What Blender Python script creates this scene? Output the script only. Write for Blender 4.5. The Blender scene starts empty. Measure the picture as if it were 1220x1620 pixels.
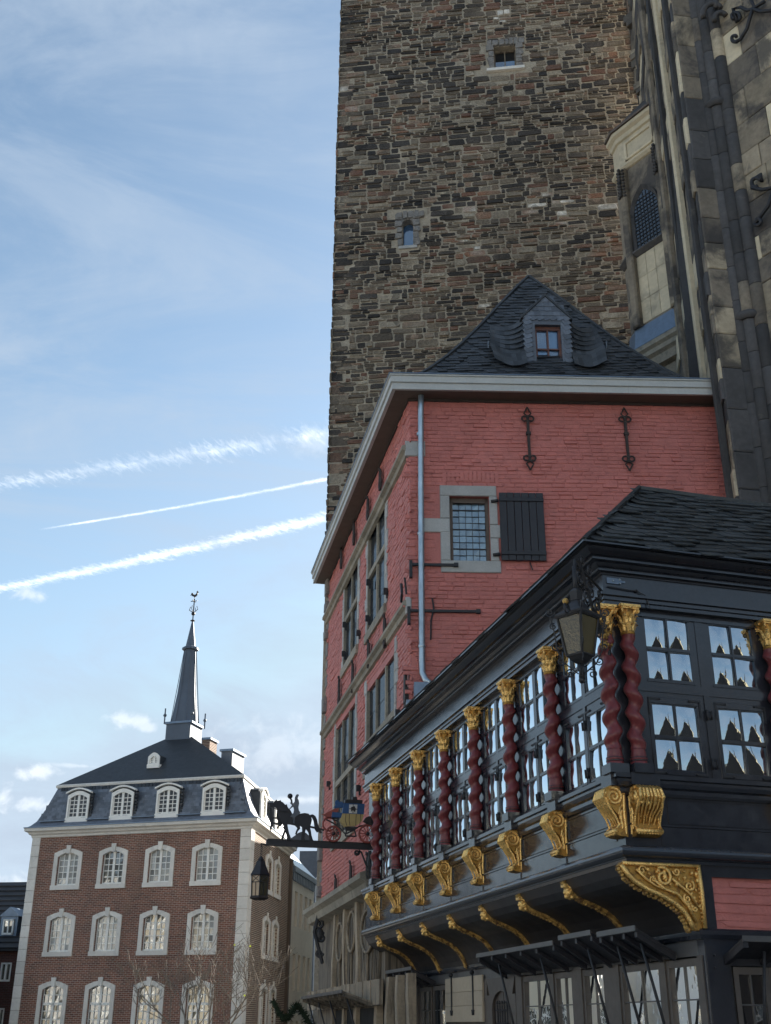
import bpy, math, random
from mathutils import Vector, Matrix, noise
R_ = math.radians
sc = bpy.context.scene
C = sc.collection
random.seed(7)
# ------------------------------------------------------------------ camera, sky, sun
FPX = 1800.0
PITCH = math.atan(815 / 1800.0); ROLL = R_(0.29)
EYE = Vector((0, 0, 1.6))
SUN_AZ, SUN_EL = 38.0, 25.0
cam = bpy.data.cameras.new('camera'); co = bpy.data.objects.new('camera', cam); C.objects.link(co)
cam.sensor_fit = 'HORIZONTAL'; cam.sensor_width = 36; cam.lens = FPX / 1220 * 36
cam.clip_start = .1; cam.clip_end = 90000
co.matrix_world = Matrix.Translation(EYE) @ Matrix.Rotation(math.pi/2 + PITCH, 4, 'X') @ Matrix.Rotation(ROLL, 4, 'Z')
sc.camera = co
sc.view_settings.view_transform = 'Standard'; sc.view_settings.look = 'None'
sc.view_settings.gamma = 1; sc.view_settings.use_curve_mapping = False
sc.view_settings.exposure = 1.85

def ray(x, y):
    u = (x-610)/FPX; v = -(y-810)/FPX
    c, s = math.cos(ROLL), math.sin(ROLL)
    u, v = u*c - v*s, u*s + v*c
    cp, sp = math.cos(PITCH), math.sin(PITCH)
    return Vector((u, cp - v*sp, sp + v*cp))
def at_depth(x, y, d):
    r = ray(x, y); return EYE + r*(d/r.y)

# ---- node helpers
class N:
    def __init__(s, tree):
        s.t = tree; s.n = tree.nodes; s.l = tree.links
        s.n.clear()
    def a(s, typ, ins=None, **kw):
        x = s.n.new(typ)
        for k, v in kw.items(): setattr(x, k, v)
        for k, v in (ins or {}).items():
            if isinstance(v, bpy.types.NodeSocket): s.l.new(v, x.inputs[k])
            else: x.inputs[k].default_value = v
        return x
    def m(s, op, a, b=None, c=None, clamp=False):
        x = s.n.new('ShaderNodeMath'); x.operation = op; x.use_clamp = clamp
        for i, v in enumerate((a, b, c)):
            if v is None: continue
            if isinstance(v, bpy.types.NodeSocket): s.l.new(v, x.inputs[i])
            else: x.inputs[i].default_value = v
        return x.outputs[0]
    def vm(s, op, a, b=None, out=0):
        x = s.n.new('ShaderNodeVectorMath'); x.operation = op
        for i, v in enumerate((a, b)):
            if v is None: continue
            if isinstance(v, bpy.types.NodeSocket): s.l.new(v, x.inputs[i])
            else: x.inputs[i].default_value = v
        return x.outputs[out]
    def mix(s, f, a, b, bt='MIX'):
        x = s.n.new('ShaderNodeMix'); x.data_type = 'RGBA'; x.blend_type = bt
        for i, v in ((0, f), (6, a), (7, b)):
            if isinstance(v, bpy.types.NodeSocket): s.l.new(v, x.inputs[i])
            else: x.inputs[i].default_value = v if i == 0 else (*v[:3], 1)
        return x.outputs[2]
    def ramp(s, f, pts, interp='LINEAR'):
        x = s.n.new('ShaderNodeValToRGB'); s.l.new(f, x.inputs[0]); e = x.color_ramp; e.interpolation = interp
        while len(e.elements) < len(pts): e.elements.new(.5)
        for el, (p, c) in zip(e.elements, pts):
            el.position = p; el.color = (*c, 1) if len(c) == 3 else c
        return x.outputs[0]
    def noise(s, vec, scale, detail=4, rough=.55, dist=0):
        x = s.a('ShaderNodeTexNoise', {'Scale': scale, 'Detail': detail, 'Roughness': rough, 'Distortion': dist})
        if vec is not None: s.l.new(vec, x.inputs['Vector'])
        return x.outputs['Fac']
    def smooth(s, v, a, b):
        x = s.n.new('ShaderNodeMapRange'); x.interpolation_type = 'SMOOTHSTEP'
        s.l.new(v, x.inputs[0]); x.inputs[1].default_value = a; x.inputs[2].default_value = b
        return x.outputs[0]

w = bpy.data.worlds.new('World'); sc.world = w; w.use_nodes = True
n = N(w.node_tree)
sky = n.a('ShaderNodeTexSky', sky_type='NISHITA', sun_disc=False, sun_elevation=R_(SUN_EL), sun_rotation=R_(SUN_AZ),
          air_density=1.0, dust_density=.7, ozone_density=1.2, altitude=150)
tc = n.a('ShaderNodeTexCoord').outputs['Generated']
d = n.vm('NORMALIZE', tc)
sep = n.a('ShaderNodeSeparateXYZ', {0: d})
mp = n.a('ShaderNodeMapping', {'Vector': d, 'Rotation': (0.2, -.35, .5), 'Scale': (1.2, 2.6, 5.5)}).outputs[0]
cir = n.smooth(n.noise(mp, 2.1, 7, .62, .8), .33, .68)
cir2 = n.smooth(n.noise(d, 9, 5, .6, .5), .35, .8)
veil = n.m('MULTIPLY', cir, n.m('MULTIPLY_ADD', cir2, .45, .55))
low = n.smooth(sep.outputs[2], .5, .0)
low = n.m('MULTIPLY', low, n.m('MULTIPLY_ADD', n.vm('DOT_PRODUCT', d, (math.sin(R_(SUN_AZ)), math.cos(R_(SUN_AZ)), 0), 1), .42, .68))
fac = n.m('ADD', n.m('MULTIPLY', veil, .72), n.m('MULTIPLY', low, .7), clamp=True)
CLOUD = (2.4, 2.88, 3.5)
skc = n.mix(1, sky.outputs[0], (3.6, 4.4, 5.6), 'DARKEN')
skc = n.mix(1, skc, (.92, .94, .86), 'MULTIPLY')
col = n.mix(fac, skc, CLOUD)
# small fair-weather clouds low in the sky
def blob(px, py, sx, sy, amp=1.0, thr=.5):
    c0 = ray(px, py).normalized()
    right = Vector((c0.y, -c0.x, 0)).normalized(); up = right.cross(c0)
    du = n.m('MULTIPLY', n.vm('DOT_PRODUCT', d, tuple(right), 1), 1/(sx/1900)); dv = n.m('MULTIPLY', n.vm('DOT_PRODUCT', d, tuple(up), 1), 1/(sy/1900))
    front = n.m('GREATER_THAN', n.vm('DOT_PRODUCT', d, tuple(c0), 1), 0)
    r2 = n.m('ADD', n.m('MULTIPLY', du, du), n.m('MULTIPLY', dv, dv))
    g = n.m('SUBTRACT', 1, n.m('SQRT', r2))
    v = n.m('ADD', g, n.m('MULTIPLY', n.m('SUBTRACT', cn, .5), 2.6))
    return n.m('MULTIPLY', n.m('MULTIPLY', n.smooth(v, .15, .95), amp), front)
cn = n.noise(d, 46, 6, .62, .3)
tot = None
for b in [(50, 942, 46, 18, .55), (200, 1140, 48, 17, .6), (232, 1150, 24, 12, .5), (58, 1222, 36, 17, .75), (4, 1262, 26, 26, .7), (52, 1272, 36, 16, .6), (130, 1212, 60, 5, .35),
          (30, 1395, 60, 20, .55), (470, 1265, 120, 10, .5), (480, 1302, 110, 9, .7), (-60, 1300, 60, 30, .8), (-200, 1200, 110, 40, .8), (1400, 1200, 200, 60, .7), (500, 700, 46, 34, .28), (460, 1180, 150, 60, .3)]:
    o = blob(*b); tot = o if tot is None else n.m('MAXIMUM', tot, o)
col = n.mix(tot, col, (4.6, 4.9, 5.2))
bg = n.a('ShaderNodeBackground', {'Color': col, 'Strength': .065})
n.a('ShaderNodeOutputWorld', {0: bg.outputs[0]})

sl = bpy.data.lights.new('sun', 'SUN'); sl.energy = 5.0; sl.angle = R_(.55); sl.color = (1, .93, .82)
so = bpy.data.objects.new('sun', sl); C.objects.link(so)
SD = Vector((math.sin(R_(SUN_AZ))*math.cos(R_(SUN_EL)), math.cos(R_(SUN_AZ))*math.cos(R_(SUN_EL)), math.sin(R_(SUN_EL))))
so.rotation_euler = SD.to_track_quat('Z', 'Y').to_euler(); so.location = SD*60

# ------------------------------------------------------------------ materials
def mat(name, base, rough=.8, metal=0, var=.25, ns=3.0, fine=None, bump=.0, bs=30, rnd=0.0, ramp=None, stain=None, streak=None, spec=.5, bdist=.01, coat=0, zone=False):
    m = bpy.data.materials.new(name); m.use_nodes = True; n = N(m.node_tree)
    pos = n.a('ShaderNodeNewGeometry').outputs['Position']
    oi = n.a('ShaderNodeObjectInfo').outputs['Random']
    at = n.a('ShaderNodeAttribute', attribute_name='rnd').outputs['Fac']
    rv = n.m('FRACT', n.m('ADD', oi, at))
    if zone: rv = n.m('ADD', n.m('MULTIPLY', rv, .8), n.m('MULTIPLY', n.smooth(n.noise(pos, .22, 3, .6), .3, .7), .2), clamp=True)
    if ramp: c = n.ramp(rv, ramp, 'LINEAR')
    else:
        c = n.mix(0, base, base)
    if rnd:
        k = n.m('MULTIPLY_ADD', n.m('SUBTRACT', n.m('FRACT', n.m('MULTIPLY', rv, 7.31)), .5), rnd*2, 1)
        c = n.vm('SCALE', c, None); n.l.new(k, c.node.inputs[3])
    if var:
        nz = n.noise(pos, ns, 5, .6)
        k = n.m('MULTIPLY_ADD', n.m('SUBTRACT', nz, .5), var*2.6, 1)
        c2 = n.vm('SCALE', c, None); n.l.new(k, c2.node.inputs[3]); c = c2
    if fine:
        nz = n.noise(pos, fine[0], 3, .6)
        k = n.m('MULTIPLY_ADD', n.m('SUBTRACT', nz, .5), fine[1]*2.6, 1)
        c2 = n.vm('SCALE', c, None); n.l.new(k, c2.node.inputs[3]); c = c2
    if stain:   # (colour, scale, lo, hi, amount)
        sc_, s_, lo, hi, am = stain
        f = n.m('MULTIPLY', n.smooth(n.noise(pos, s_, 6, .65, .4), lo, hi), am)
        c = n.mix(f, c, sc_)
    if streak:  # vertical run-off marks (colour, scale, lo, hi, amount)
        sc_, s_, lo, hi, am = streak
        v = n.a('ShaderNodeMapping', {'Vector': pos, 'Scale': (1, 1, .08)}).outputs[0]
        f = n.m('MULTIPLY', n.smooth(n.noise(v, s_, 5, .6), lo, hi), am)
        c = n.mix(f, c, sc_)
    b = n.a('ShaderNodeBsdfPrincipled', {'Base Color': c, 'Metallic': metal, 'Specular IOR Level': spec, 'Coat Weight': coat, 'Coat Roughness': .12})
    rr = n.m('MULTIPLY_ADD', n.m('SUBTRACT', n.noise(pos, ns*2.3, 3), .5), .25, rough, clamp=True); n.l.new(rr, b.inputs['Roughness'])
    if bump:
        h = n.noise(pos, bs, 5, .6)
        bn = n.a('ShaderNodeBump', {'Height': h, 'Strength': bump, 'Distance': bdist}); n.l.new(bn.outputs[0], b.inputs['Normal'])
    n.a('ShaderNodeOutputMaterial', {0: b.outputs[0]})
    return m
M = {}
M['tower_stone'] = mat('rubble_stone', (.1, .09, .08), .9, var=.3, ns=.35, fine=(11, .5), bump=1.0, bs=16, rnd=.3, bdist=.07, zone=True,
    ramp=[(0, (.028, .027, .028)), (.24, (.06, .053, .048)), (.4, (.13, .107, .084)), (.54, (.19, .157, .118)), (.62, (.17, .088, .062)), (.72, (.25, .208, .155)), (.84, (.32, .28, .22)), (.91, (.26, .13, .08)), (.94, (.42, .38, .33)), (.97, (.75, .72, .66)), (1, (.75, .72, .66))])
M['mortar'] = mat('mortar', (.38, .33, .26), .95, var=.35, ns=.7, fine=(12, .3), bump=.8, bs=18, bdist=.04)
M['dark_dressed'] = mat('worn_dressed_stone', (.22, .21, .2), .9, var=.35, ns=3, fine=(14, .4), bump=.8, bs=12, bdist=.04)
def brickpaint(name, base, axisrow=None):
    return mat(name, base, .62, var=.2, ns=.9, fine=(7, .16), bump=.8, bs=20, rnd=.05, bdist=.018, stain=((.46, .2, .18), 1.3, .5, .85, .3), streak=((.3, .085, .08), 4, .6, .85, .35), spec=.35)
M['red_paint'] = brickpaint('red_painted_brick', (.5, .172, .15))
M['lead'] = mat('lead_sheet', (.16, .21, .28), .42, metal=.5, var=.25, ns=6, bump=.15, bs=20)
M['zinc'] = mat('zinc_pipe', (.42, .5, .56), .38, metal=.75, var=.25, ns=4, streak=((.15, .17, .2), 8, .5, .8, .6))
M['gutter'] = mat('painted_gutter', (.46, .47, .46), .5, var=.15, ns=2, streak=((.16, .14, .12), 9, .62, .8, .7), fine=(20, .1))
M['soffit'] = mat('brown_soffit', (.11, .085, .07), .7, var=.2, ns=3)
M['slate'] = mat('slate', (.04, .045, .052), .5, var=.3, ns=2, fine=(25, .3), bump=.3, bs=40, rnd=.45, stain=((.11, .13, .13), 9, .62, .8, .35))
M['slate_moss'] = mat('weathered_slate', (.035, .041, .046), .5, var=.35, ns=1.5, fine=(25, .3), bump=.4, bs=40, rnd=.5, stain=((.2, .25, .26), 13, .62, .72, .75))
M['slate_light'] = mat('blue_slate', (.115, .135, .17), .5, var=.3, ns=4, fine=(20, .25), bump=.3, bs=30, rnd=.3)
M['grey_stone'] = mat('blue_grey_stone', (.4, .4, .39), .8, var=.18, ns=3, fine=(30, .15), bump=.35, bs=25, rnd=.12, stain=((.13, .13, .13), 6, .58, .8, .5))
M['string_stone'] = mat('weathered_string_stone', (.28, .25, .2), .85, var=.3, ns=3, fine=(20, .25), bump=.5, bs=20, rnd=.2, stain=((.07, .065, .06), 4, .52, .75, .6))
M['iron'] = mat('black_iron', (.028, .028, .032), .55, metal=.3, var=.3, ns=10, bump=.2, bs=60)
M['rust_iron'] = mat('rusty_iron', (.04, .03, .028), .7, metal=.1, var=.4, ns=8, bump=.3, bs=50, stain=((.09, .04, .025), 12, .55, .75, .6))
M['paint'] = mat('dark_gloss_paint', (.024, .026, .034), .19, var=.18, ns=4, fine=(30, .15), bump=.04, bs=20, streak=((.05, .05, .055), 14, .65, .85, .3), spec=.75)
M['paint_grey'] = mat('grey_gloss_paint', (.075, .073, .074), .36, var=.2, ns=2.5, fine=(30, .1), bump=.1, bs=20, streak=((.15, .14, .13), 10, .6, .85, .4))
M['paint_cove'] = mat('brown_black_cove_paint', (.03, .027, .028), .42, var=.3, ns=1.5, bump=.1, bs=14)
M['paint_brown'] = mat('brown_grey_joinery', (.085, .07, .06), .5, var=.25, ns=5, bump=.15, bs=40)
M['shutter'] = mat('dark_board_paint', (.018, .018, .024), .5, var=.25, ns=5, bump=.2, bs=40, rnd=.1)
M['column'] = mat('oxblood_paint', (.16, .03, .032), .38, var=.15, ns=5, fine=(25, .1), bump=.12, bs=14, stain=((.07, .02, .03), 18, .72, .78, .6))
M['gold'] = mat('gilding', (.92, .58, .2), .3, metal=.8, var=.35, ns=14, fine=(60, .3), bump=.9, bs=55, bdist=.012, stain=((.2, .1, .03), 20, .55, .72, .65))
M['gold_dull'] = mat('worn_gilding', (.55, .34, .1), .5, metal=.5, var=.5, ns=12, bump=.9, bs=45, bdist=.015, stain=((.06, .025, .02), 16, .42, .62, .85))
M['gold_deep'] = mat('shadowed_gilding', (.5, .27, .06), .45, metal=.6, var=.4, ns=14, bump=.6, bs=50, stain=((.1, .05, .02), 14, .45, .65, .8))  # recess shade behind the bright relief, put into the body colour
M['brown_frame'] = mat('brown_window_paint', (.12, .05, .036), .5, var=.2, ns=8)
M['white_paint'] = mat('white_joinery', (.8, .79, .75), .5, var=.08, ns=5)
M['cream_stone'] = mat('pale_limestone', (.68, .65, .6), .8, var=.12, ns=1.3, fine=(9, .1), bump=.25, bs=12, rnd=.1, stain=((.3, .29, .28), 2.5, .55, .8, .4))
M['old_wood'] = mat('bleached_oak', (.33, .265, .19), .85, var=.3, ns=2.5, fine=(20, .2), bump=.4, bs=25, rnd=.25, streak=((.06, .05, .045), 11, .48, .7, .8))
M['old_wood_dark'] = mat('grey_oak_infill', (.2, .165, .125), .85, var=.3, ns=3, bump=.4, bs=20, rnd=.35, streak=((.035, .03, .028), 14, .45, .65, .8))
M['beige_board'] = mat('beige_board', (.42, .35, .26), .7, var=.15, ns=2, fine=(20, .1), bump=.1, rnd=.05)
M['dark_in'] = mat('dark_interior', (.012, .012, .013), .9, var=0)
M['ashlar'] = mat('gothic_ashlar', (.3, .27, .2), .85, var=.3, ns=1.2, fine=(8, .3), bump=.6, bs=9, rnd=.25, bdist=.03,
    ramp=[(0, (.14, .12, .098)), (.5, (.24, .2, .15)), (.8, (.36, .3, .215)), (1, (.46, .385, .275))], stain=((.05, .046, .046), .8, .44, .6, .85))
M['ashlar_dark'] = mat('dark_ashlar', (.06, .057, .058), .75, var=.35, ns=1.2, fine=(8, .3), bump=.5, bs=9, rnd=.4, bdist=.02, stain=((.22, .2, .16), 1.7, .6, .78, .55))
M['ashlar_light'] = mat('cleaned_ashlar', (.58, .5, .36), .8, var=.2, ns=1.5, fine=(8, .15), bump=.3, bs=12, rnd=.12, stain=((.12, .11, .1), 1.5, .5, .75, .5))
M['beige_render'] = mat('beige_stone_cladding', (.62, .59, .53), .85, var=.1, ns=1, fine=(6, .1), bump=.2, bs=8)
M['roof_tile'] = mat('dark_roof_tiles', (.035, .034, .036), .65, var=.3, ns=1, rnd=.3)
M['coach_blue'] = mat('coach_blue_paint', (.02, .075, .2), .5, var=.2, ns=10)
M['coach_yellow'] = mat('coach_yellow_paint', (.46, .34, .14), .55, var=.15, ns=10)
M['coach_red'] = mat('coach_red_paint', (.28, .06, .045), .5, var=.2, ns=10)
M['coach_white'] = mat('coach_white_paint', (.6, .6, .58), .5, var=.1)
M['sign_dark'] = mat('sign_dark_paint', (.02, .018, .022), .5, var=.2, ns=8)
M['sign_grey'] = mat('sign_grey_paint', (.12, .13, .15), .5, var=.2, ns=8)
M['bark'] = mat('bare_bark', (.19, .16, .13), .85, var=.3, ns=9)
M['fir'] = mat('fir_green', (.022, .04, .018), .8, var=.4, ns=12)
M['cobble'] = mat('cobble_ground', (.24, .225, .2), .8, var=.3, ns=.8, fine=(4, .3), bump=.6, bs=5)
M['white_shingle'] = mat('white_boarding', (.5, .53, .56), .6, var=.1, ns=3)
M['spire_lead'] = mat('spire_lead', (.085, .11, .15), .6, metal=.1, var=.25, ns=.8, streak=((.17, .19, .22), 2, .55, .8, .5))
M['plaster_cream'] = mat('cream_plaster', (.62, .56, .44), .85, var=.1, ns=1)
M['plaster_white'] = mat('white_plaster', (.72, .71, .68), .85, var=.1, ns=1)
M['dark_timber'] = mat('dark_gable', (.04, .033, .03), .8, var=.3, ns=1)
M['tan_roof'] = mat('tan_tiled_roof', (.34, .27, .15), .8, var=.4, ns=1.6, fine=(3, .5))

def glass(name, tint=(.02, .025, .03), refl=.5, rough=.02, wob=.0, ws=6, gl=(.95, .98, 1), ior=1.5, fres=True):
    m = bpy.data.materials.new(name); m.use_nodes = True; n = N(m.node_tree)
    pos = n.a('ShaderNodeNewGeometry').outputs['Position']
    rv = n.m('FRACT', n.m('ADD', n.a('ShaderNodeObjectInfo').outputs['Random'], n.a('ShaderNodeAttribute', attribute_name='rnd').outputs['Fac']))
    dfc = n.mix(rv, tuple(c*.6 for c in tint), tuple(c*1.5 for c in tint))
    df = n.a('ShaderNodeBsdfDiffuse', {'Color': dfc})
    g = n.a('ShaderNodeBsdfGlossy', {'Color': (*gl, 1), 'Roughness': rough})
    if wob:
        bn = n.a('ShaderNodeBump', {'Height': n.noise(pos, ws, 2), 'Strength': 1, 'Distance': wob})
        n.l.new(bn.outputs[0], g.inputs['Normal'])
    fr = n.a('ShaderNodeFresnel', {'IOR': ior}).outputs[0]
    f = n.m('ADD', refl, n.m('MULTIPLY', fr, (1-refl) if fres else 0), clamp=True)
    mx = n.a('ShaderNodeMixShader', {0: f, 1: df.outputs[0], 2: g.outputs[0]})
    n.a('ShaderNodeOutputMaterial', {0: mx.outputs[0]}); return m
M['pane'] = glass('old_window_glass', refl=.5, wob=.0008, ws=12, gl=(.82, .92, 1))
M['pane_low'] = glass('ground_floor_glass', tint=(.012, .012, .014), refl=.17, wob=.0008, ws=5)
M['pane_house'] = glass('house_glass', tint=(.07, .07, .06), refl=.12, wob=.0)
M['pane_old'] = glass('dark_leaded_glass', tint=(.03, .034, .04), refl=.16, rough=.08, fres=False)
M['pane_curtain'] = glass('curtained_glass', tint=(.3, .3, .28), refl=.06, ior=1.3)
M['pane_lead'] = glass('leaded_glass', tint=(.09, .15, .2), refl=.16, rough=.12)
M['pane_blue'] = glass('sky_tinted_glass', tint=(.04, .09, .18), refl=.2)  # bluish sky reflection put into the tint
M['pane_gothic'] = glass('gothic_glass', tint=(.02, .026, .035), refl=.03, rough=.15, wob=.004, ws=18, ior=1.2)
M['pane_lamp'] = glass('lantern_glass', tint=(.05, .036, .01), refl=.03, rough=.25, wob=.004, ws=30)
M['pane_red'] = glass('lantern_amber_glass', tint=(.32, .17, .05), refl=.1, rough=.3)

def brick_mat(name, c1, c2, mort, bw, rh, rot, msize=.012, stainc=None, bumpd=.01):
    m = bpy.data.materials.new(name); m.use_nodes = True; n = N(m.node_tree)
    pos = n.a('ShaderNodeNewGeometry').outputs['Position']
    v = n.a('ShaderNodeMapping', {'Vector': pos, 'Rotation': (0, 0, rot)}).outputs[0]
    s = n.a('ShaderNodeSeparateXYZ', {0: v})
    vv = n.a('ShaderNodeCombineXYZ', {0: s.outputs[0], 1: s.outputs[2], 2: 0}).outputs[0]
    b = n.a('ShaderNodeTexBrick', {'Vector': vv, 'Color1': (*c1, 1), 'Color2': (*c2, 1), 'Mortar': (*mort, 1), 'Scale': 1, 'Mortar Size': msize, 'Bias': -.1, 'Brick Width': bw, 'Row Height': rh, 'Mortar Smooth': .3})
    nz = n.noise(pos, .5, 5, .6); k = n.m('MULTIPLY_ADD', n.m('SUBTRACT', nz, .5), 1.1, 1)
    nz2 = n.noise(pos, 9, 3, .6); k = n.m('MULTIPLY', k, n.m('MULTIPLY_ADD', n.m('SUBTRACT', nz2, .5), .7, 1))
    c = n.vm('SCALE', b.outputs[0], None); n.l.new(k, c.node.inputs[3])
    if stainc:
        c = n.mix(n.m('MULTIPLY', n.smooth(n.noise(pos, .6, 4), .58, .75), .5), c, stainc)
    p = n.a('ShaderNodeBsdfPrincipled', {'Base Color': c, 'Roughness': .85})
    h = n.m('ADD', n.m('MULTIPLY', b.outputs['Fac'], -1), n.m('MULTIPLY', n.noise(pos, 12, 4), .6))
    bn = n.a('ShaderNodeBump', {'Height': h, 'Strength': .8, 'Distance': bumpd}); n.l.new(bn.outputs[0], p.inputs['Normal'])
    n.a('ShaderNodeOutputMaterial', {0: p.outputs[0]}); return m

# ------------------------------------------------------------------ mesh builder
class MB:
    def __init__(s): s.v = []; s.f = []; s.r = []; s.sm = []
    def add(s, vs, fs, r=None, smooth=False):
        b = len(s.v); s.v.extend([tuple(p) for p in vs])
        r = random.random() if r is None else r
        for f in fs: s.f.append(tuple(b+i for i in f)); s.r.append(r); s.sm.append(smooth)
    def hexa(s, p, r=None):  # 8 points: bottom 0-3, top 4-7
        s.add(p, [(0, 3, 2, 1), (4, 5, 6, 7), (0, 1, 5, 4), (1, 2, 6, 5), (2, 3, 7, 6), (3, 0, 4, 7)], r)
    def box(s, W, s0, s1, o0, o1, z0, z1, r=None, bev=0):
        if s0 > s1: s0, s1 = s1, s0
        if o0 > o1: o0, o1 = o1, o0
        if z0 > z1: z0, z1 = z1, z0
        if not bev:
            s.hexa([W.P(*q) for q in ((s0, o0, z0), (s1, o0, z0), (s1, o1, z0), (s0, o1, z0), (s0, o0, z1), (s1, o0, z1), (s1, o1, z1), (s0, o1, z1))], r)
        else:   # chamfered front face
            b = bev
            q = [(s0, o0, z0), (s1, o0, z0), (s1, o0, z1), (s0, o0, z1), (s0, o1-b, z0), (s1, o1-b, z0), (s1, o1-b, z1), (s0, o1-b, z1), (s0+b, o1, z0+b), (s1-b, o1, z0+b), (s1-b, o1, z1-b), (s0+b, o1, z1-b)]
            s.add([W.P(*t) for t in q], [(0, 3, 2, 1)] + [(i, (i+1) % 4, 4+(i+1) % 4, 4+i) for i in range(4)] + [(4+i, 4+(i+1) % 4, 8+(i+1) % 4, 8+i) for i in range(4)] + [(8, 9, 10, 11)], r)
    def prism(s, pts_a, pts_b, r=None):
        k = len(pts_a)
        s.add(list(pts_a)+list(pts_b), [tuple(range(k))[::-1], tuple(range(k, 2*k))] + [(i, (i+1) % k, k+(i+1) % k, k+i) for i in range(k)], r)
    def tube(s, path, rad, seg=6, closed=False, r=None, flat=None):
        path = [Vector(p) for p in path]; k = len(path)
        if k < 2: return
        rads = rad if isinstance(rad, (list, tuple)) else [rad]*k
        vs = []; up = None
        for i, p in enumerate(path):
            if closed: t = path[(i+1) % k]-path[i-1]
            else: t = path[min(i+1, k-1)]-path[max(i-1, 0)]
            if t.length < 1e-9: t = Vector((0, 0, 1))
            t.normalize()
            if up is None:
                up = Vector((0, 0, 1)) if abs(t.z) < .9 else Vector((1, 0, 0))
            a = t.cross(up)
            if a.length < 1e-6: a = t.orthogonal()
            a.normalize(); b = a.cross(t); up = b
            for j in range(seg):
                th = 2*math.pi*j/seg+.4
                vs.append(p+a*(rads[i]*math.cos(th))+b*(rads[i]*math.sin(th)))
        fs = []
        for i in range(k if closed else k-1):
            for j in range(seg):
                a0 = i*seg+j; a1 = i*seg+(j+1) % seg; b0 = ((i+1) % k)*seg+j; b1 = ((i+1) % k)*seg+(j+1) % seg
                fs.append((a0, a1, b1, b0))
        if not closed: fs += [tuple(range(seg))[::-1], tuple(range((k-1)*seg, k*seg))]
        s.add(vs, fs, r, smooth=seg >= 6)
    def rings(s, rings, r=None, smooth=True, cap=True):   # list of equal-length rings
        k = len(rings[0]); vs = [p for q in rings for p in q]; fs = []
        for i in range(len(rings)-1):
            for j in range(k): fs.append((i*k+j, i*k+(j+1) % k, (i+1)*k+(j+1) % k, (i+1)*k+j))
        s.add(vs, fs, r, smooth)
        if cap: s.add(rings[0], [tuple(range(k))[::-1]], r); s.add(rings[-1], [tuple(range(k))], r)
    def lathe(s, c, prof, seg=16, r=None, smooth=True, ax=None):  # prof [(radius, z)]
        c = Vector(c)
        s.rings([[c+Vector((q*math.cos(2*math.pi*j/seg), q*math.sin(2*math.pi*j/seg), z)) for j in range(seg)] for q, z in prof], r, smooth)
    def ball(s, c, rad, sq=(1, 1, 1), seg=8, rg=6, r=None):
        c = Vector(c)
        s.rings([[c+Vector((sq[0]*rad*math.sin(math.pi*(i+.02)/(rg+.04))*math.cos(2*math.pi*j/seg), sq[1]*rad*math.sin(math.pi*(i+.02)/(rg+.04))*math.sin(2*math.pi*j/seg), -sq[2]*rad*math.cos(math.pi*i/rg))) for j in range(seg)] for i in range(rg+1)], r)
    def build(s, name, m, parent=None, kind=None):
        me = bpy.data.meshes.new(name); me.from_pydata(s.v, [], s.f)
        a = me.attributes.new('rnd', 'FLOAT', 'FACE'); a.data.foreach_set('value', s.r)
        me.polygons.foreach_set('use_smooth', s.sm)
        me.materials.append(M[m] if isinstance(m, str) else m)
        me.update()
        o = bpy.data.objects.new(name, me); C.objects.link(o)
        if parent is not None: setparent(o, parent)
        if kind: o['kind'] = kind
        return o
def root_of(o):
    while o.parent is not None: o = o.parent
    return o
def setparent(o, p):
    o.parent = p; rt = root_of(p)
    if p.type == 'EMPTY': o.matrix_parent_inverse = Matrix.Translation(-p.location)
    else: o.matrix_parent_inverse = p.matrix_basis.inverted()
def thing(name, label, cat, loc, group=None):
    o = bpy.data.objects.new(name, None); C.objects.link(o); o.location = loc; o.empty_display_size = .2
    o['label'] = label; o['category'] = cat
    if group: o['group'] = group
    return o
def tag(o, label, cat, group=None):
    o['label'] = label; o['category'] = cat
    if group: o['group'] = group
    return o
class Wall:
    def __init__(s, p, az, side=1):
        a = R_(az); s.p = Vector((p[0], p[1], 0)); s.d = Vector((math.sin(a), math.cos(a), 0)); s.n = Vector((s.d.y, -s.d.x, 0))*side
    def P(s, u, o, z): return s.p+s.d*u+s.n*o+Vector((0, 0, z))
    def hit(s, x, y, o=0):
        r = ray(x, y); t = (s.p+s.n*o-EYE).dot(s.n)/r.dot(s.n); q = EYE+r*t
        return (q-s.p).dot(s.d), q.z
    def mat4(s, u, o, z, w, h, dp, rot=0):
        X = (s.d*math.cos(rot)+Vector((0, 0, math.sin(rot))))*w; Z = (Vector((0, 0, math.cos(rot)))-s.d*math.sin(rot))*h; Y = s.n*dp; p = s.P(u, o, z)
        return Matrix(((X.x, Y.x, Z.x, p.x), (X.y, Y.y, Z.y, p.y), (X.z, Y.z, Z.z, p.z), (0, 0, 0, 1)))

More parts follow.
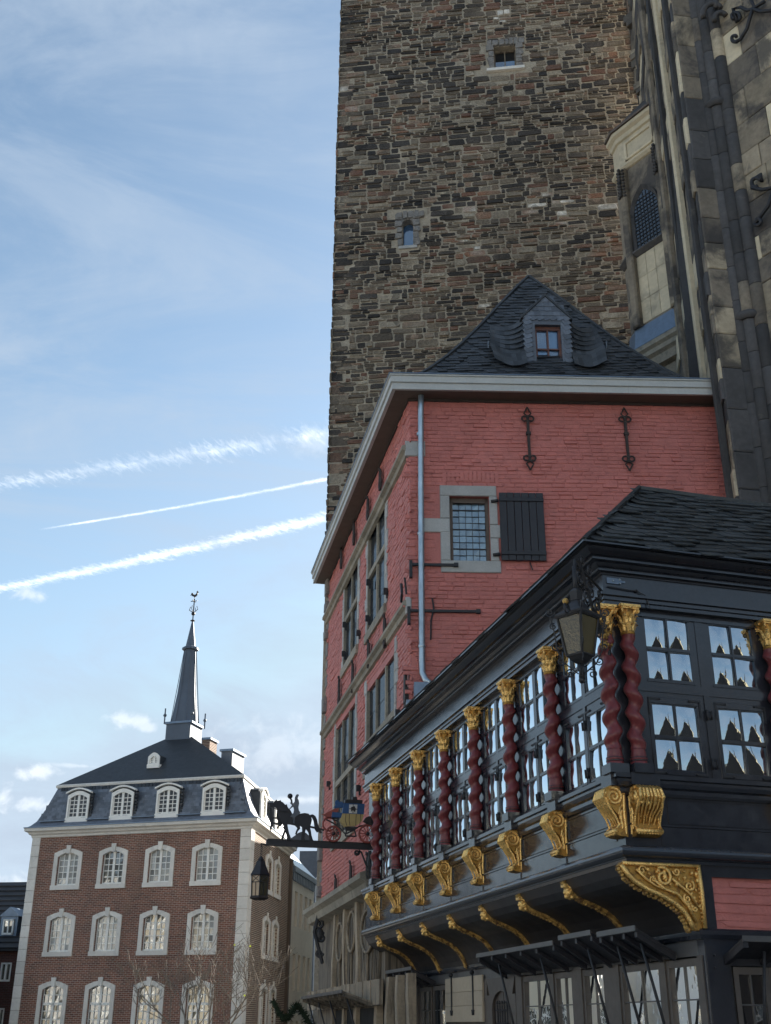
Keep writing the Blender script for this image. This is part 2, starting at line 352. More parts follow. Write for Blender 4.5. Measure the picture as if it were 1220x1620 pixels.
def wall_sheet(mb, W, s0, s1, z0, z1, holes=(), rev=.25, o=0, soff=None):
    S = sorted({s0, s1, *[h[0] for h in holes], *[h[1] for h in holes]}); Z = sorted({z0, z1, *[h[2] for h in holes], *[h[3] for h in holes]})
    for i in range(len(S)-1):
        for j in range(len(Z)-1):
            cs, cz = (S[i]+S[i+1])/2, (Z[j]+Z[j+1])/2
            if cs < s0 or cs > s1 or cz < z0 or cz > z1: continue
            if any(h[0] < cs < h[1] and h[2] < cz < h[3] for h in holes): continue
            mb.add([W.P(S[i], o, Z[j]), W.P(S[i+1], o, Z[j]), W.P(S[i+1], o, Z[j+1]), W.P(S[i], o, Z[j+1])], [(0, 1, 2, 3)], .5)
    for a, b, c, d_ in holes:
        for (u0, v0, u1, v1) in ((a, c, b, c), (b, c, b, d_), (b, d_, a, d_), (a, d_, a, c)):
            mb.add([W.P(u0, o, v0), W.P(u1, o, v1), W.P(u1, o-rev, v1), W.P(u0, o-rev, v0)], [(0, 1, 2, 3)], .5)

# ---- shared piece shapes in unit space: x [-.5,.5], y 0..1 outward, z [-.5,.5]
def piece_variants(kind, k, name):
    out = []
    rs = random.Random(hash(kind) % 1000 if False else len(kind)*13+k)
    for q in range(k):
        vs = []; fs = []
        if kind == 'stone':
            m = 8; cc_ = [rs.uniform(.02, .13) for _ in range(4)]; ch_ = [rs.uniform(.04, .3) for _ in range(4)]; base = [(-.5, -.5+ch_[0]), (-.5+cc_[0], -.5), (.5-cc_[1], -.5), (.5, -.5+ch_[1]), (.5, .5-ch_[2]), (.5-cc_[2], .5), (-.5+cc_[3], .5), (-.5, .5-ch_[3])]
            base = [(x*(1-rs.random()*.12)+rs.uniform(-.04, .04), z*(1-rs.random()*.16)) for x, z in base]
            for sca, yy in ((1, -.6), (1, .5), (.93, 1)):
                for (x, z) in base: vs.append((x*sca, yy+(rs.uniform(-.5, .15) if yy == 1 else 0), z*sca))
        elif kind == 'brick':
            m = 4; base = [(-.5, -.5), (.5, -.5), (.5, .5), (-.5, .5)]
            for ins, yy in ((0, -.6), (.0, .35), (1, 1)):
                for (x, z) in base: vs.append((x-math.copysign(ins*.035, x), yy+(rs.uniform(-.45, .0) if yy == 1 else 0), z-math.copysign(ins*.12, z)))
        elif kind == 'block':
            m = 4; base = [(-.5, -.5), (.5, -.5), (.5, .5), (-.5, .5)]
            for ins, yy in ((0, -1), (.0, .6), (1, 1)):
                for (x, z) in base: vs.append((x-math.copysign(ins*.03, x), yy+(rs.uniform(-.15, .0) if yy == 1 else 0), z-math.copysign(ins*.04, z)))
        elif kind == 'slate':   # thin wedge with a clipped lower corner
            m = 5; base = [(-.53, -.38), (-.35, -.56), (.53, -.56), (.53, .6), (-.53, .6)]
            for yy in (0, 1):
                for (x, z) in base: vs.append((x, yy*.7+(.62-z)*1.1+rs.uniform(0, .18), z))
            # two rings only
        nr = len(vs)//m
        for i in range(nr-1):
            for j in range(m): fs.append((i*m+j, i*m+(j+1) % m, (i+1)*m+(j+1) % m, (i+1)*m+j))
        fs.append(tuple(range((nr-1)*m, nr*m)))
        out.append((vs, fs))
    return out
VAR = {k: piece_variants(k, 7, k) for k in ('stone', 'brick', 'block', 'slate')}
_vm = {}
def variant_mesh(kind, i, m, name):
    key = (kind, i, m, name)
    if key not in _vm:
        me = bpy.data.meshes.new(name); vs, fs = VAR[kind][i]; me.from_pydata(vs, [], fs); me.materials.append(M[m]); me.update(); _vm[key] = me
    return _vm[key]
def place_pieces(items, kind, name, m, parent, limit=300, stuffname=None):
    """items: list of 4x4 matrices; the largest in view become parts, the rest one joined part"""
    def size(mt):
        c = mt.translation-EYE; return mt.col[0].xyz.length*mt.col[2].xyz.length/max(1, c.length_squared)
    def inview(mt):
        c = mt.translation-EYE; cp, sp = math.cos(PITCH), math.sin(PITCH); dep = c.y*cp+c.z*sp
        if dep <= 0: return False
        v = (-c.y*sp+c.z*cp)/dep; u = c.x/dep
        return abs(u) < .345 and abs(v) < .457
    items = sorted(items, key=lambda t: (inview(t), size(t)), reverse=True)
    for i, mt in enumerate(items[:limit]):
        o = bpy.data.objects.new(name, variant_mesh(kind, random.randrange(7), m, name)); C.objects.link(o)
        setparent(o, parent); o.matrix_basis = mt
    rest = items[limit:]
    if rest:
        mb = MB()
        for mt in rest:
            vs, fs = VAR[kind][random.randrange(7)]
            mb.add([mt @ Vector(v) for v in vs], fs)
        mb.build(stuffname or name+'_courses', m, parent, 'stuff')
def masonry(W, s0, s1, z0, z1, band, seglen, rows, ln, gap, depth, skip, o=0, wav=.04, jit=.0, rr=random):
    out = []; z = z0
    while z < z1:
        bh = rr.uniform(*band); s = s0-rr.uniform(0, .5)
        while s < s1:
            sg = rr.uniform(*seglen); nr = rr.choice(rows)
            cuts = [0]+sorted(rr.uniform(.8, 1.2)*(i+1)/nr for i in range(nr-1))+[1]
            for i in range(nr):
                a, b = z+bh*cuts[i], z+bh*cuts[i+1]; u = s
                while u < s+sg-1e-3:
                    l = rr.uniform(*ln)
                    if b-a > .2: l *= 1.25
                    if s+sg-(u+l) < ln[0]*.6: l = s+sg-u
                    cu = u+l/2; cz = (a+b)/2+wav*math.sin(cu*.9+z*.3)+.5*wav*math.sin(cu*2.3+z)
                    if s0 <= cu <= s1 and cz < z1 and not skip(cu, cz, l/2, (b-a)/2):
                        out.append(W.mat4(cu, o, cz, l-gap, (b-a)-gap, depth*(rr.uniform(.5, 1.3) if rr.random() < .75 else rr.uniform(.1, 2.0)), rr.uniform(-jit, jit)))
                    u += l
            s += sg
        z += bh
    return out

# ------------------------------------------------------------------ ground
g = MB(); g.add([(-300, -300, 0), (300, -300, 0), (300, 400, 0), (-300, 400, 0)], [(0, 1, 2, 3)])
o = g.build('ground', 'cobble'); o['kind'] = 'structure'

# ------------------------------------------------------------------ reference planes of the place
PC = at_depth(984, 1220, 12.5)                     # corner of the projecting timber house, upper storey
L = Wall(PC, -14.1, -1); R = Wall(PC, 74.1, 1)
RC = at_depth(650, 1085, 21.5)                     # corner of the red house
RL = Wall(RC, -11.3, -1); RR = Wall(RC, 88.5, 1)
HC = at_depth(397, 1311, 58.0)                     # corner of the brick mansion
BF = Wall(HC, 106.75, 1); BS = Wall(HC, 6.6, 1)
TC = at_depth(530, 375, 34.2)
TW = Wall(TC, 97.4, 1); TS = Wall(TC, 7.4, -1)

# ------------------------------------------------------------------ stone tower
tower = thing('stone_tower', 'tall rubble stone tower rising behind the red house', 'tower', (TC.x, TC.y, 0))
hs = []
def thole(x0, x1, y0, y1):
    a, zt = TW.hit(x0, y0); b, zb = TW.hit(x1, y1); return (a, b, zb, zt)
H1 = thole(781, 817, 75, 107); H2 = thole(637, 654, 348, 389)
mb = MB(); wall_sheet(mb, TW, 0, 13, 0, 46, [H1, H2], .5)
mb.box(TW, 0, 13, -.5, -6, 0, 46); mb.box(TS, .5, 10, 0, -1, 0, 46)
mb.box(TW, .0, 13, -.02, -.5, 0, 16)
mb.build('tower_wall', 'mortar', tower)
def tskip(u, z, a, b):
    for h, m_ in ((H1, .22), (H2, .2)):
        if h[0]-m_ < u+a*.6 and u-a*.6 < h[1]+m_ and h[2]-m_*.5 < z+b and z-b < h[3]+m_*1.1: return True
    return (u > 12.6 and z > 30) or u-a < -.04
st = masonry(TW, -.02, 12.6, 15.5, 43, (.3, .6), (.6, 2.2), (2, 2, 3, 3, 3, 4), (.16, .78), .03, .045, tskip, wav=.07, jit=.03, rr=random.Random(3))
place_pieces(st, 'stone', 'stone', 'tower_stone', tower)
# quoins that give the left edge its ragged outline
z = 15.5; q = []; qf = []
rq = random.Random(5)
while z < 43:
    h = rq.uniform(.16, .42); lq = rq.uniform(.35, .8); qf.append(TW.mat4(lq/2-.01, -.004, z+h/2, lq, h-.03, .026)); q.append(TS.mat4(.25, .0, z+h/2, .7, h-.03, rq.uniform(.015, .06))); z += h
place_pieces(q, 'stone', 'edge_stone', 'tower_stone', tower, 60); place_pieces(qf, 'stone', 'corner_stone', 'tower_stone', tower, 60)
def dressed(W, h, parent, m='dark_dressed', wd=.26, arch=False, o=.03):   # jumbled dressed stones round an opening
    it = []; rr = random.Random(int(h[0]*100))
    z = h[2]
    while z < h[3]:
        hh = rr.uniform(.18, .36)
        for sgn, u in ((-1, h[0]), (1, h[1])):
            wd_ = wd*rr.uniform(.75, 1.25); it.append(W.mat4(u+sgn*wd_/2, o, z+hh/2, wd_, hh*.96, .07))
        z += hh
    u = h[0]-wd
    while u < h[1]+wd:
        ww = rr.uniform(.16, .28); it.append(W.mat4(u+ww/2, o, h[3]+.17, ww*.95, .34*rr.uniform(.8, 1.15), .08)); u += ww
    place_pieces(it, 'stone', 'surround_stone', m, parent)
dressed(TW, H1, tower); dressed(TW, H2, tower, wd=.24)
mb = MB(); mb.box(TW, H1[0]-.3, H1[1]+.32, -.2, .12, H1[2]-.13, H1[2]-.0); mb.build('window_sill', 'cream_stone', tower)
f = MB()
for a, b, c, d_ in ((H1[0], H1[0]+.05, H1[2], H1[3]), (H1[1]-.05, H1[1], H1[2], H1[3]), (H1[0], H1[1], H1[3]-.06, H1[3]), ((H1[0]+H1[1])/2-.02, (H1[0]+H1[1])/2+.02, H1[2], H1[3])): f.box(TW, a, b, -.32, -.24, c, d_)
fo = f.build('window', 'old_wood_dark', tower)
zm = H1[2]+(H1[3]-H1[2])*.55
g = MB()
for a, b in ((H1[0]+.05, (H1[0]+H1[1])/2-.02), ((H1[0]+H1[1])/2+.02, H1[1]-.05)): g.add([TW.P(a, -.29, H1[2]), TW.P(b, -.29, H1[2]), TW.P(b, -.27, zm), TW.P(a, -.27, zm)], [(0, 1, 2, 3)])
g.build('pane', 'pane_blue', fo)
g = MB(); g.add([TW.P(H1[0], -.33, zm-.1), TW.P(H1[1], -.33, zm-.1), TW.P(H1[1], -.3, H1[3]), TW.P(H1[0], -.3, H1[3])], [(0, 1, 2, 3)]); g.build('dark_upper_light', 'dark_in', fo)
g = MB(); cx = (H2[0]+H2[1])/2; hw = (H2[1]-H2[0])/2
g.add([TW.P(H2[0], -.3, H2[2]), TW.P(H2[1], -.3, H2[2])]+[TW.P(cx+hw*math.cos(math.pi*i/8), -.3, H2[3]-hw+hw*math.sin(math.pi*i/8)) for i in range(9)], [tuple(range(11))])
g.build('slit_window', 'pane_blue', tower)
g = MB()
for i in range(8):
    a0, a1 = math.pi*i/8, math.pi*(i+1)/8
    q0 = [TW.P(cx+hw*k*math.cos(a), o_, H2[3]-hw+hw*k*math.sin(a)) for a in (a0, a1) for (k, o_) in ((.97, .02), (1.5, .06), (1.5, -.3), (.97, -.3))]
    g.prism(q0[:4], q0[4:])
g.build('arch_stones', 'dark_dressed', tower)
g = MB(); g.box(TW, H2[0]-.14, H2[1]+.14, -.3, .07, H2[2]-.12, H2[2]); g.build('slit_sill', 'grey_stone', tower)
# rainwater strip where tower and town hall meet
a, zt = TW.hit(1003, 0); 
g = MB(); g.box(TW, a-.32, a+.0, .0, .3, 33.6, 44); g.build('rainwater_pipe', 'soffit', tower)

# ------------------------------------------------------------------ red painted brick house
red = thing('red_brick_house', 'red painted brick house with grey gutter and slate roof below the stone tower', 'house', (RC.x, RC.y, 0))
ZW = 14.0; RW = 6.78; RD = 11.3
def rhole(W, x0, x1, y0, y1): a, zt = W.hit(x0, y0); b, zb = W.hit(x1, y1); return (min(a, b), max(a, b), min(zb, zt), max(zb, zt))
HW = rhole(RR, 711, 777, 785, 888)
def lh(xr, yr_t, yr_b, xl):   # opening on the left wall from its right jamb (near) to its left jamb
    a, zt = RL.hit(xr, yr_t); _, zb = RL.hit(xr, yr_b); b, _ = RL.hit(xl, (yr_t+yr_b)/2+60); return (a, b, zb, zt)
W1 = lh(611, 789, 956, 582.5); W2 = lh(568, 880, 1018, 544.5); W3 = lh(626, 1031, 1166, 580.5); W4 = lh(564, 1108, 1300, 529.5)
# tidy to common levels
zt_, zb_ = 12.62, 10.15
W1 = (W1[0], W1[1], W1[2], W1[3]); 
mb = MB(); wall_sheet(mb, RL, 0, RD, 4.5, ZW+.3, [W1, W2, W3, W4], .22)
mb.build('side_wall', 'red_paint', red)
mb = MB(); wall_sheet(mb, RR, 0, RW+.1, 6.2, ZW+.3, [HW], .2)
mb.build('front_wall', 'red_paint', red)
mb = MB(); mb.box(RL, .6, RD, -.6, -4, 0, ZW); mb.build('inner_core', 'dark_in', red)
def rskip(u, z, a, b):
    if HW[0]-.22 < u+a and u-a < HW[1]+.2 and HW[2]-.22 < z+b and z-b < HW[3]+.22: return True
    return z < 7.2 or (HW[0]-.62 < u < HW[0] and abs(z-(HW[2]+HW[3])/2-.1) < .18)
bk = masonry(RR, .0, RW, 7.0, ZW, (.088, .1), (6, 9), (1,), (.2, .36), .014, .02, rskip, wav=.008, jit=.018, rr=random.Random(11))
place_pieces(bk, 'brick', 'brick', 'red_paint', red)
bk = masonry(RL, .02, RD, 4.6, ZW, (.088, .1), (6, 9), (1,), (.22, .36), .014, .02, lambda u, z, a, b: any(h[0]-.16 < u+a and u-a < h[1]+.16 and h[2]-.1 < z+b and z-b < h[3]+.1 for h in (W1, W2, W3, W4)), wav=.01, jit=.012, rr=random.Random(12))
place_pieces(bk, 'brick', 'side_brick', 'red_paint', red, 120)
it = [RR.mat4(HW[0]-.1+i*.092, .0, HW[3]+.42+.05*math.sin(math.pi*i/12), .075, .26, .03) for i in range(13)]
place_pieces(it, 'brick', 'arch_brick', 'red_paint', red)
# gutter board and soffit, wrapping the corner
def mitre(o, z, W1=RL, W2=RR, P0=RC):
    # plan point at offset o from both walls
    A = W1.n; B = W2.n; det = A.x*B.y-A.y*B.x
    x = (o*B.y-A.y*o)/det; y = (A.x*o-o*B.x)/det
    return Vector((P0.x+x, P0.y+y, z))
def sweep(mb, prof, Wa, Wb, P0, la, lb, r=None, ea=None, eb=None):
    """profile [(out, z)] swept along wall a (length la) round the corner and along wall b"""
    A = [Wa.P(la, o, z) for o, z in prof]; Bc = [mitre(o, z, Wa, Wb, P0) for o, z in prof]; D = [Wb.P(lb, o, z) for o, z in prof]
    k = len(prof)
    mb.add(A+Bc+D, [(i, i+1, k+i+1, k+i) for i in range(k-1)]+[(k+i, k+i+1, 2*k+i+1, 2*k+i) for i in range(k-1)]+[tuple(range(k)), tuple(range(2*k, 3*k))[::-1]], r)
zg = 14.02
g = MB(); sweep(g, [(.0, zg), (.42, zg), (.42, zg+.06), (.1, zg+.16), (0, zg+.16)], RL, RR, RC, RD+.3, RW-.05); g.build('soffit', 'soffit', red)
g = MB(); sweep(g, [(.38, zg), (.46, zg-.01), (.46, zg+.14), (.5, zg+.15), (.5, zg+.29), (.53, zg+.3), (.53, zg+.33), (.3, zg+.33)], RL, RR, RC, RD+.3, RW-.02); g.build('gutter', 'gutter', red)
g = MB(); sweep(g, [(.5, zg+.336), (.545, zg+.336), (.545, zg+.355), (.2, zg+.42)], RL, RR, RC, RD+.3, RW-.02); g.build('lead_capping', 'lead', red)
g = MB(); sweep(g, [(.0, zg-.06), (.045, zg-.06), (.045, zg-.004), (0, zg-.004)], RL, RR, RC, RD, RW-.05); g.build('eaves_strip', 'rust_iron', red)
# slate roof: front hip seen from below, apex set back
ze = zg+.42
ap = RR.P(3.17, -2.35, 0); 
def zfor(pt, py):
    lo, hi = .5, 60
    for _ in range(50):
        m_ = (lo+hi)/2; d_ = Vector((pt.x, pt.y, m_))-EYE; cp, sp = math.cos(PITCH), math.sin(PITCH)
        v = (-d_.y*sp+d_.z*cp)/(d_.y*cp+d_.z*sp); y = 810-v*FPX
        if y > py: lo = m_
        else: hi = m_
    return m_
za = zfor(ap, 437); ap.z = za
e0 = RR.P(.12, .2, ze); e1 = RR.P(RW-.62, .2, ze); b0 = RL.P(RD, .3, ze); ridge_end = RL.P(RD-2, -3.5, za); b1 = RR.P(RW-.35, -RD, ze)
def curve_edge(a, b, k=8, sag=.05):
    out = []
    for i in range(k+1):
        t = i/k; p = a.lerp(b, t); p.z -= sag*(b-a).z*math.sin(math.pi*t)*(1-t)*1.6; out.append(p)
    return out
g = MB(); cl = curve_edge(e0, ap); cr = curve_edge(e1, ap)
for i in range(8): g.add([cl[i], cr[i], cr[i+1], cl[i+1]], [(0, 1, 2, 3)])
cl2 = [b0.lerp(ridge_end, i/8) for i in range(9)]; cr2 = [b1.lerp(ridge_end, i/8) for i in range(9)]
for i in range(8):
    g.add([cl[i], cl[i+1], cl2[i+1], cl2[i]], [(0, 1, 2, 3)]); g.add([cr[i], cr2[i], cr2[i+1], cr[i+1]], [(0, 1, 2, 3)])
roof = g.build('roof', 'slate', red)
def slope_slates(poly_fn, O, U, V, Nn, nu, nv, pw, ph, slope, m, parent, th, limit=300, name='slate', lift=.0, rr=random):
    out = []
    for j in range(-2, nv):
        for i in range(-12, nu):
            u = (i+.5*(j % 2))*pw; v = (j+.5)*ph+u*slope
            if not poly_fn(u, v): continue
            p = O+U*u+V*v+Nn*lift
            X = (U+V*slope).normalized()*pw*1.02; Z = (V-U*slope).normalized()*ph*1.25; Y = Nn*th*rr.uniform(.8, 1.5)
            out.append(Matrix(((X.x, Y.x, Z.x, p.x), (X.y, Y.y, Z.y, p.y), (X.z, Y.z, Z.z, p.z), (0, 0, 0, 1))))
    place_pieces(out, 'slate', name, m, parent, limit)
# follow the bell-cast in two planes
def roof_face_slates(cl, cr, m, parent, pw, ph, slope, th, skip=None, limit=300, name='slate', rr=random.Random(9)):
    out = []; mid = [(a+b)/2 for a, b in zip(cl, cr)]
    Ux = (cr[0]-cl[0]).normalized()
    tot = [0]
    for i in range(len(mid)-1): tot.append(tot[-1]+(mid[i+1]-mid[i]-Ux*(mid[i+1]-mid[i]).dot(Ux)).length)
    def at(v):
        v = max(0, min(tot[-1]-1e-4, v))
        for i in range(len(tot)-1):
            if v <= tot[i+1]: t = (v-tot[i])/(tot[i+1]-tot[i]); return i, t
        return len(tot)-2, 1
    o = cl[0]; span = (cr[0]-cl[0]).length
    nv = int(tot[-1]/ph)+20; nu = int(span/pw)+4
    for j in range(-30, nv):
        for i in range(-2, nu):
            u = (i+.5*(j % 2))*pw; v = (j+.5)*ph+u*slope
            if v < ph*.35 or v > tot[-1]-.02: continue
            k, t = at(v); pl = cl[k].lerp(cl[k+1], t); pr = cr[k].lerp(cr[k+1], t)
            ul = (pl-o).dot(Ux); ur = (pr-o).dot(Ux)
            if u < ul+pw*.2 or u > ur-pw*.2: continue
            V = (mid[k+1]-mid[k]); V = (V-Ux*V.dot(Ux)).normalized(); Nn = Ux.cross(V).normalized()
            p = pl+Ux*(u-ul)
            if skip and skip(u, v, p): continue
            X = (Ux+V*slope).normalized()*pw*1.03; Z = (V-Ux*slope).normalized()*ph*1.3; Y = Nn*th*rr.uniform(.7, 1.6)
            out.append(Matrix(((X.x, Y.x, Z.x, p.x), (X.y, Y.y, Z.y, p.y), (X.z, Y.z, Z.z, p.z), (0, 0, 0, 1))))
    place_pieces(out, 'slate', name, m, parent, limit)
    return at, Ux
# dormer position on the front slope
DS0, DS1 = 2.52, 3.86
def dz(x, y, o): return RR.hit(x, y, o)
DO = -.32     # offset of the dormer face
D = {k: RR.hit(*v, DO) for k, v in dict(bl=(834, 588), br=(905, 588), sl=(832, 503), sr=(905, 503), ap=(868, 470), w0=(846, 513), w1=(892, 583), wr=(892, 513)).items()}
dl, dr = D['bl'][0]-.02, D['br'][0]+.02
zs = D['sl'][1]; za_d = D['ap'][1]; zb_d = D['bl'][1]
roof_face_slates(cl, cr, 'slate', roof, .2, .135, .12, .016, skip=lambda u, v, p: False)
for a, b in ((e0, ap), (e1, ap)):
    pts = curve_edge(a, b); g = MB(); g.tube([p+Vector((0, 0, .02)) for p in pts], .05, 5); g.build('hip_ridge', 'slate', roof)
dorm = MB()
wx0, wx1, wz0, wz1 = D['w0'][0], D['w1'][0], D['w1'][1], D['w0'][1]
cxd = (dl+dr)/2
# gable face around the window opening
def q(*pts): dorm.add([RR.P(a, DO, b) for a, b in pts], [tuple(range(len(pts)))])
q((dl, zb_d), (wx0, zb_d), (wx0, zs), (dl, zs)); q((wx1, zb_d), (dr, zb_d), (dr, zs), (wx1, zs)); q((wx0, wz1), (wx1, wz1), (wx1, zs), (wx0, zs))
q((dl-.03, zs), (dr+.03, zs), (cxd, za_d)); q((wx0, zb_d), (wx1, zb_d), (wx1, wz0), (wx0, wz0))
for a, b, c, d_ in ((wx0, wz0, wx0, wz1), (wx0, wz1, wx1, wz1), (wx1, wz1, wx1, wz0)):
    dorm.add([RR.P(a, DO, b), RR.P(c, DO, d_), RR.P(c, DO-.2, d_), RR.P(a, DO-.2, b)], [(0, 1, 2, 3)])
# cheeks and little roof
dorm.add([RR.P(dl, DO, zb_d), RR.P(dl, DO, zs), RR.P(dl, DO-2.0, zs), RR.P(dl, DO-2.0, zb_d)], [(0, 1, 2, 3)])
dorm.add([RR.P(dr, DO, zb_d), RR.P(dr, DO, zs), RR.P(dr, DO-2.0, zs), RR.P(dr, DO-2.0, zb_d)], [(0, 1, 2, 3)])
dob = dorm.build('dormer', 'slate_light', red)
g = MB()
for sgn, xe in ((-1, dl-.07), (1, dr+.07)):
    g.prism([RR.P(xe, DO+.05, zs-.05), RR.P(cxd, DO+.05, za_d), RR.P(cxd, DO+.05, za_d+.07), RR.P(xe-.0, DO+.05, zs+.02)], [RR.P(xe, DO-2.3, zs-.05), RR.P(cxd, DO-2.3, za_d), RR.P(cxd, DO-2.3, za_d+.07), RR.P(xe, DO-2.3, zs+.02)])
g.build('dormer_roof', 'slate', dob)
it = []
rr = random.Random(4); z = zb_d+.02
while z < za_d-.08:
    hwd = (dr-dl)/2 if z < zs else (dr-dl)/2*(za_d-z)/(za_d-zs)
    u = cxd-hwd
    while u < cxd+hwd-.05:
        if not (wx0-.07 < u+.08 < wx1+.07 and wz0-.02 < z < wz1+.03): it.append(RR.mat4(u+.08, DO, z+.06, .155, .15, .012, .5 if z < zs else .08))
        u += .15
    z += .125
place_pieces(it, 'slate', 'dormer_slate', 'slate_light', dob)
g = MB(); t = .055
for a, b, c, d_ in ((wx0, wx0+t, wz0, wz1), (wx1-t, wx1, wz0, wz1), (wx0, wx1, wz1-t*1.6, wz1), (wx0, wx1, wz0, wz0+t), ((wx0+wx1)/2-.02, (wx0+wx1)/2+.02, wz0, wz1), (wx0, wx1, (wz0+wz1)/2-.03, (wz0+wz1)/2)): g.box(RR, a, b, DO-.19, DO-.11+.01*(b-a > .3), c, d_)
fo = g.build('dormer_window', 'brown_frame', dob)
for i, (a, b) in enumerate(((wx0+t, (wx0+wx1)/2-.02), ((wx0+wx1)/2+.02, wx1-t))):
    for c, d_ in ((wz0+t, (wz0+wz1)/2-.03), ((wz0+wz1)/2, wz1-t*1.6)):
        g = MB(); g.add([RR.P(a, DO-.16+.01*i, c), RR.P(b, DO-.16-.02*i, c), RR.P(b, DO-.16-.0*i, d_), RR.P(a, DO-.16+.02*i, d_)], [(0, 1, 2, 3)]); g.build('pane', 'pane_blue', dob if False else fo)
g = MB(); g.box(RR, wx0-.06, wx1+.06, DO-.1, DO+.07, wz0-.06, wz0-.003); g.build('dormer_sill', 'lead', dob)
# swept slate flares beside the dormer
rr = random.Random(8)
zlow = zb_d+.05
for sgn, xs in ((-1, dl), (1, dr)):
    nrow = 9
    for k in range(nrow):
        t = k/(nrow-1); zc = zlow+.02+(zs-zlow-.14)*t
        wdt = .78*(1-.15*abs(t-.4)); fs_ = 7
        depth_roof = .23-2.55*(zc-ze)/(za-ze)
        for i in range(fs_):
            a = i/fs_; a1 = (i+1)/fs_
            def pt(a_, dzv, doff):
                u_ = xs+sgn*wdt*a_; o_ = DO-.02+(min(DO, depth_roof)-DO)*(a_**.7)+.05*math.sin(math.pi*a_)
                o_ = max(o_, depth_roof+.035)
                return RR.P(u_, o_+doff, zc+dzv-.13*math.sin(math.pi*min(1, a_*1.05))+.1*a_)
            g = MB(); g.hexa([pt(a, 0, .03), pt(a1, 0, .03), pt(a1, 0, 0), pt(a, 0, 0), pt(a, .15, -.04), pt(a1, .15, -.04), pt(a1, .15, -.07), pt(a, .15, -.07)])
            g.build('flare_slate', 'slate', dob)
for px in (772, 958):
    s_, z_ = RR.hit(px, 545, -.55); g = MB(); g.tube([RR.P(s_, -.5, z_-.12), RR.P(s_, -.42, z_), RR.P(s_+.03, -.55, z_+.08)], .022, 5); g.build('roof_hook', 'lead', roof)
# downpipe
pts = [RR.P(.2, .33, 14.05), RR.P(.2, .13, 13.85)]
pts = [RR.P(.24, .22, 14.0), RR.P(.235, .16, 13.7), RR.P(.22, .13, 11), RR.P(.215, .12, 8.1), RR.P(.22, .13, 7.86), RR.P(.28, .18, 7.7), RR.P(.38, .24, 7.6)]
g = MB(); g.tube(pts, .062, 10)
for z in (8.4, 10.8, 13.1): g.lathe(RR.P(.215, .128, z), [(.068, -.03), (.075, 0), (.068, .03)], 10)
g.build('downpipe', 'zinc', red)
for s_, z_, a in ((.05, 7.35, .28), (-.1, 7.0, .2)):
    g = MB(); g.box(RR, s_, s_+a, .04, .3, z_, z_+.28); g.build('lead_flashing', 'lead', red)
# front window with stone surround and leaded lights
wn = MB(); t = .07
for a, b, c, d_ in ((HW[0], HW[0]+t, HW[2], HW[3]), (HW[1]-t, HW[1], HW[2], HW[3]), (HW[0], HW[1], HW[3]-t*1.5, HW[3]), (HW[0], HW[1], HW[2], HW[2]+t*.5)): wn.box(RR, a, b, -.19, -.1, c, d_)
wn = wn.build('window', 'soffit', red)
wn['label'] = 'leaded window in a dark frame set in a pale stone surround'
a0, a1, c0, c1 = HW[0]+t, HW[1]-t, HW[2]+t*.5, HW[3]-t*1.5
nx, nz = 5, 9; rr = random.Random(2)
for i in range(nx):
    for j in range(nz):
        u0 = a0+(a1-a0)*i/nx; u1 = a0+(a1-a0)*(i+1)/nx; v0 = c0+(c1-c0)*j/nz; v1 = c0+(c1-c0)*(j+1)/nz
        tw = [rr.uniform(-.006, .006) for _ in range(3)]
        g = MB(); g.add([RR.P(u0, -.17+tw[0], v0), RR.P(u1, -.17+tw[1], v0), RR.P(u1, -.17+tw[0]+tw[2], v1), RR.P(u0, -.17+tw[1]+tw[2]*.5, v1)], [(0, 1, 2, 3)]); g.build('pane', 'pane_lead', wn)
g = MB()
for i in range(nx+1): u = a0+(a1-a0)*i/nx; g.box(RR, u-.005, u+.005, -.165, -.155, c0, c1)
for j in range(nz+1):
    v = c0+(c1-c0)*j/nz; k = .012 if j in (2, 5, 8) else .004; g.box(RR, a0, a1, -.165, -.152, v-k, v+k)
g.build('lead_bars', 'iron', wn)
for nm, a, b, c, d_ in (('lintel', HW[0]-.2, HW[1]+.16, HW[3]+.003, HW[3]+.24), ('sill_stone', HW[0]-.2, HW[1]+.2, HW[2]-.26, HW[2]-.003), ('jamb_stone', HW[0]-.2, HW[0]-.002, HW[2], HW[2]+.62), ('jamb_stone', HW[0]-.6, HW[0]-.002, HW[2]+.62, HW[2]+.93), ('jamb_stone', HW[0]-.2, HW[0]-.002, HW[2]+.94, HW[3]), ('jamb_stone', HW[1]+.002, HW[1]+.17, HW[2], HW[2]+.5), ('jamb_stone', HW[1]+.002, HW[1]+.22, HW[2]+.51, HW[2]+.8), ('jamb_stone', HW[1]+.002, HW[1]+.17, HW[2]+.81, HW[3])):
    g = MB(); g.box(RR, a, b, -.19, .035, c, d_, bev=.012); g.build(nm, 'grey_stone', red)
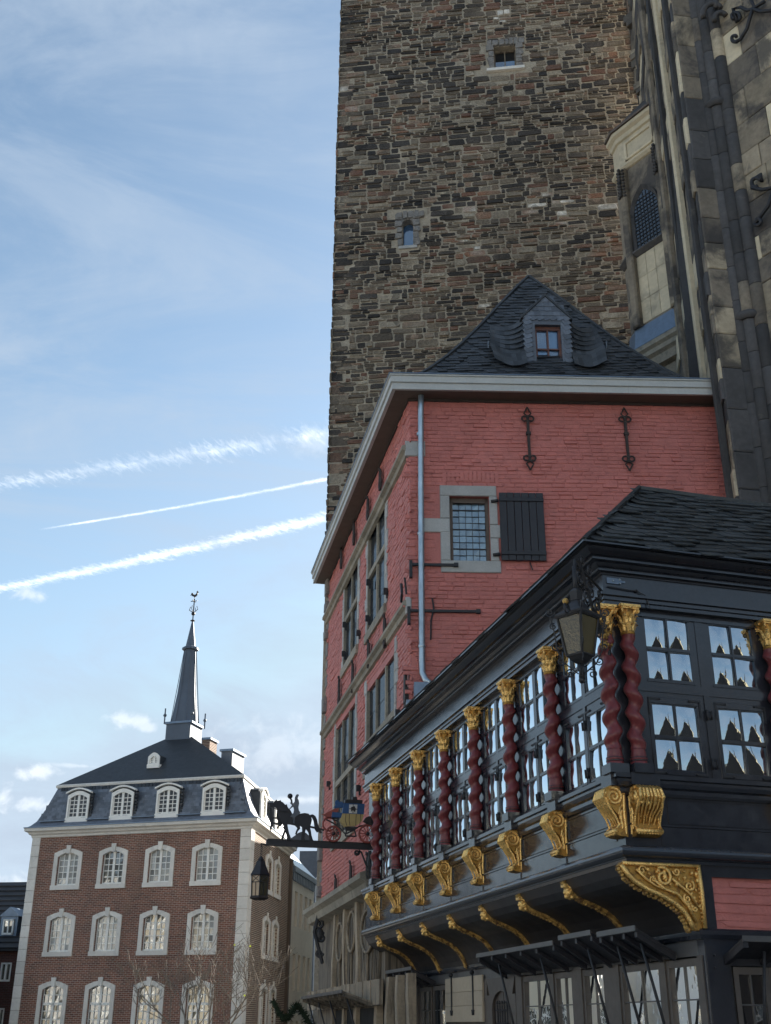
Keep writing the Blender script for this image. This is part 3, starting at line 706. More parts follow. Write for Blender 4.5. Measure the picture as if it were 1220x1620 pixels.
# open board shutter
sh0, sz1 = RR.hit(789, 780, .06); sh1, sz0 = RR.hit(865, 888, .06); sh1 -= .0
for i in range(6):
    a = sh0+(sh1-sh0)*i/6; b = sh0+(sh1-sh0)*(i+1)/6
    g = MB(); g.box(RR, a+.004, b-.004, .06+.004*(i % 2), .095+.004*(i % 2), sz0, sz1, bev=.006)
    if i == 0: shut = g.build('shutter', 'shutter', red); shut['label'] = 'open dark board shutter beside the leaded window'
    else: g.build('board', 'shutter', shut)
for z in (sz1-.16, sz0+.16):
    g = MB(); g.box(RR, sh0, sh1, .1, .122, z-.045, z+.045, bev=.008); g.build('batten', 'shutter', shut)
    g = MB(); g.tube([RR.P(sh0-.16, .05, z-.03), RR.P(sh0-.02, .1, z-.03)], .035, 6); g.build('hinge', 'iron', shut)
s_, z_ = RR.hit(840, 895, .1); g = MB(); g.tube([RR.P(s_, .03, z_+.1), RR.P(s_, .12, z_), RR.P(s_+.03, .12, z_-.1)], .014, 5); g.build('catch', 'iron', shut)
# wrought wall anchors
def anchor(W, u, z0, z1, o=.05, w=.15, parent=red, lab=None):
    g = MB(); g.box(W, u-.028, u+.028, o, o+.04, z0+.2, z1-.2)
    zm = z0+(z1-z0)*.58; g.box(W, u-.05, u+.05, o-.01, o+.055, zm-.03, zm+.03)
    for z, sg in ((z1-.28, 1), (z0+.28, -1)):
        for sd in (-1, 1):
            c = [W.P(u+sd*(w*.42)*(1-math.cos(t))*.9, o+.03, z+.06*math.sin(t)*sg) for t in [i*2*math.pi/12 for i in range(13)]]
            g.tube(c, .021, 5)
            g.tube([W.P(u, o+.03, z+sg*.05), W.P(u+sd*.075, o+.03, z+sg*.13), W.P(u, o+.03, z+sg*.28)], .019, 5)
    return g.build('wall_anchor', 'rust_iron', parent)
for (xa, ya, xb, yb) in ((835, 645, 838, 744), (989, 646, 994, 745)):
    ua, zt = RR.hit(xa, ya, .06); ub, zb = RR.hit(xb, yb, .06); anchor(RR, (ua+ub)/2, zb, zt, w=.17)
for (x0, x1, y) in ((650, 722, 893), (647, 757, 966)):
    ua, z_ = RR.hit(x0, y, .06); ub, _ = RR.hit(x1, y, .06); g = MB(); g.box(RR, ua-.02, ub, .04, .085, z_-.025, z_+.025); g.box(RR, ub-.05, ub+.04, .03, .1, z_-.04, z_+.04); g.box(RR, ua-.03, ua+.03, -.01, .1, z_-.28, z_+.08); g.build('tie_bar', 'iron', red)
ua, z_ = RR.hit(684, 955, .06); g = MB(); g.tube([RR.P(ua, .05, z_+.12), RR.P(ua+.03, .07, z_-.1), RR.P(ua-.03, .06, z_-.35), RR.P(ua-.04, .05, z_-.75)], .018, 5); g.build('iron_hook', 'iron', red)
# left wall: slender anchors with side loops
def side_anchor(u, z0, z1):
    W = RL; o = .05; h = z1-z0; g = MB(); g.box(W, u-.035, u+.035, o, o+.06, z0, z1-.12)
    g.tube([W.P(u, o+.03, z1-.18), W.P(u+.01, o+.04, z1-.04), W.P(u+.12, o+.04, z1), W.P(u+.14, o+.03, z1-.06)], .022, 5)
    for zz in (z0+h*.28, z0+h*.5, z0+h*.66):
        rr_ = .12 if zz < z0+h*.4 else .085
        for sd in (-1, 1):
            g.tube([W.P(u+sd*rr_*math.sin(math.pi*i/8)*1.1, o+.03, zz-rr_*1.4*math.cos(math.pi*i/8)) for i in range(9)], .025, 5)
    return g.build('side_anchor', 'rust_iron', red)
for x, y0, y1 in ((603, 738, 775), (583.5, 783, 822), (561.5, 822, 861), (541.5, 865, 898), (610, 970, 1025), (584.5, 1010, 1056), (559.5, 1043, 1095), (538, 1068, 1120), (532.5, 1383, 1426), (556.5, 1361, 1412), (583, 1347, 1400)):
    u, z1 = RL.hit(x, y0, .06); _, z0 = RL.hit(x, y1, .06); side_anchor(u, z0, z1)
u, z1 = RL.hit(641, 1059, .08); _, z0 = RL.hit(640, 1135, .08); g = MB(); g.box(RL, u-.07, u+.07, .05, .1, z0, z1); g.box(RL, u-.12, u+.05, .04, .11, z0+.25, z0+.55); g.build('iron_bar', 'rust_iron', red)
# string courses
def string(z, h, pr, name='string_course', W=RL, s0=-.02, s1=RD+.12, m='string_stone', wob=0):
    g = MB(); n_ = 14
    for i in range(n_):
        a = s0+(s1-s0)*i/n_; b = s0+(s1-s0)*(i+1)/n_-.006
        g = MB(); A = [(0, z-h*.5), (pr*.45, z-h*.42), (pr*.55, z-h*.1), (pr, z+h*.05), (pr, z+h*.3), (0, z+h*.5)]
        g.prism([W.P(a, o_, zz) for o_, zz in A], [W.P(b, o_, zz) for o_, zz in A]); g.build(name, m, red)
string(12.78, .3, .17); string(9.28, .3, .15)
for z, w_, x in ((12.83, .33, 1), (9.3, .22, 0)):
    g = MB(); g.box(RR, -.1, w_ if x else .02, -.05, .04, z-.2, z+.16, bev=.02); g.build('corner_stone', 'grey_stone', red)
u, z_ = RL.hit(637, 975, .2)
g = MB(); g.tube([RL.P(.55, .05, 9.55), RL.P(.4, .1, 9.5), RL.P(.25, .12, 9.62), RL.P(.3, .12, 9.85)], .03, 5); g.tube([RL.P(.1, .05, 9.45), RL.P(.08, .1, 9.9)], .022, 5); g.build('iron_hook', 'iron', red)
# mullioned stone windows on the left wall
def mull(h, bars, cross, name='side_window', extra=None):
    a, b, c, d_ = h; g = MB()
    g.box(RL, a-.02, a+.08, -.2, .02, c, d_); g.box(RL, b-.08, b+.02, -.2, .02, c, d_)
    g.box(RL, a-.12, b+.12, -.2, .07, c-.22, c)
    for k in range(1, bars): u = a+(b-a)*k/bars; g.box(RL, u-.05, u+.05, -.18, .0, c, d_)
    for z in cross: g.box(RL, a, b, -.175, .01, z-.07, z+.07)
    o = g.build(name, 'string_stone', red)
    zz = [c]+[z for z in cross]+[d_]; rr = random.Random(int(a*31))
    for k in range(bars):
        u0 = a+(b-a)*k/bars+.05; u1 = a+(b-a)*(k+1)/bars-.05
        for j in range(len(zz)-1):
            n_ = max(2, int((zz[j+1]-zz[j])/.42))
            for i in range(n_):
                v0 = zz[j]+(zz[j+1]-zz[j])*i/n_; v1 = zz[j]+(zz[j+1]-zz[j])*(i+1)/n_; t = rr.uniform(-.006, .006)
                p = MB(); p.add([RL.P(u0, -.05+t, v0+.008), RL.P(u1, -.05-t, v0+.008), RL.P(u1, -.05-t*.5, v1-.008), RL.P(u0, -.05+t*.7, v1-.008)], [(0, 1, 2, 3)]); p.build('pane', 'pane_old', o)
    bk = MB(); bk.box(RL, a, b, -.2, -.215, c, d_); bk.build('dark_backing', 'dark_in', o)
    it = []; z = c
    while z < d_:      # toothed jamb stones
        hh = rr.uniform(.25, .5)
        for sg, u in ((-1, a), (1, b)):
            ww = rr.uniform(.1, .3); it.append(RL.mat4(u+sg*ww/2, .0, z+hh/2, ww, hh*.97, .03))
        z += hh
    place_pieces(it, 'block', 'jamb_stone', 'grey_stone', o)
def zat(W, x, y): return W.hit(x, y)[1]
mull(W1, 2, [zat(RL, 611, 860)]); mull(W2, 2, [zat(RL, 568, 940)]); mull(W3, 3, [zat(RL, 626, 1124)]); mull(W4, 3, [zat(RL, 564, 1203)])
for x, y in ((581, 921), (579.5, 978), (608, 935), (543.5, 988), (542, 1034), (565, 1001), (518, 1240), (627, 1128), (565, 1247)):
    u, z = RL.hit(x, y, .1); g = MB(); g.box(RL, u-.03, u+.05, .03, .12, z-.07, z+.07); g.box(RL, u-.01, u+.02, .0, .06, z-.16, z+.05); g.build('shutter_pintle', 'iron', red)
# ragged stones on the far edge
it = []; z = 4.8; rr = random.Random(21)
RE = Wall(RL.P(RD, 0, 0), 78.7, 1)
while z < 13.8:
    hh = rr.uniform(.25, .6); it.append(RL.mat4(RD-.02, .0, z+hh/2, .35, hh*.9, rr.choice((.03, .05, .13)))); z += hh*rr.uniform(1, 1.6)
place_pieces(it, 'block', 'edge_stone', 'dark_dressed', red)
g = MB(); g.box(RL, RD-.01, RD+.02, 0, -4, 4.5, ZW+.3); g.build('far_wall', 'red_paint', red)
# ---- bleached timber front at the foot of the red house
tim = 'old_wood'
g = MB(); g.box(RL, 2.4, RD+.05, .0, -.5, 0, 4.3); g.build('timber_wall', 'old_wood_dark', red)
A = [(0, 4.05), (.3, 4.12), (.34, 4.28), (.46, 4.36), (.46, 4.47), (0, 4.6)]
for i in range(6):
    a = 2.75+(RD+.2-2.75)*i/6; b = 2.75+(RD+.2-2.75)*(i+1)/6-.006; g = MB(); g.prism([RL.P(a, o_, z) for o_, z in A], [RL.P(b, o_, z) for o_, z in A]); g.build('timber_cornice', 'string_stone', red)
posts = []
for x in (522, 538.5, 558, 589, 606, 622, 638): posts.append(RL.hit(x, 1500, .22)[0])
for u in posts:
    z0, z1 = 0, (4.1 if u > 2.75 else 2.45); rr = random.Random(int(u*10)); pa = []
    g = MB(); rings = []
    for i in range(8):
        t = i/7; z = z0+(z1-z0)*t; wv = .13+.03*math.sin(t*5+u); du = .03*math.sin(t*6+u*3)
        rings.append([RL.P(u+du+sx*wv, .02 if so_ == 0 else .15+.02*math.sin(t*9+u), z) for sx, so_ in ((-1, 0), (1, 0), (1, 1), (-1, 1))])
    g.rings(rings, smooth=False); g.build('timber_post', tim, red)
zb0 = 2.35
for i in range(len(posts)-1):
    a, b = posts[i+1], posts[i]; a, b = min(a, b)+.15, max(a, b)-.15; rr = random.Random(i+50)
    if a < 2.5: continue
    # diagonal infill boards radiating to an oval
    cu, cz = (a+b)/2, 3.42+.12*(i % 2); ru, rz = (b-a)*.36, .42
    for k in range(9):
        u = a+(b-a)*(k+.5)/9; g = MB(); lean = (u-cu)*.55
        q_ = [(u-.05, zb0), (u+.05, zb0), (u+.05+lean*.3, cz-.2), (u-.05+lean*.3, cz-.2)]
        g.prism([RL.P(x_, .005, z) for x_, z in q_], [RL.P(x_, .05+.03*rr.random(), z) for x_, z in q_]); 
        q_ = [(u-.05+lean*.3, cz+.2), (u+.05+lean*.3, cz+.2), (u+.05-lean*.2, 4.08), (u-.05-lean*.2, 4.08)]
        g.prism([RL.P(x_, .005, z) for x_, z in q_], [RL.P(x_, .05+.03*rr.random(), z) for x_, z in q_]); g.build('infill_board', 'old_wood_dark', red)
    g = MB(); g.tube([RL.P(cu+ru*math.cos(t), .11, cz+rz*math.sin(t)) for t in [k*2*math.pi/20 for k in range(20)]], .035, 6, closed=True)
    g.tube([RL.P(cu, .1, cz-rz), RL.P(cu+.02, .1, cz-rz-.25), RL.P(cu, .1, zb0+.1)], .03, 5); g.build('oval_frame', tim, red)
    g = MB(); g.add([RL.P(cu+ru*math.cos(t), .085, cz+rz*math.sin(t)) for t in [k*2*math.pi/20 for k in range(20)]], [tuple(range(20))])
    for k in (-1, 0, 1): g.box(RL, cu+k*ru*.5-.02, cu+k*ru*.5+.01, .086, .1, cz-rz*.7, cz+rz*.7)
    g.build('oval_panel', 'old_wood_dark', red)
    g = MB(); g.box(RL, a, b, .06, .07, 0, 1.95); g.build('shop_opening', 'dark_in', red)
rr = random.Random(77)
u = 1.6
while u < RD:
    ww = rr.uniform(.22, .5); g = MB(); g.box(RL, u, u+ww-.015, .2, .26+.03*rr.random(), 1.98, 2.42+.02*rr.random()); g.build('lintel_board', tim, red); u += ww
def awning(W, s0, s1, zi, oi, oo, zo, parent, name='propped_shutter', m='shutter', stays=True, group=None, batt=4, edge='paint_grey'):
    """board shutter hinged at (oi, zi), propped out to (oo, zo)"""
    def P(u, t, k): return W.P(u, oi+(oo-oi)*t, zi+(zo-zi)*t+k)
    k = max(2, round((s1-s0)/.42)); par = None
    for i in range(k):
        a = s0+(s1-s0)*i/k; b = s0+(s1-s0)*(i+1)/k-.012; g = MB()
        g.hexa([P(a, 0, 0), P(b, 0, 0), P(b, 1, 0), P(a, 1, 0), P(a, 0, .03), P(b, 0, .03), P(b, 1, .03), P(a, 1, .03)])
        if par is None: par = g.build(name, m, parent)
        else: g.build('board', m, par)
    for i in range(batt+1):
        u = s0+.03+(s1-s0-.06)*i/batt; g = MB()
        g.hexa([P(u-.03, .0, -.06), P(u+.03, .0, -.06), P(u+.03, .97, -.06), P(u-.03, .97, -.06), P(u-.03, 0, -.003), P(u+.03, 0, -.003), P(u+.03, .97, -.003), P(u-.03, .97, -.003)]); g.build('batten', m, par)
    g = MB()
    g.hexa([P(s0-.01, 1.0, -.012), P(s1+.01, 1.0, -.012), P(s1+.01, 1.03, -.012), P(s0-.01, 1.03, -.012), P(s0-.01, 1.0, .045), P(s1+.01, 1.0, .045), P(s1+.01, 1.03, .045), P(s0-.01, 1.03, .045)]); g.build('edge_strip', edge, par)
    if stays:
        for u in stays:
            g = MB(); g.tube([P(u, .72, -.05), W.P(u, oi+.02, zi-1.15)], .017, 6); g.build('stay_rod', 'iron', par)
    return par
# shutters over the shop of the timber front
awning(RL, posts[3]-.3, posts[0]+.1, 2.02, .28, .85, 2.2, red, stays=[posts[3]+.1, posts[2], posts[1], posts[0]], batt=9, m='old_wood_dark')

# ------------------------------------------------------------------ projecting timber house with twisted columns
post = thing('projecting_timber_house', 'dark painted timber bay building with twisted oxblood columns and gilded brackets', 'timber house', (PC.x, PC.y, 0))
LL, RR_ = 11.95, 5.2
def psweep(prof, name, m, par=None, la=LL, lb=RR_, soft=False):
    g = MB(); sweep(g, prof, L, R, PC, la, lb); return g.build(name, m, par or post)
def two_tone(prof, name, la=LL, lb=RR_): return psweep(prof, name, 'paint', None, la, lb)
# body behind the windows
g = MB(); sweep(g, [(-.06, 3.2), (-.06, 6.7), (-.3, 6.7), (-.3, 3.2)], L, R, PC, LL-.02, RR_); g.box(L, LL-.05, LL, -3, -.05, 3.2, 6.6); g.build('inner_wall', 'dark_in', post)
g = MB(); g.box(L, LL-.02, LL+.0, -.6, .0, 3.2, 6.5); g.build('end_wall', 'paint', post)
# mouldings: sill, panel zone, boards, bottom roll
two_tone([(-.05, 3.9), (.05, 3.9), (.07, 3.93), (.07, 3.97), (.1, 3.99), (.12, 4.03), (.12, 4.06), (.15, 4.07), (.15, 4.115), (-.05, 4.13)], 'sill_moulding')
two_tone([(-.05, 3.6), (.015, 3.6), (.015, 3.9), (-.05, 3.9)], 'apron_panel')
two_tone([(-.05, 3.37), (.04, 3.37), (.04, 3.58), (.055, 3.585), (.055, 3.605), (.015, 3.615), (-.05, 3.615)], 'base_board')
two_tone([(-.05, 3.2), (.05, 3.2), (.06, 3.235), (.08, 3.24)]+[(.08+.055*math.sin(math.pi*i/8), 3.305-.06*math.cos(math.pi*i/8)) for i in range(9)]+[(.05, 3.37), (-.05, 3.37)], 'roll_moulding')
# entablature
two_tone([(-.05, 6.06), (.1, 6.06), (.1, 6.1), (.12, 6.11), (.12, 6.15), (.15, 6.16), (.15, 6.19), (.1, 6.2), (-.05, 6.2)], 'architrave')
two_tone([(-.05, 6.2), (.1, 6.2), (.1, 6.42), (-.05, 6.42)], 'frieze')
two_tone([(-.05, 6.42), (.12, 6.42), (.12, 6.44), (.17, 6.445), (.17, 6.475), (.2, 6.49), (.23, 6.52), (.3, 6.525), (.3, 6.555), (.34, 6.565), (.4, 6.6), (.42, 6.615), (.42, 6.635), (-.05, 6.65)], 'cornice')
# roof
OE = .47
ev = mitre(OE, 6.635, L, R, PC)
best = None
for wi in range(20, 300, 3):
    for hi in range(20, 300, 3):
        p = mitre(OE-wi/100, 6.635+hi/100, L, R, PC); d_ = p-EYE; cp, sp = math.cos(PITCH), math.sin(PITCH)
        dep = d_.y*cp+d_.z*sp; u = d_.x/dep; v = (-d_.y*sp+d_.z*cp)/dep; e = abs(610+u*FPX-1012)+abs(810-v*FPX-773)
        if best is None or e < best[0]: best = (e, wi/100, hi/100)
print('postwagen hip', best)
wI, hI = best[1], best[2]
hp = mitre(OE-wI, 6.635+hI, L, R, PC)
lE = L.P(LL+.25, OE, 6.635); lT = L.P(LL+.25, OE-wI, 6.635+hI); rE = R.P(RR_+.4, OE, 6.635); rT = R.P(RR_+.4, OE-wI, 6.635+hI)
g = MB(); g.add([lE, ev, hp, lT], [(0, 1, 2, 3)]); g.add([ev, rE, rT, hp], [(0, 1, 2, 3)])
bk_ = mitre(OE-wI-2.5, 6.635+hI-.6, L, R, PC); g.add([hp, rT, rT-R.n*2.5, bk_], [(0, 1, 2, 3)]); g.add([lT, hp, bk_, lT-L.n*1.5], [(0, 1, 2, 3)])
proof = g.build('roof', 'slate_moss', post)
def strip_edges(a, b, c, d_, k=1): return [a, c], [b, d_]
roof_face_slates([ev.copy(), hp.copy()], [rE, rT], 'slate_moss', proof, .27, .13, .16, .016, limit=220, rr=random.Random(31))
roof_face_slates([lE, lT], [ev, hp], 'slate_moss', proof, .27, .13, .1, .018, limit=280, name='side_slate', rr=random.Random(32))
g = MB(); g.tube([ev+Vector((0, 0, .03)), hp+Vector((0, 0, .05))], .035, 5); g.tube([hp+Vector((0, 0, .04)), rT+Vector((0, 0, .04))], .04, 5); g.build('hip_ridge', 'slate_moss', proof)
psweep([(.4, 6.64), (.49, 6.64), (.49, 6.66), (.4, 6.68)], 'eaves_board', 'paint')

# window bays: frame board with openings, domed panes, strap hinges
def dome(W, u0, u1, z0, z1, o, b, seed):
    rr = random.Random(seed); k = 6; mb_ = MB(); vs = []; tx, tz = rr.uniform(-.006, .006), rr.uniform(-.005, .005); b = b*rr.uniform(.75, 1.2)
    ph = rr.uniform(0, 6)
    for j in range(k+1):
        for i in range(k+1):
            a = i/k*2-1; c = j/k*2-1
            h = b*(1-a*a)*(.6+.4*(1-c*c))+b*.45*(1-c*c)+tx*a+tz*c+.0012*math.sin(3*a+ph)*math.cos(2.5*c+ph)
            vs.append(W.P(u0+(u1-u0)*i/k, o+h, z0+(z1-z0)*j/k))
    mb_.add(vs, [(j*(k+1)+i, j*(k+1)+i+1, (j+1)*(k+1)+i+1, (j+1)*(k+1)+i) for j in range(k) for i in range(k)], smooth=True)
    return mb_
ZR = [(5.63, 5.97), (5.25, 5.58), (4.6, 4.95), (4.22, 4.55)]
pid = [0]
def bay(W, u0, u1, ml, mr, pw, mid, o=0.0, lab=None):
    """u0,u1 outer limits; two lights of two panes each"""
    tot = u1-u0; bar = .035; lights = []
    x = u0+ml; lights.append((x, x+2*pw+bar)); x2 = u1-mr-2*pw-bar; lights.append((x2, x2+2*pw+bar))
    holes = []
    for a, b in lights:
        for z0, z1 in ZR:
            holes.append((a, a+pw, z0, z1)); holes.append((a+pw+bar, b, z0, z1))
    g = MB(); wall_sheet(g, W, u0, u1, 4.12, 6.08, holes, .035, o)
    fr = g.build('window', 'paint', post)
    for h in holes:
        dome(W, h[0]-.002, h[1]+.002, h[2]-.002, h[3]+.002, o-.016, .0105, pid[0]).build('pane', 'pane', fr); pid[0] += 1
    # proud rails: transom, centre post, casement frames
    g = MB(); g.box(W, u0, u1, o, o+.012, 5.09, 5.2); g.build('transom', 'paint', fr); g = MB(); g.box(W, u0, u1, o, o+.02, 5.985, 6.06); g.build('head_rail', 'paint', fr)
    g = MB(); c = (lights[0][1]+lights[1][0])/2; g.box(W, c-.035, c+.035, o, o+.014, 4.12, 5.09); g.box(W, c-.05, c+.05, o, o+.008, 5.2, 5.985); g.build('centre_post', 'paint', fr)
    for a, b in lights:
        g = MB()
        for (p, q_, r_, s_) in ((a-.055, b+.055, 4.155, 4.21), (a-.055, b+.055, 4.96, 5.03), (a-.055, a-.004, 4.21, 4.96), (b+.004, b+.055, 4.21, 4.96), (a+pw+.004, a+pw+bar-.004, 4.21, 4.96)): g.box(W, p, q_, o, o+.009, r_, s_, bev=.003)
        for z in (4.575,): g.box(W, a, b, o, o+.0085, z-.016, z+.016)
        g.build('casement', 'paint', fr)
        g = MB()
        for (p, q_, r_, s_) in ((a-.03, b+.03, 5.21, 5.24), (a-.03, b+.03, 5.975, 5.984), (a+pw+.006, a+pw+bar-.006, 5.24, 5.975), (a, b, 5.592, 5.618)): g.box(W, p, q_, o, o+.01, r_, s_)
        g.build('glazing_bar', 'paint', fr)
        for sx, ux in ((1, a-.05), (-1, b+.05)):      # L-shaped strap hinges
            for zz, sz in ((5.02, -1), (4.165, 1)):
                g = MB(); g.box(W, ux, ux+sx*.022, o+.0095, o+.018, zz, zz+sz*.2); g.box(W, ux+sx*.022, ux+sx*.14, o+.0095, o+.018, zz, zz+sz*.022); g.ball(W.P(ux+sx*.14, o+.014, zz+sz*.011), .015, seg=6, rg=4); g.build('strap_hinge', 'iron', fr)
    for zz in (4.86, 4.3):
        g = MB(); g.box(W, c-.04, c+.04, o+.0145, o+.03, zz-.03, zz+.03); g.tube([W.P(c-.03, o+.03, zz-.06), W.P(c-.03, o+.035, zz+.06)], .014, 6); g.tube([W.P(c+.03, o+.03, zz-.05), W.P(c+.03, o+.035, zz+.05)], .012, 6); g.build('window_catch', 'iron', fr)
    return fr
bot = [(968, 1212), (879, 1256), (814, 1290), (752, 1325), (704, 1352), (660, 1374), (626, 1392), (593, 1405)]
top = [(955, 985), (870, 1040), (803, 1092), (746, 1140), (700, 1178), (658, 1208), (624, 1235), (597, 1262)]
us = [(L.hit(*b_, .09)[0]+L.hit(*t_, .09)[0])/2 for b_, t_ in zip(bot, top)]
print('columns', [round(u, 2) for u in us])
st_ = (us[-1]-us[1])/6
UL = [.06]+[us[1]+st_*i for i in range(7)]
for i in range(7):
    a, b = UL[i], UL[i+1]; wd = b-a; bay(L, a+.0005, b, .22*wd/1.62, .22*wd/1.62, .243*wd/1.62, .2)
for a_ in ((L, -.0, .06, -.05, .002, 4.12, 6.08), (L, UL[-1], LL, -.05, .0, 4.12, 6.08), (R, 0, .17, -.05, .002, 4.12, 6.08)): g = MB(); g.box(*a_); g.build('corner_post', 'paint', post)
UR = [.16, 2.02, 3.88]
bay(R, .17, 2.02, .275, .17, .262, .2); bay(R, 2.0205, 3.88, .2, .2, .262, .2)
g = MB(); g.box(R, 3.881, RR_, -.05, .0, 4.12, 6.08); g.build('end_board', 'paint', post)

def twisted_column(W, u, o, ph, hand=1, z0=4.12, z1=6.06):
    g = MB(); c = W.P(u, o, 0); seg = 18; rr = .086; am = .026; zb, zt = z0+.27, z1-.36; turns = 5.0
    rings = []; k = 74
    for i in range(k+1):
        t = i/k; z = zb+(zt-zb)*t; e = min(1, t*14, (1-t)*14); th = ph+hand*2*math.pi*turns*t; ra = rr*(1-.1*t)
        cx_, cy_ = am*e*math.cos(th), am*e*math.sin(th)
        rings.append([Vector((c.x+cx_+ra*math.cos(2*math.pi*j/seg), c.y+cy_+ra*math.sin(2*math.pi*j/seg), z)) for j in range(seg)])
    g.rings(rings)
    g.lathe((c.x, c.y, 0), [(.095, z0+.1), (.095, z0+.13), (.086, z0+.135), (.086, z0+.145), (.096, z0+.155), (.096, z0+.17), (.084, z0+.18), (.088, z0+.2), (.078, z0+.27)], 18)
    col_ = g.build('column', 'column', post)
    g = MB(); g.lathe((c.x, c.y, 0), [(.099, z0+.134), (.0995, z0+.146)], 18); g.lathe((c.x, c.y, 0), [(.0985, z0+.171), (.098, z0+.179)], 18); g.build('base_ring', 'shutter', col_)
    g = MB(); g.box(W, u-.115, u+.115, o-.11, o+.115, z0+.0, z0+.1); g.build('plinth', 'paint', col_)
    # gilded capital: bell, two ranks of leaves, corner volutes, abacus
    zc = zt; g = MB(); h = z1-zt
    g.lathe((c.x, c.y, 0), [(.07, zc), (.082, zc+.012), (.082, zc+.03), (.068, zc+.04), (.066, zc+.12), (.075, zc+.2), (.1, zc+h-.05)], 16)
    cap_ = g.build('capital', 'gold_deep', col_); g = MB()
    for rank, (zz, hh, r0, r1, n_) in enumerate(((zc+.04, .1, .072, .105, 8), (zc+.12, .11, .076, .115, 8))):
        for j in range(n_):
            a = 2*math.pi*(j+.5*rank)/n_; ca, sa = math.cos(a), math.sin(a); tx, ty = -sa, ca; wl = .03
            def lp(s_, r_, z_): return Vector((c.x+ca*r_+tx*s_, c.y+sa*r_+ty*s_, z_))
            q0 = [lp(-wl*.8, r0, zz), lp(0, r0+.008, zz), lp(wl*.8, r0, zz)]; q1 = [lp(-wl, r0+.008, zz+hh*.55), lp(0, r0+.024, zz+hh*.55), lp(wl, r0+.008, zz+hh*.55)]
            q2 = [lp(-wl*.7, r1, zz+hh*.95), lp(0, r1+.012, zz+hh), lp(wl*.7, r1, zz+hh*.95)]; q3 = [lp(-wl*.4, r1+.016, zz+hh*.78), lp(0, r1+.024, zz+hh*.76), lp(wl*.4, r1+.016, zz+hh*.78)]
            g.add(q0+q1+q2+q3, [(0, 1, 4, 3), (1, 2, 5, 4), (3, 4, 7, 6), (4, 5, 8, 7), (6, 7, 10, 9), (7, 8, 11, 10)])
    for sx in (-1, 1):
        for so_ in (-1, 1):
            dirv = (W.d*sx+W.n*so_).normalized(); cc = c+dirv*.125+Vector((0, 0, zc+h-.085))
            sp_ = [cc+dirv*(.034*(1-t/26)*math.cos(t*.55+1.6))+Vector((0, 0, .034*(1-t/26)*math.sin(t*.55+1.6))) for t in range(22)]
            g.tube(sp_, .012, 5); g.tube([c+dirv*.07+Vector((0, 0, zc+.17)), c+dirv*.1+Vector((0, 0, zc+h-.07)), cc+Vector((0, 0, .035))], .012, 5)
    for q_ in (W.n, -W.n, W.d, -W.d): g.ball(c+q_*.11+Vector((0, 0, zc+h-.05)), .022, seg=7, rg=5)
    g.box(W, u-.125, u+.125, o-.115, o+.125, z1-.045, z1-.015); g.box(W, u-.11, u+.11, o-.1, o+.11, z1-.065, z1-.045)
    g.build('capital_leaves', 'gold', col_)
    return col_
for i, u in enumerate(UL): twisted_column(L, u-(.08 if i == 0 else 0), .08 if i == 0 else .09, 1.0+i*.35)
for i, u in enumerate(UR): twisted_column(R, u+.01, .09, .4+i, -1)

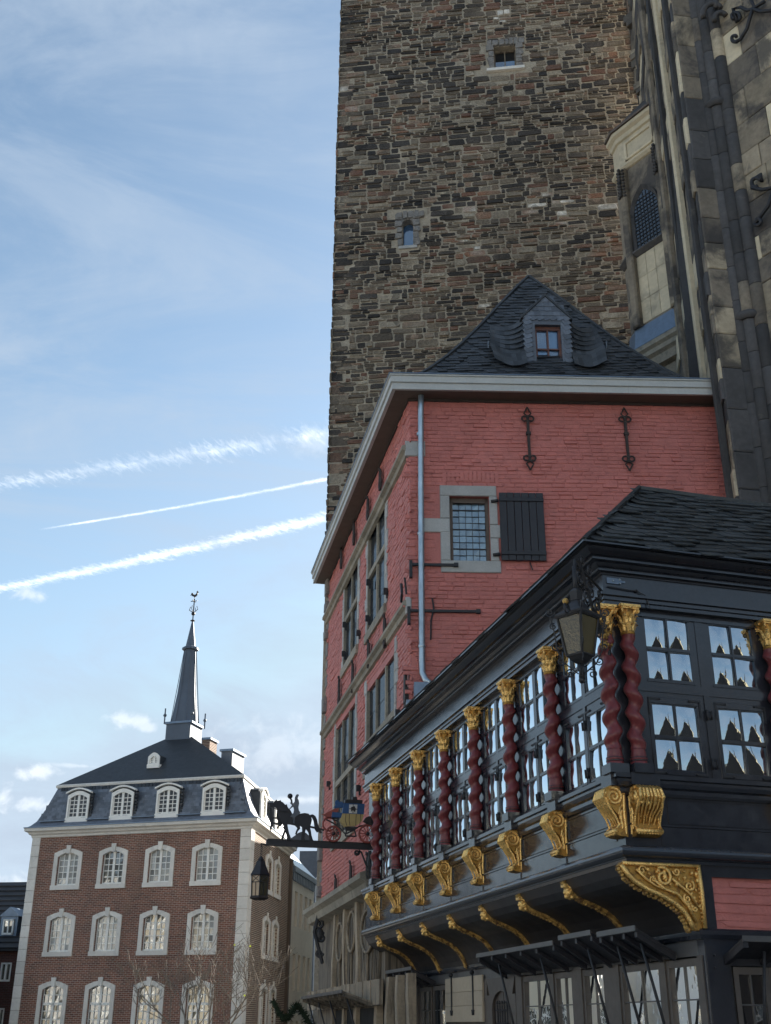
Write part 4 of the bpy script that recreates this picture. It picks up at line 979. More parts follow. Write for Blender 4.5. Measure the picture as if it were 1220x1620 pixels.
# gilded consoles under the columns
def console(W, u, z1=3.985, h=.53, wd=.2, pr=.25):
    g = MB(); o0 = .015
    outer = []
    for i in range(11):      # head volute
        a = math.radians(70-i*26); outer.append((pr-.11+.115*math.cos(a), -.115+.115*math.sin(a)))
    prof = [(0, 0), (pr-.13, 0)]+[(pr-.11+.115*math.cos(math.radians(85-i*20)), -.115+.115*math.sin(math.radians(85-i*20))) for i in range(7)]
    prof += [(pr-.09, -.235), (pr-.155, -.31), (pr-.19, -.38), (pr-.185, -.43), (pr-.13, -.45), (pr-.1, -.475), (pr-.11, -.505), (pr-.15, -.52), (0, -.53)]
    k = h/.53
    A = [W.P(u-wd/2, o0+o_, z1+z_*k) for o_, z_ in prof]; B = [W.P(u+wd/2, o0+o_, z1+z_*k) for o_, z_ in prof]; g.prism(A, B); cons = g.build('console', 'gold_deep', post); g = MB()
    for sd in (-1, 1):
        uu = u+sd*(wd/2+.004)
        g.tube([W.P(uu, o0+pr-.115+(.095*(1-t/34))*math.cos(.42*t+1.2), z1+k*(-.115)+(.095*(1-t/34))*math.sin(.42*t+1.2)) for t in range(32)], .016, 5)
        g.tube([W.P(uu, o0+pr-.02, z1-.13*k), W.P(uu, o0+pr-.06, z1-.23*k), W.P(uu, o0+pr-.12, z1-.32*k), W.P(uu, o0+pr-.155, z1-.41*k), W.P(uu, o0+pr-.12, z1-.45*k)], .013, 5)
        g.tube([W.P(uu, o0+.02, z1-.1*k), W.P(uu, o0+.03, z1-.3*k), W.P(uu, o0+.02, z1-.5*k)], .014, 5)
        for j in range(4): g.tube([W.P(uu, o0+.04+.01*j, z1-(.2+.055*j)*k), W.P(uu+sd*.006, o0+.075-.005*j, z1-(.235+.055*j)*k), W.P(uu, o0+.09-.01*j, z1-(.3+.05*j)*k)], .011, 5)
    for j in range(-3, 4):      # acanthus ribs over the front
        uu = u+j*wd/7.2; g.tube([W.P(uu, o0+pr-.1, z1-.0), W.P(uu, o0+pr-.015, z1-.05*k), W.P(uu+.005*j, o0+pr+.012, z1-.13*k), W.P(uu+.003*j, o0+pr-.06, z1-.235*k), W.P(uu-.006*j, o0+pr-.14, z1-(.31+.01*(j % 2))*k), W.P(uu-.01*j, o0+pr-.175, z1-(.37+.03*(j % 2))*k)], [.012, .019 if j % 2 else .014, .021 if j % 2 else .013, .012, .013, .006], 5)
        for q_ in range(3): g.ball(W.P(uu+.012*(q_-1), o0+pr-.0-.03*abs(q_-1), z1-(.06+.055*q_+.02*(j % 2))*k), .017, (1, 1, 1.5), 6, 4)
    for j in range(9): g.ball(W.P(u-wd/2+wd*(j+.5)/9, o0+pr-.11, z1-.5*k), .014, seg=6, rg=4)
    g.tube([W.P(u-wd/2-.01, o0+pr-.115, z1-.475*k), W.P(u+wd/2+.01, o0+pr-.115, z1-.475*k)], .028, 8)
    g.build('carved_relief', 'gold', cons); return cons
for i, u in enumerate(UL):
    console(L, u-(.0 if i == 0 else .0), wd=.2 if i else .24)
    g = MB(); g.box(L, u-.13, u+.13, .0, .17, 3.99, 4.12); g.box(L, u+.1, u+.15, .016, .05, 3.44, 3.99); g.build('console_block', 'paint', post)
for u in UR:
    console(R, u+.03, wd=.29); g = MB(); g.box(R, u-.14, u+.2, .0, .172, 3.992, 4.12); g.build('console_block', 'paint', post)
# apron panel beads between consoles
for i in range(7):
    a, b = UL[i]+.17, UL[i+1]-.12
    g = MB()
    for (p, q_, r_, s_) in ((a, b, 3.625, 3.65), (a, b, 3.865, 3.885), (a, a+.02, 3.65, 3.865), (b-.02, b, 3.65, 3.865)): g.box(L, p, q_, .015, .03, r_, s_)
    g.build('panel_bead', 'paint', post)
    g = MB(); g.box(L, UL[i+1]-.09, UL[i+1]+.09, .04, .055, 3.375, 3.57, bev=.006); g.build('pilaster_block', 'paint', post)
for a, b in ((.5, 1.9), (2.3, 3.7)):
    g = MB()
    for (p, q_, r_, s_) in ((a, b, 3.62, 3.635), (a, b, 3.875, 3.89), (a, a+.02, 3.635, 3.875), (b-.02, b, 3.635, 3.875)): g.box(R, p, q_, .015, .028, r_, s_)
    g.box(R, a-.12, a-.06, .04, .052, 3.38, 3.57); g.build('panel_bead', 'paint', post)

# cove under the overhang and its gilded ribs
GO = -.78
cove = [(.04, 3.2), (-.02, 3.1), (-.1, 3.03), (-.2, 2.985), (-.33, 2.94), (-.46, 2.88), (-.56, 2.81), (-.64, 2.72), (-.7, 2.62), (-.74, 2.52)]
g = MB(); k = len(cove)
nseg = 7
for j in range(nseg):
    a = .015+(LL-.015)*j/nseg; b = .015+(LL-.015)*(j+1)/nseg
    for i in range(k-1): g.add([L.P(a, *cove[i]), L.P(b, *cove[i]), L.P(b, *cove[i+1]), L.P(a, *cove[i+1])], [(0, 1, 2, 3)], .5, True)
g.build('cove', 'paint_cove', post)
g = MB(); g.prism([L.P(LL, o_, z) for o_, z in cove]+[L.P(LL, -.9, 3.2)], [L.P(LL-.05, o_, z) for o_, z in cove]+[L.P(LL-.05, -.9, 3.2)]); g.build('cove_end', 'paint', post)
def rib(u, wd=.05):
    g = MB(); n_ = len(cove); off = [(.01, -.01)]*n_
    path = [L.P(u, o_+.004, z-.028) for o_, z in cove]
    A = []
    for i, (o_, z) in enumerate(cove):
        t0 = cove[max(0, i-1)]; t1 = cove[min(n_-1, i+1)]; dx, dz_ = t1[0]-t0[0], t1[1]-t0[1]; l = math.hypot(dx, dz_); nx_, nz_ = -dz_/l, dx/l
        if nz_ > 0: nx_, nz_ = -nx_, -nz_
        A.append([(s_, o_+nx_*h_, z+nz_*h_) for s_, h_ in ((-wd, -.02), (-wd, .03), (-wd*.6, .045), (wd*.6, .045), (wd, .03), (wd, -.02))])
    g.rings([[L.P(u+s_, o_, z_) for s_, o_, z_ in row] for row in A], smooth=False)
    rr = random.Random(int(u*7))
    for i in range(n_-1):
        for t in (.15, .5, .85):
            o_ = cove[i][0]*(1-t)+cove[i+1][0]*t; z = cove[i][1]*(1-t)+cove[i+1][1]*t
            for sd in (-1, 1): g.ball(L.P(u+sd*.026*rr.uniform(.5, 1.2), o_+.008, z-.042), .016*rr.uniform(.7, 1.2), seg=6, rg=4)
    rb = g.build('rib', 'gold_dull', post)
    # carved mask at the head
    g = MB(); c = L.P(u, -.02, 3.07); D_ = L.n; g.ball(c, .062, (1, 1, 1.15), 10, 8)
    g.ball(c+D_*.055+Vector((0, 0, -.01)), .022, seg=6, rg=5); g.ball(c+D_*.035+Vector((0, 0, -.05)), .03, seg=6, rg=5)
    for sd in (-1, 1): g.ball(c+L.d*sd*.045+D_*.03+Vector((0, 0, .02)), .022, seg=6, rg=5); g.ball(c+L.d*sd*.058+Vector((0, 0, .045)), .025, seg=6, rg=5); g.ball(c+L.d*sd*.035-Vector((0, 0, .06))-D_*.02, .028, seg=6, rg=5)
    g.box(L, u-.055, u+.055, -.02, .06, 3.12, 3.16)
    g.build('carved_mask', 'gold', rb)
for u in UL[1:]: rib(u+.05)
# gilded spandrel bracket on the corner
spn = thing('x', 'x', 'x', (0, 0, 0)) if False else None
C_ = [R.hit(*p, .03) for p in ((980, 1369), (990, 1385), (1000, 1395), (1020, 1408), (1045, 1419), (1065, 1431), (1080, 1445), (1090, 1462), (1094, 1472))]
g = MB(); outl = C_+[(C_[-1][0]+.15, C_[-1][1]), (.8, 3.2), (-.1, 3.2)]
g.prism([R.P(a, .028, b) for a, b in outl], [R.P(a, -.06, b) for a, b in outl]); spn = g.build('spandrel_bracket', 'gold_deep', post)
spn['label'] = 'large gilded openwork corner bracket with scrolled leaves'
g = MB(); T_ = lambda pts, r_: g.tube([R.P(a, .045, b) for a, b in pts], r_, 6)
T_([(-.1, 3.185), (.8, 3.185)], .024); T_([(.79, 3.2), (.8, 2.9), (.795, 2.56)], .026); T_([(a+.02, b+.01) for a, b in C_], .026)
g.build('border_moulding', 'gold', spn)
g = MB(); T_ = lambda pts, r_: g.tube([R.P(a, .045, b) for a, b in pts], r_, 6)
def spiral(cx_, cz_, r0, turns, st=0, hand=1, rad=.014, r1=.1): T_([(cx_+r0*(1-(1-r1)*t/24)*math.cos(st+hand*turns*2*math.pi*t/24), cz_+r0*(1-(1-r1)*t/24)*math.sin(st+hand*turns*2*math.pi*t/24)) for t in range(25)], rad)
spiral(.36, 3.06, .105, 1.6, 2.2, -1, .02); spiral(.12, 3.12, .05, 1.4, 0, 1, .012); spiral(.52, 3.12, .045, 1.4, 3, 1, .012); spiral(.66, 2.98, .06, 1.4, 1, -1, .013); spiral(.62, 2.85, .045, 1.3, 2, 1, .012); spiral(.7, 2.75, .035, 1.3, 2, 1, .012); spiral(.24, 3.03, .04, 1.3, 4, -1, .011)
T_([(.25, 3.03), (.36, 2.94), (.5, 2.9), (.62, 2.78), (.7, 2.62)], .018); T_([(.46, 3.05), (.55, 2.98), (.66, 2.9), (.73, 2.78)], .015); T_([(.05, 3.13), (.15, 3.04), (.26, 2.97), (.36, 2.93)], .014)
rr = random.Random(6)
for j in range(70):
    a = rr.uniform(.05, .77); b = rr.uniform(2.62, 3.16)
    lim = 3.1-.62*max(0, a-.0)**1.35 if a < .6 else 2.62
    if b < lim+.02: continue
    g.ball(R.P(a, .04, b), rr.uniform(.012, .024), (1, 1, rr.uniform(.7, 1.6)), 6, 4)
for t in range(14): g.ball(R.P(.765, .05, 3.15-t*.04), .011, seg=5, rg=4)
g.build('carved_leaves', 'gold', spn)
g = MB(); rr = random.Random(9)
for i in range(len(C_)-1):
    for t in (.2, .5, .8):
        a = C_[i][0]*(1-t)+C_[i+1][0]*t; b = C_[i][1]*(1-t)+C_[i+1][1]*t
        for o_ in (-.04, 0): g.ball(R.P(a-.004, o_, b-.012), .024*rr.uniform(.8, 1.2), seg=6, rg=4)
g.build('carved_edge', 'gold_dull', spn)

# ground floor: right-hand front
g = MB()
g.box(R, .8, .955, -.1, .02, 2.56, 3.2); g.box(R, .955, RR_, -.1, .021, 3.085, 3.2); g.box(R, 2.4, 2.56, -.1, .02, 2.56, 3.085); g.build('frame_timber', 'paint', post)
g = MB(); g.box(R, .956, 2.4, -.1, -.03, 2.56, 3.085); g.box(R, 2.56, 4.2, -.1, -.03, 2.56, 3.085)
pn = g.build('red_panel', 'red_paint', post)
it = masonry(R, .97, 4.1, 2.57, 3.08, (.06, .12), (2, 3), (1,), (.4, 1.1), .0, .014, lambda *a: 2.38 < a[0] < 2.58, o=-.03, wav=.01, jit=.03, rr=random.Random(1))
place_pieces(it, 'stone', 'plastered_stone', 'red_paint', pn, 60)
g = MB()
g.add([R.P(.78, .03, 2.56)], [])
GLW = Wall(R.P(.78, 0, 0), -14.1, -1)      # recessed ground-floor wall on the left side
def gsweep(prof, name, m): g = MB(); sweep(g, prof, GLW, R, R.P(.78, 0, 0), LL-.3, RR_-.78); return g.build(name, m, post)
gsweep([(-.06, 2.46), (.03, 2.46), (.05, 2.5), (.05, 2.54), (.03, 2.56), (-.06, 2.56)], 'beam', 'paint')
RX = lambda u: u   # R coordinates stay measured from the upper corner
g = MB(); g.box(R, .78, .93, -.12, .02, 0, 2.46); g.box(R, .93, 1.06, -.12, .012, 0, 2.46); g.box(R, 1.06, RR_, -.12, .01, 2.2, 2.46); g.box(R, .785, .82, .02, .032, 0, 2.4); g.build('corner_timber', 'paint', post)
for a, b in ((.86, 2.42), (.85, 2.3)):
    g = MB(); g.ball(R.P(a+.02, .03, b-.12), .014, seg=6, rg=4); g.build('bolt', 'iron', post)
def low_window(W, a, b, z0, z1, cols, rows, o=0, m='paint_brown', split=None, fw=.06, blind=False):
    g = MB(); d0 = o-.05
    g.box(W, a, a+fw, d0, o, z0, z1); g.box(W, b-fw, b, d0, o, z0, z1); g.box(W, a+fw, b-fw, d0, o-.002, z1-fw*1.2, z1); g.box(W, a+fw, b-fw, d0, o-.002, z0, z0+fw)
    fr = g.build('ground_window', m, post); n_ = split or 1
    ia, ib = a+fw, b-fw
    if n_ == 2: g = MB(); c = (ia+ib)/2; g.box(W, c-.025, c+.025, d0, o-.004, z0+fw, z1-fw*1.2); g.build('stile', m, fr)
    zt = z1-fw*1.2; zb = z0+fw; rr = random.Random(int(a*77))
    for i in range(cols):
        for j in range(rows):
            u0 = ia+(ib-ia)*i/cols; u1 = ia+(ib-ia)*(i+1)/cols; v0 = zt-(zt-zb)*(j+1)/rows; v1 = zt-(zt-zb)*j/rows; t = [rr.uniform(-.004, .004) for _ in range(3)]
            p = MB(); p.add([W.P(u0, o-.036+t[0], v0), W.P(u1, o-.036+t[1], v0), W.P(u1, o-.036+t[2], v1), W.P(u0, o-.036+t[0]-t[1]+t[2], v1)], [(0, 1, 2, 3)]); p.build('pane', 'pane_low', fr)
    g = MB()
    for i in range(1, cols): u = ia+(ib-ia)*i/cols; g.box(W, u-.008, u+.008, o-.034, o-.018, zb, zt)
    for j in range(1, rows): v = zt-(zt-zb)*j/rows; g.box(W, ia, ib, o-.034, o-.016, v-.007, v+.007)
    g.build('glazing_bar', 'paint_grey', fr)
    return fr
low_window(R, 1.1, 1.52, .6, 2.19, 2, 5, .0); low_window(R, 1.525, 1.95, .6, 2.19, 2, 5, .0); low_window(R, 2.0, 2.8, .6, 2.19, 3, 5, .0)
g = MB(); g.box(R, .94, RR_, -.3, -.11, 0, 2.45); g.build('inner_wall', 'dark_in', post)
g = MB(); g.box(R, 2.8, RR_, -.1, .0, 0, 2.2); g.box(R, 1.06, 2.8, -.1, .0, 0, .6); g.build('lower_boarding', 'paint', post)
a, _ = R.hit(1146, 1512, .03); b = 3.2
awning(R, a, b, 2.27, .02, .42, 2.42, post, stays=[a+.3, a+1.2], batt=5)
# ground floor: left-hand side under the overhang (coordinates along GLW start at the ground-floor corner)
sh = lambda px, py: GLW.hit(px, py)[0]
g = MB(); g.box(GLW, 0, LL-.4, -.3, -.06, 0, 2.46); g.build('inner_wall', 'dark_in', post)
g = MB(); g.box(GLW, 0, LL-.4, -.055, .0, 2.3, 2.46); g.build('head_board', 'paint_grey', post)
wins = [(1060, 1108), (985, 1047), (925, 958), (880, 907), (829, 871)]
ed = []
for x0, x1 in wins:
    b_ = sh(x0, 1575); a_ = sh(x1, 1575); ed.append((a_, b_)); low_window(GLW, a_-.03, b_+.03, .5, 2.28, 2, 5, .0)
ed.sort(); prev = -.0
g = MB()
for a_, b_ in ed:
    if a_-prev > .1: g.box(GLW, prev+.035, a_-.035, -.05, .015, 0, 2.3)
    prev = b_
g.box(GLW, prev+.035, prev+.28, -.05, .02, 0, 2.3)
g.build('wall_posts', 'paint_brown', post)
d0 = prev+.3; d1 = sh(772, 1580)
g = MB(); hw_ = (d1-d0)/2; cd = (d0+d1)/2; zsp = 1.86
for i in range(10):      # arched door surround
    a0, a1 = math.pi*i/10, math.pi*(i+1)/10; ra = hw_*.62
    g.prism([GLW.P(cd+ra*math.cos(t), -.02, zsp+ra*math.sin(t)*.62) for t in (a0, a1)]+[GLW.P(cd+hw_*math.cos(a1) if True else 0, -.02, 2.3), GLW.P(cd+hw_*math.cos(a0), -.02, 2.3)],
            [GLW.P(cd+ra*math.cos(t), .02, zsp+ra*math.sin(t)*.62) for t in (a0, a1)]+[GLW.P(cd+hw_*math.cos(a1), .02, 2.3), GLW.P(cd+hw_*math.cos(a0), .02, 2.3)])
g.box(GLW, d0, cd-hw_*.62, -.02, .021, 0, zsp+.2); g.box(GLW, cd+hw_*.62, d1, -.02, .021, 0, zsp+.2)
dr_ = g.build('door_surround', 'paint_brown', post)
for i in range(6):
    a_ = cd-hw_*.6+hw_*1.2*i/6; g = MB(); g.box(GLW, a_, a_+hw_*.2-.012, -.05, -.03+.006*(i % 2), 0, 2.25)
    if i == 0: door = g.build('door', 'paint_brown', post)
    else: g.build('board', 'paint_brown', door)
g = MB()
for i in range(5): u = cd-.22+.11*i; g.tube([GLW.P(u, .0, 1.45), GLW.P(u, .0, 1.92)], .012, 5); g.ball(GLW.P(u, .0, 1.95), .018, (1, 1, 1.6), 6, 4)
for z in (1.48, 1.66, 1.84): g.tube([GLW.P(cd-.25, .008, z), GLW.P(cd+.25, .008, z)], .012, 5)
g.build('grille', 'iron', door)
b0_, b1_ = sh(768, 1580), sh(709, 1580)
for i, (z0, z1) in enumerate(((2.14, 2.37), (1.925, 2.137), (1.68, 1.922))):
    g = MB(); g.box(GLW, b0_, b1_, .02, .05+.004*i, z0, z1, bev=.005)
    if i == 0: bb = g.build('board_shutter', 'beige_board', post); bb['label'] = 'beige three-board shutter on two iron straps'
    else: g.build('board', 'beige_board', bb)
for t in (.22, .8):
    u = b0_+(b1_-b0_)*t; g = MB(); g.box(GLW, u-.02, u+.02, .056, .07, 1.8, 2.42); g.ball(GLW.P(u, .07, 2.42), .04, seg=8, rg=5); g.tube([GLW.P(u-.05, .065, 1.86), GLW.P(u-.03, .065, 1.79), GLW.P(u, .065, 1.83), GLW.P(u+.03, .065, 1.79), GLW.P(u+.05, .065, 1.86)], .014, 5); g.build('strap', 'iron', bb)
a_, b_ = sh(706, 1580), sh(664, 1580)
low_window(GLW, a_, (a_+b_)/2-.05, .5, 2.28, 2, 5); low_window(GLW, (a_+b_)/2+.05, b_, .5, 2.28, 2, 5)
g = MB(); g.box(GLW, b_+.01, b_+.22, -.05, .03, 0, 2.35); g.box(GLW, d1, b0_+.01, -.05, .015, 0, 2.3); g.box(GLW, b0_, b1_, -.04, .0, 0, 2.3); g.build('wall_post', 'paint_brown', post)
# propped shutters
def lo(px, py, o): return L.hit(px, py, o)[0]
def aw(x0, y0, x1, y1, batt, stays):
    off = .78   # GLW offset of the outer edge relative to that wall
    q0 = GLW.hit(x0, y0, .48); q1 = GLW.hit(x1, y1, .48); a_, b_ = min(q0[0], q1[0]), max(q0[0], q1[0])
    awning(GLW, a_, b_, 2.33, .03, .48, (q0[1]+q1[1])/2, post, stays=[a_+(b_-a_)*t for t in stays], batt=batt)
aw(755, 1518, 875, 1491, 5, (.25, .8)); aw(885, 1489, 935, 1477, 2, (.4,)); aw(946, 1479, 1006, 1475, 3, (.15, .75)); aw(611, 1543, 651, 1531, 4, (.6,))

def zpix(x, y, py):
    return zfor(Vector((x, y, 0)), py)
def mitre2(o, z, Wa, Wb, P0): return mitre(o, z, Wa, Wb, P0)
def chain(mb, prof, stations, r=None):
    k = len(prof); V = []
    for st in stations: V += [st(o_, z) for o_, z in prof]
    F = [(a*k+i, a*k+i+1, (a+1)*k+i+1, (a+1)*k+i) for a in range(len(stations)-1) for i in range(k-1)]
    F += [tuple(range(k)), tuple(range((len(stations)-1)*k, len(stations)*k))[::-1]]
    mb.add(V, F, r)

# ------------------------------------------------------------------ gothic town hall on the right
SP = at_depth(1163, 400, 20.9)
hall = thing('gothic_town_hall', 'soot-stained gothic ashlar hall with buttress shafts and an oriel', 'town hall', (SP.x, SP.y, 0))
CW = Wall(SP, 145, 1)
g = MB(); g.box(CW, .0, 14, -.08, -3, 4, 32); g.build('main_wall', 'mortar', hall)
def cskip(u, z, a, b): return False
rr = random.Random(15)
bl = []; z = 6
while z < 27:
    hh = rr.choice((.62, .75, .85, .95)); u = .2+rr.uniform(-.6, 0)
    while u < 3.4:
        ww = rr.uniform(.8, 1.7); a = max(u, .15)
        bl.append((CW.mat4((a+u+ww)/2, .0, z+hh/2, u+ww-a-.015, hh-.015, .05*rr.uniform(.4, 1.3)), rr.random())); u += ww
    z += hh
bl = [(m_, .86 if (m_.translation.z < 13.5 and t < .75) else t) for m_, t in bl]  # most of the low blocks switch to the dark stone
place_pieces([m_ for m_, t in bl if t < .84], 'block', 'ashlar_block', 'ashlar', hall); place_pieces([m_ for m_, t in bl if .84 <= t < .92], 'block', 'dark_block', 'ashlar_dark', hall); place_pieces([m_ for m_, t in bl if t >= .92], 'block', 'pale_block', 'ashlar_light', hall)
# engaged shafts
BW = Wall(CW.P(0, 0, 0), 262, -1)     # narrow front face of the buttress, going left
def shaft(u, o, r0, W=CW, tone=0):
    z = 4.5; i = 0; rr = random.Random(int(u*100)+tone)
    while z < 30:
        hh = rr.choice((.75, .9, 1.05)); g = MB(); c = W.P(u, o, 0)
        t = z
        g.lathe((c.x, c.y, 0), [(r0*.97, z+.008), (r0, z+.02), (r0, z+hh-.02), (r0*.97, z+hh-.005)], 12)
        dk = (7 < z < 15.2) or (19 < z < 21) or (16 < z < 17.4)  # lit and shaded segments of the shafts put into the drum colour
        g.build('shaft_drum', 'ashlar_dark' if dk or (tone and rr.random() < .5) else 'ashlar', hall); z += hh
shaft(.42, .03, .16, tone=1); shaft(.17, .1, .18, tone=2); shaft(.0, .22, .15, tone=3)
for zc in (15.6, 21.6):
    g = MB(); c = CW.P(.14, .08, 0); g.lathe((c.x, c.y, 0), [(.26, zc-.08), (.32, zc-.03), (.32, zc+.04), (.26, zc+.12)], 14); g.build('shaft_ring', 'ashlar_dark', hall)
bl = []; z = 5; rr = random.Random(16)
while z < 30:
    hh = rr.choice((.7, .85, 1.0)); bl.append((BW.mat4(.48, .12, z+hh/2, .56, hh-.015, .05), z)); z += hh
place_pieces([m_ for m_, z in bl if not (7 < z < 14 or 18.5 < z < 21)], 'block', 'buttress_block', 'ashlar', hall); place_pieces([m_ for m_, z in bl if (7 < z < 14 or 18.5 < z < 21)], 'block', 'buttress_block', 'ashlar_dark', hall)  # two height bands take the dark stone
RP = BW.P(.76, .12, 0)
RT = Wall(RP, 9.5, -1)
g = MB(); g.box(RT, .2, 9, -.06, -.4, 4, 36); g.build('return_wall', 'mortar', hall)
bl = []; z = 5; rr = random.Random(17)
while z < 34:
    hh = rr.choice((.5, .62, .8)); u = 0
    while u < 8.6:
        ww = rr.uniform(.5, 1.2); bl.append((RT.mat4(u+ww/2, .0, z+hh/2, ww-.012, hh-.012, .07*rr.uniform(.3, 1.4)), rr.random())); u += ww
    z += hh
place_pieces([m_ for m_, t in bl if t < .6], 'block', 'ashlar_block', 'ashlar', hall, 200); place_pieces([m_ for m_, t in bl if .6 <= t < .85], 'block', 'dark_block', 'ashlar_dark', hall, 60); place_pieces([m_ for m_, t in bl if t >= .85], 'block', 'pale_block', 'ashlar_light', hall, 60)
for u, wd, m_ in ((.25, .12, 'ashlar_dark'), (1.7, .2, 'ashlar_light'), (3.0, .14, 'ashlar_dark'), (4.5, .22, 'ashlar')):   # upright mouldings on the return
    g = MB(); g.box(RT, u, u+wd, .05, .2, 5, 36, bev=.05); g.build('upright_moulding', m_, hall)
g = MB(); p = at_depth(1101, 530, 25.0); g.tube([p, at_depth(1107, 600, 24.9)], .05, 8); g.build('downpipe', 'zinc', hall)
# upper wall between tower and oriel
UP = at_depth(1066, 100, 27.5); UW = Wall(UP, -38, -1)
ulim = UW.hit(1003, 60)[0]
g = MB(); g.box(UW, -1, ulim, -.06, -1.5, 20, 44); g.build('upper_wall', 'mortar', hall)
it = masonry(UW, -.4, ulim, 24, 42, (.3, .5), (2, 3), (1, 1, 2), (.3, .8), .02, .06, lambda *a: False, rr=random.Random(19)); place_pieces(it, 'block', 'ashlar_block', 'ashlar', hall, 150)
for u in (ulim*.35, ulim*.62):
    g = MB(); g.box(UW, u, u+.14, .02, .2, 26, 42, bev=.05); g.build('upright_moulding', 'ashlar_dark', hall)
rr = random.Random(23)      # weathered sculpture fragments
for (x, y) in ((1058, 20), (1052, 45), (1060, 62), (1056, 88), (1066, 5), (1072, 40), (1048, 8)):
    c = at_depth(x, y, 26.6); g = MB()
    for _ in range(6): g.ball(c+Vector((rr.uniform(-.16, .16), rr.uniform(-.1, .1), rr.uniform(-.3, .3))), rr.uniform(.1, .2), (1, 1, rr.uniform(.8, 1.8)), 8, 6)
    g.build('carved_canopy', 'ashlar_dark', hall)
# oriel
OC = at_depth(1081, 505, 26.6); OA = Wall(OC, -36, -1)
zfl0 = OA.hit(1073, 545)[1]; 
def oh(x, y, o=0): return OA.hit(x, y, o)
uL = oh(1008, 520)[0]; zF1 = oh(1040, 505)[1]; zF0 = oh(1040, 533, .12)[1]
print('oriel', uL, zF0, zF1, [oh(*p) for p in ((1010, 400), (1052, 372), (1007, 385), (1050, 360), (1026, 282), (1000, 265), (1050, 215), (970, 205), (1045, 150), (975, 235))])
OB = Wall(OC, 98, 1); OL = Wall(OA.P(uL, 0, 0), -10, -1)
zS = oh(1030, 388)[1]; zT = oh(1015, 248)[1]; zTop = oh(1010, 180, .2)[1]
def ochain(prof, name, m):
    g = MB(); chain(g, prof, [lambda o, z: OL.P(.45, o, z), lambda o, z: mitre(o, z, OL, OA, OA.P(uL, 0, 0)), lambda o, z: mitre(o, z, OA, OB, OC), lambda o, z: OB.P(1.2, o, z)]); return g.build(name, m, hall)
body = ochain([(-.5, zF0-1.2), (0, zF0-.2), (0, zTop), (-.5, zTop)], 'oriel_wall', 'ashlar')
ochain([(0, zF0-.02), (.14, zF0), (.14, zF0+.03), (.06, zF1), (.0, zF1+.03)], 'lead_flashing', 'lead')
ochain([(0, zF0-.06), (.2, zF0-.06), (.2, zF0-.2), (.12, zF0-.28), (.12, zF0-.42), (.02, zF0-.5), (-.02, zF0-.75), (-.2, zF0-.8), (-.25, zF0-1.1), (-.6, zF0-1.6), (-.9, zF0-2.2)], 'corbel', 'string_stone')
ochain([(0, zS-.14), (.05, zS-.12), (.16, zS-.02), (.16, zS+.03), (0, zS+.12)], 'sill_string', 'ashlar_dark')
ochain([(0, zT-.1), (.06, zT-.08), (.13, zT), (.13, zT+.05), (.02, zT+.1)], 'upper_string', 'ashlar_light')
ochain([(0, zTop-.38), (.08, zTop-.34), (.1, zTop-.2), (.2, zTop-.12), (.22, zTop-.02), (0, zTop)], 'crown_moulding', 'ashlar_light')
ochain([(.0, zTop), (.27, zTop+.005), (.27, zTop+.09), (.0, zTop+.12)], 'roof_edge', 'soffit')
c = OA.P(uL*.5, -1.4, 0)
g = MB(); pts = [OL.P(.45, .2, zTop+.1), mitre(.2, zTop+.1, OL, OA, OA.P(uL, 0, 0)), mitre(.2, zTop+.1, OA, OB, OC), OB.P(1.2, .2, zTop+.1)]
apx = at_depth(1043, 134, 28); 
for i in range(3): g.add([pts[i], pts[i+1], apx], [(0, 1, 2)])
g.build('oriel_roof', 'slate', hall)
ochain([(.0, zT+.1), (.015, zT+.1), (.015, zTop-.37), (0, zTop-.37)], 'attic_band', 'ashlar_light')
# attic panel moulding
a0, a1, b0_, b1_ = .25, uL-.25, zT+.22, zTop-.5
g = MB()
for a_, b_, c_, d_ in ((a0, a1, b0_, b0_+.09), (a0, a1, b1_-.09, b1_), (a0, a0+.09, b0_, b1_), (a1-.09, a1, b0_, b1_)): g.box(OA, a_, b_, .015, .07, c_, d_, bev=.02)
g.build('panel_frame', 'ashlar_light', hall)
# gothic window
wl, wb = oh(1005, 392); wr, _ = oh(1051, 372); cxw = (wl+wr)/2; hwW = abs(wl-wr)/2; zb_ = zS+.12; zsp = oh(1030, 284)[1]-1.73*hwW; 
def arch(hw_, z0, zsp_, k_=8, rise=1.25):
    pts_ = [(cxw-hw_, z0), (cxw+hw_, z0)]
    for i in range(k_+1):
        th = R_(60)*i/k_; pts_.append((cxw-hw_+2*hw_*math.cos(th), zsp_+2*hw_*math.sin(th)))
    for i in range(1, k_+1):
        th = R_(60)*(1-i/k_); pts_.append((cxw+hw_-2*hw_*math.cos(th), zsp_+2*hw_*math.sin(th)))
    return pts_
g = MB(); g.add([OA.P(a, .01, b) for a, b in arch(hwW*.82, zb_, zsp)], [tuple(range(19))]); gw = g.build('gothic_window', 'pane_gothic', hall)
ao = arch(hwW, zb_, zsp); ai = arch(hwW*.84, zb_, zsp)
g = MB()
for k in range(1, 18): g.prism([OA.P(*ao[k][:1], .0, ao[k][1]), OA.P(ao[k][0], .1, ao[k][1]), OA.P(ai[k][0], .02, ai[k][1]), OA.P(ai[k][0], .0, ai[k][1])], [OA.P(ao[k+1][0], .0, ao[k+1][1]), OA.P(ao[k+1][0], .1, ao[k+1][1]), OA.P(ai[k+1][0], .02, ai[k+1][1]), OA.P(ai[k+1][0], .0, ai[k+1][1])])
g.build('window_moulding', 'ashlar_dark', gw)
g = MB(); nb = 7
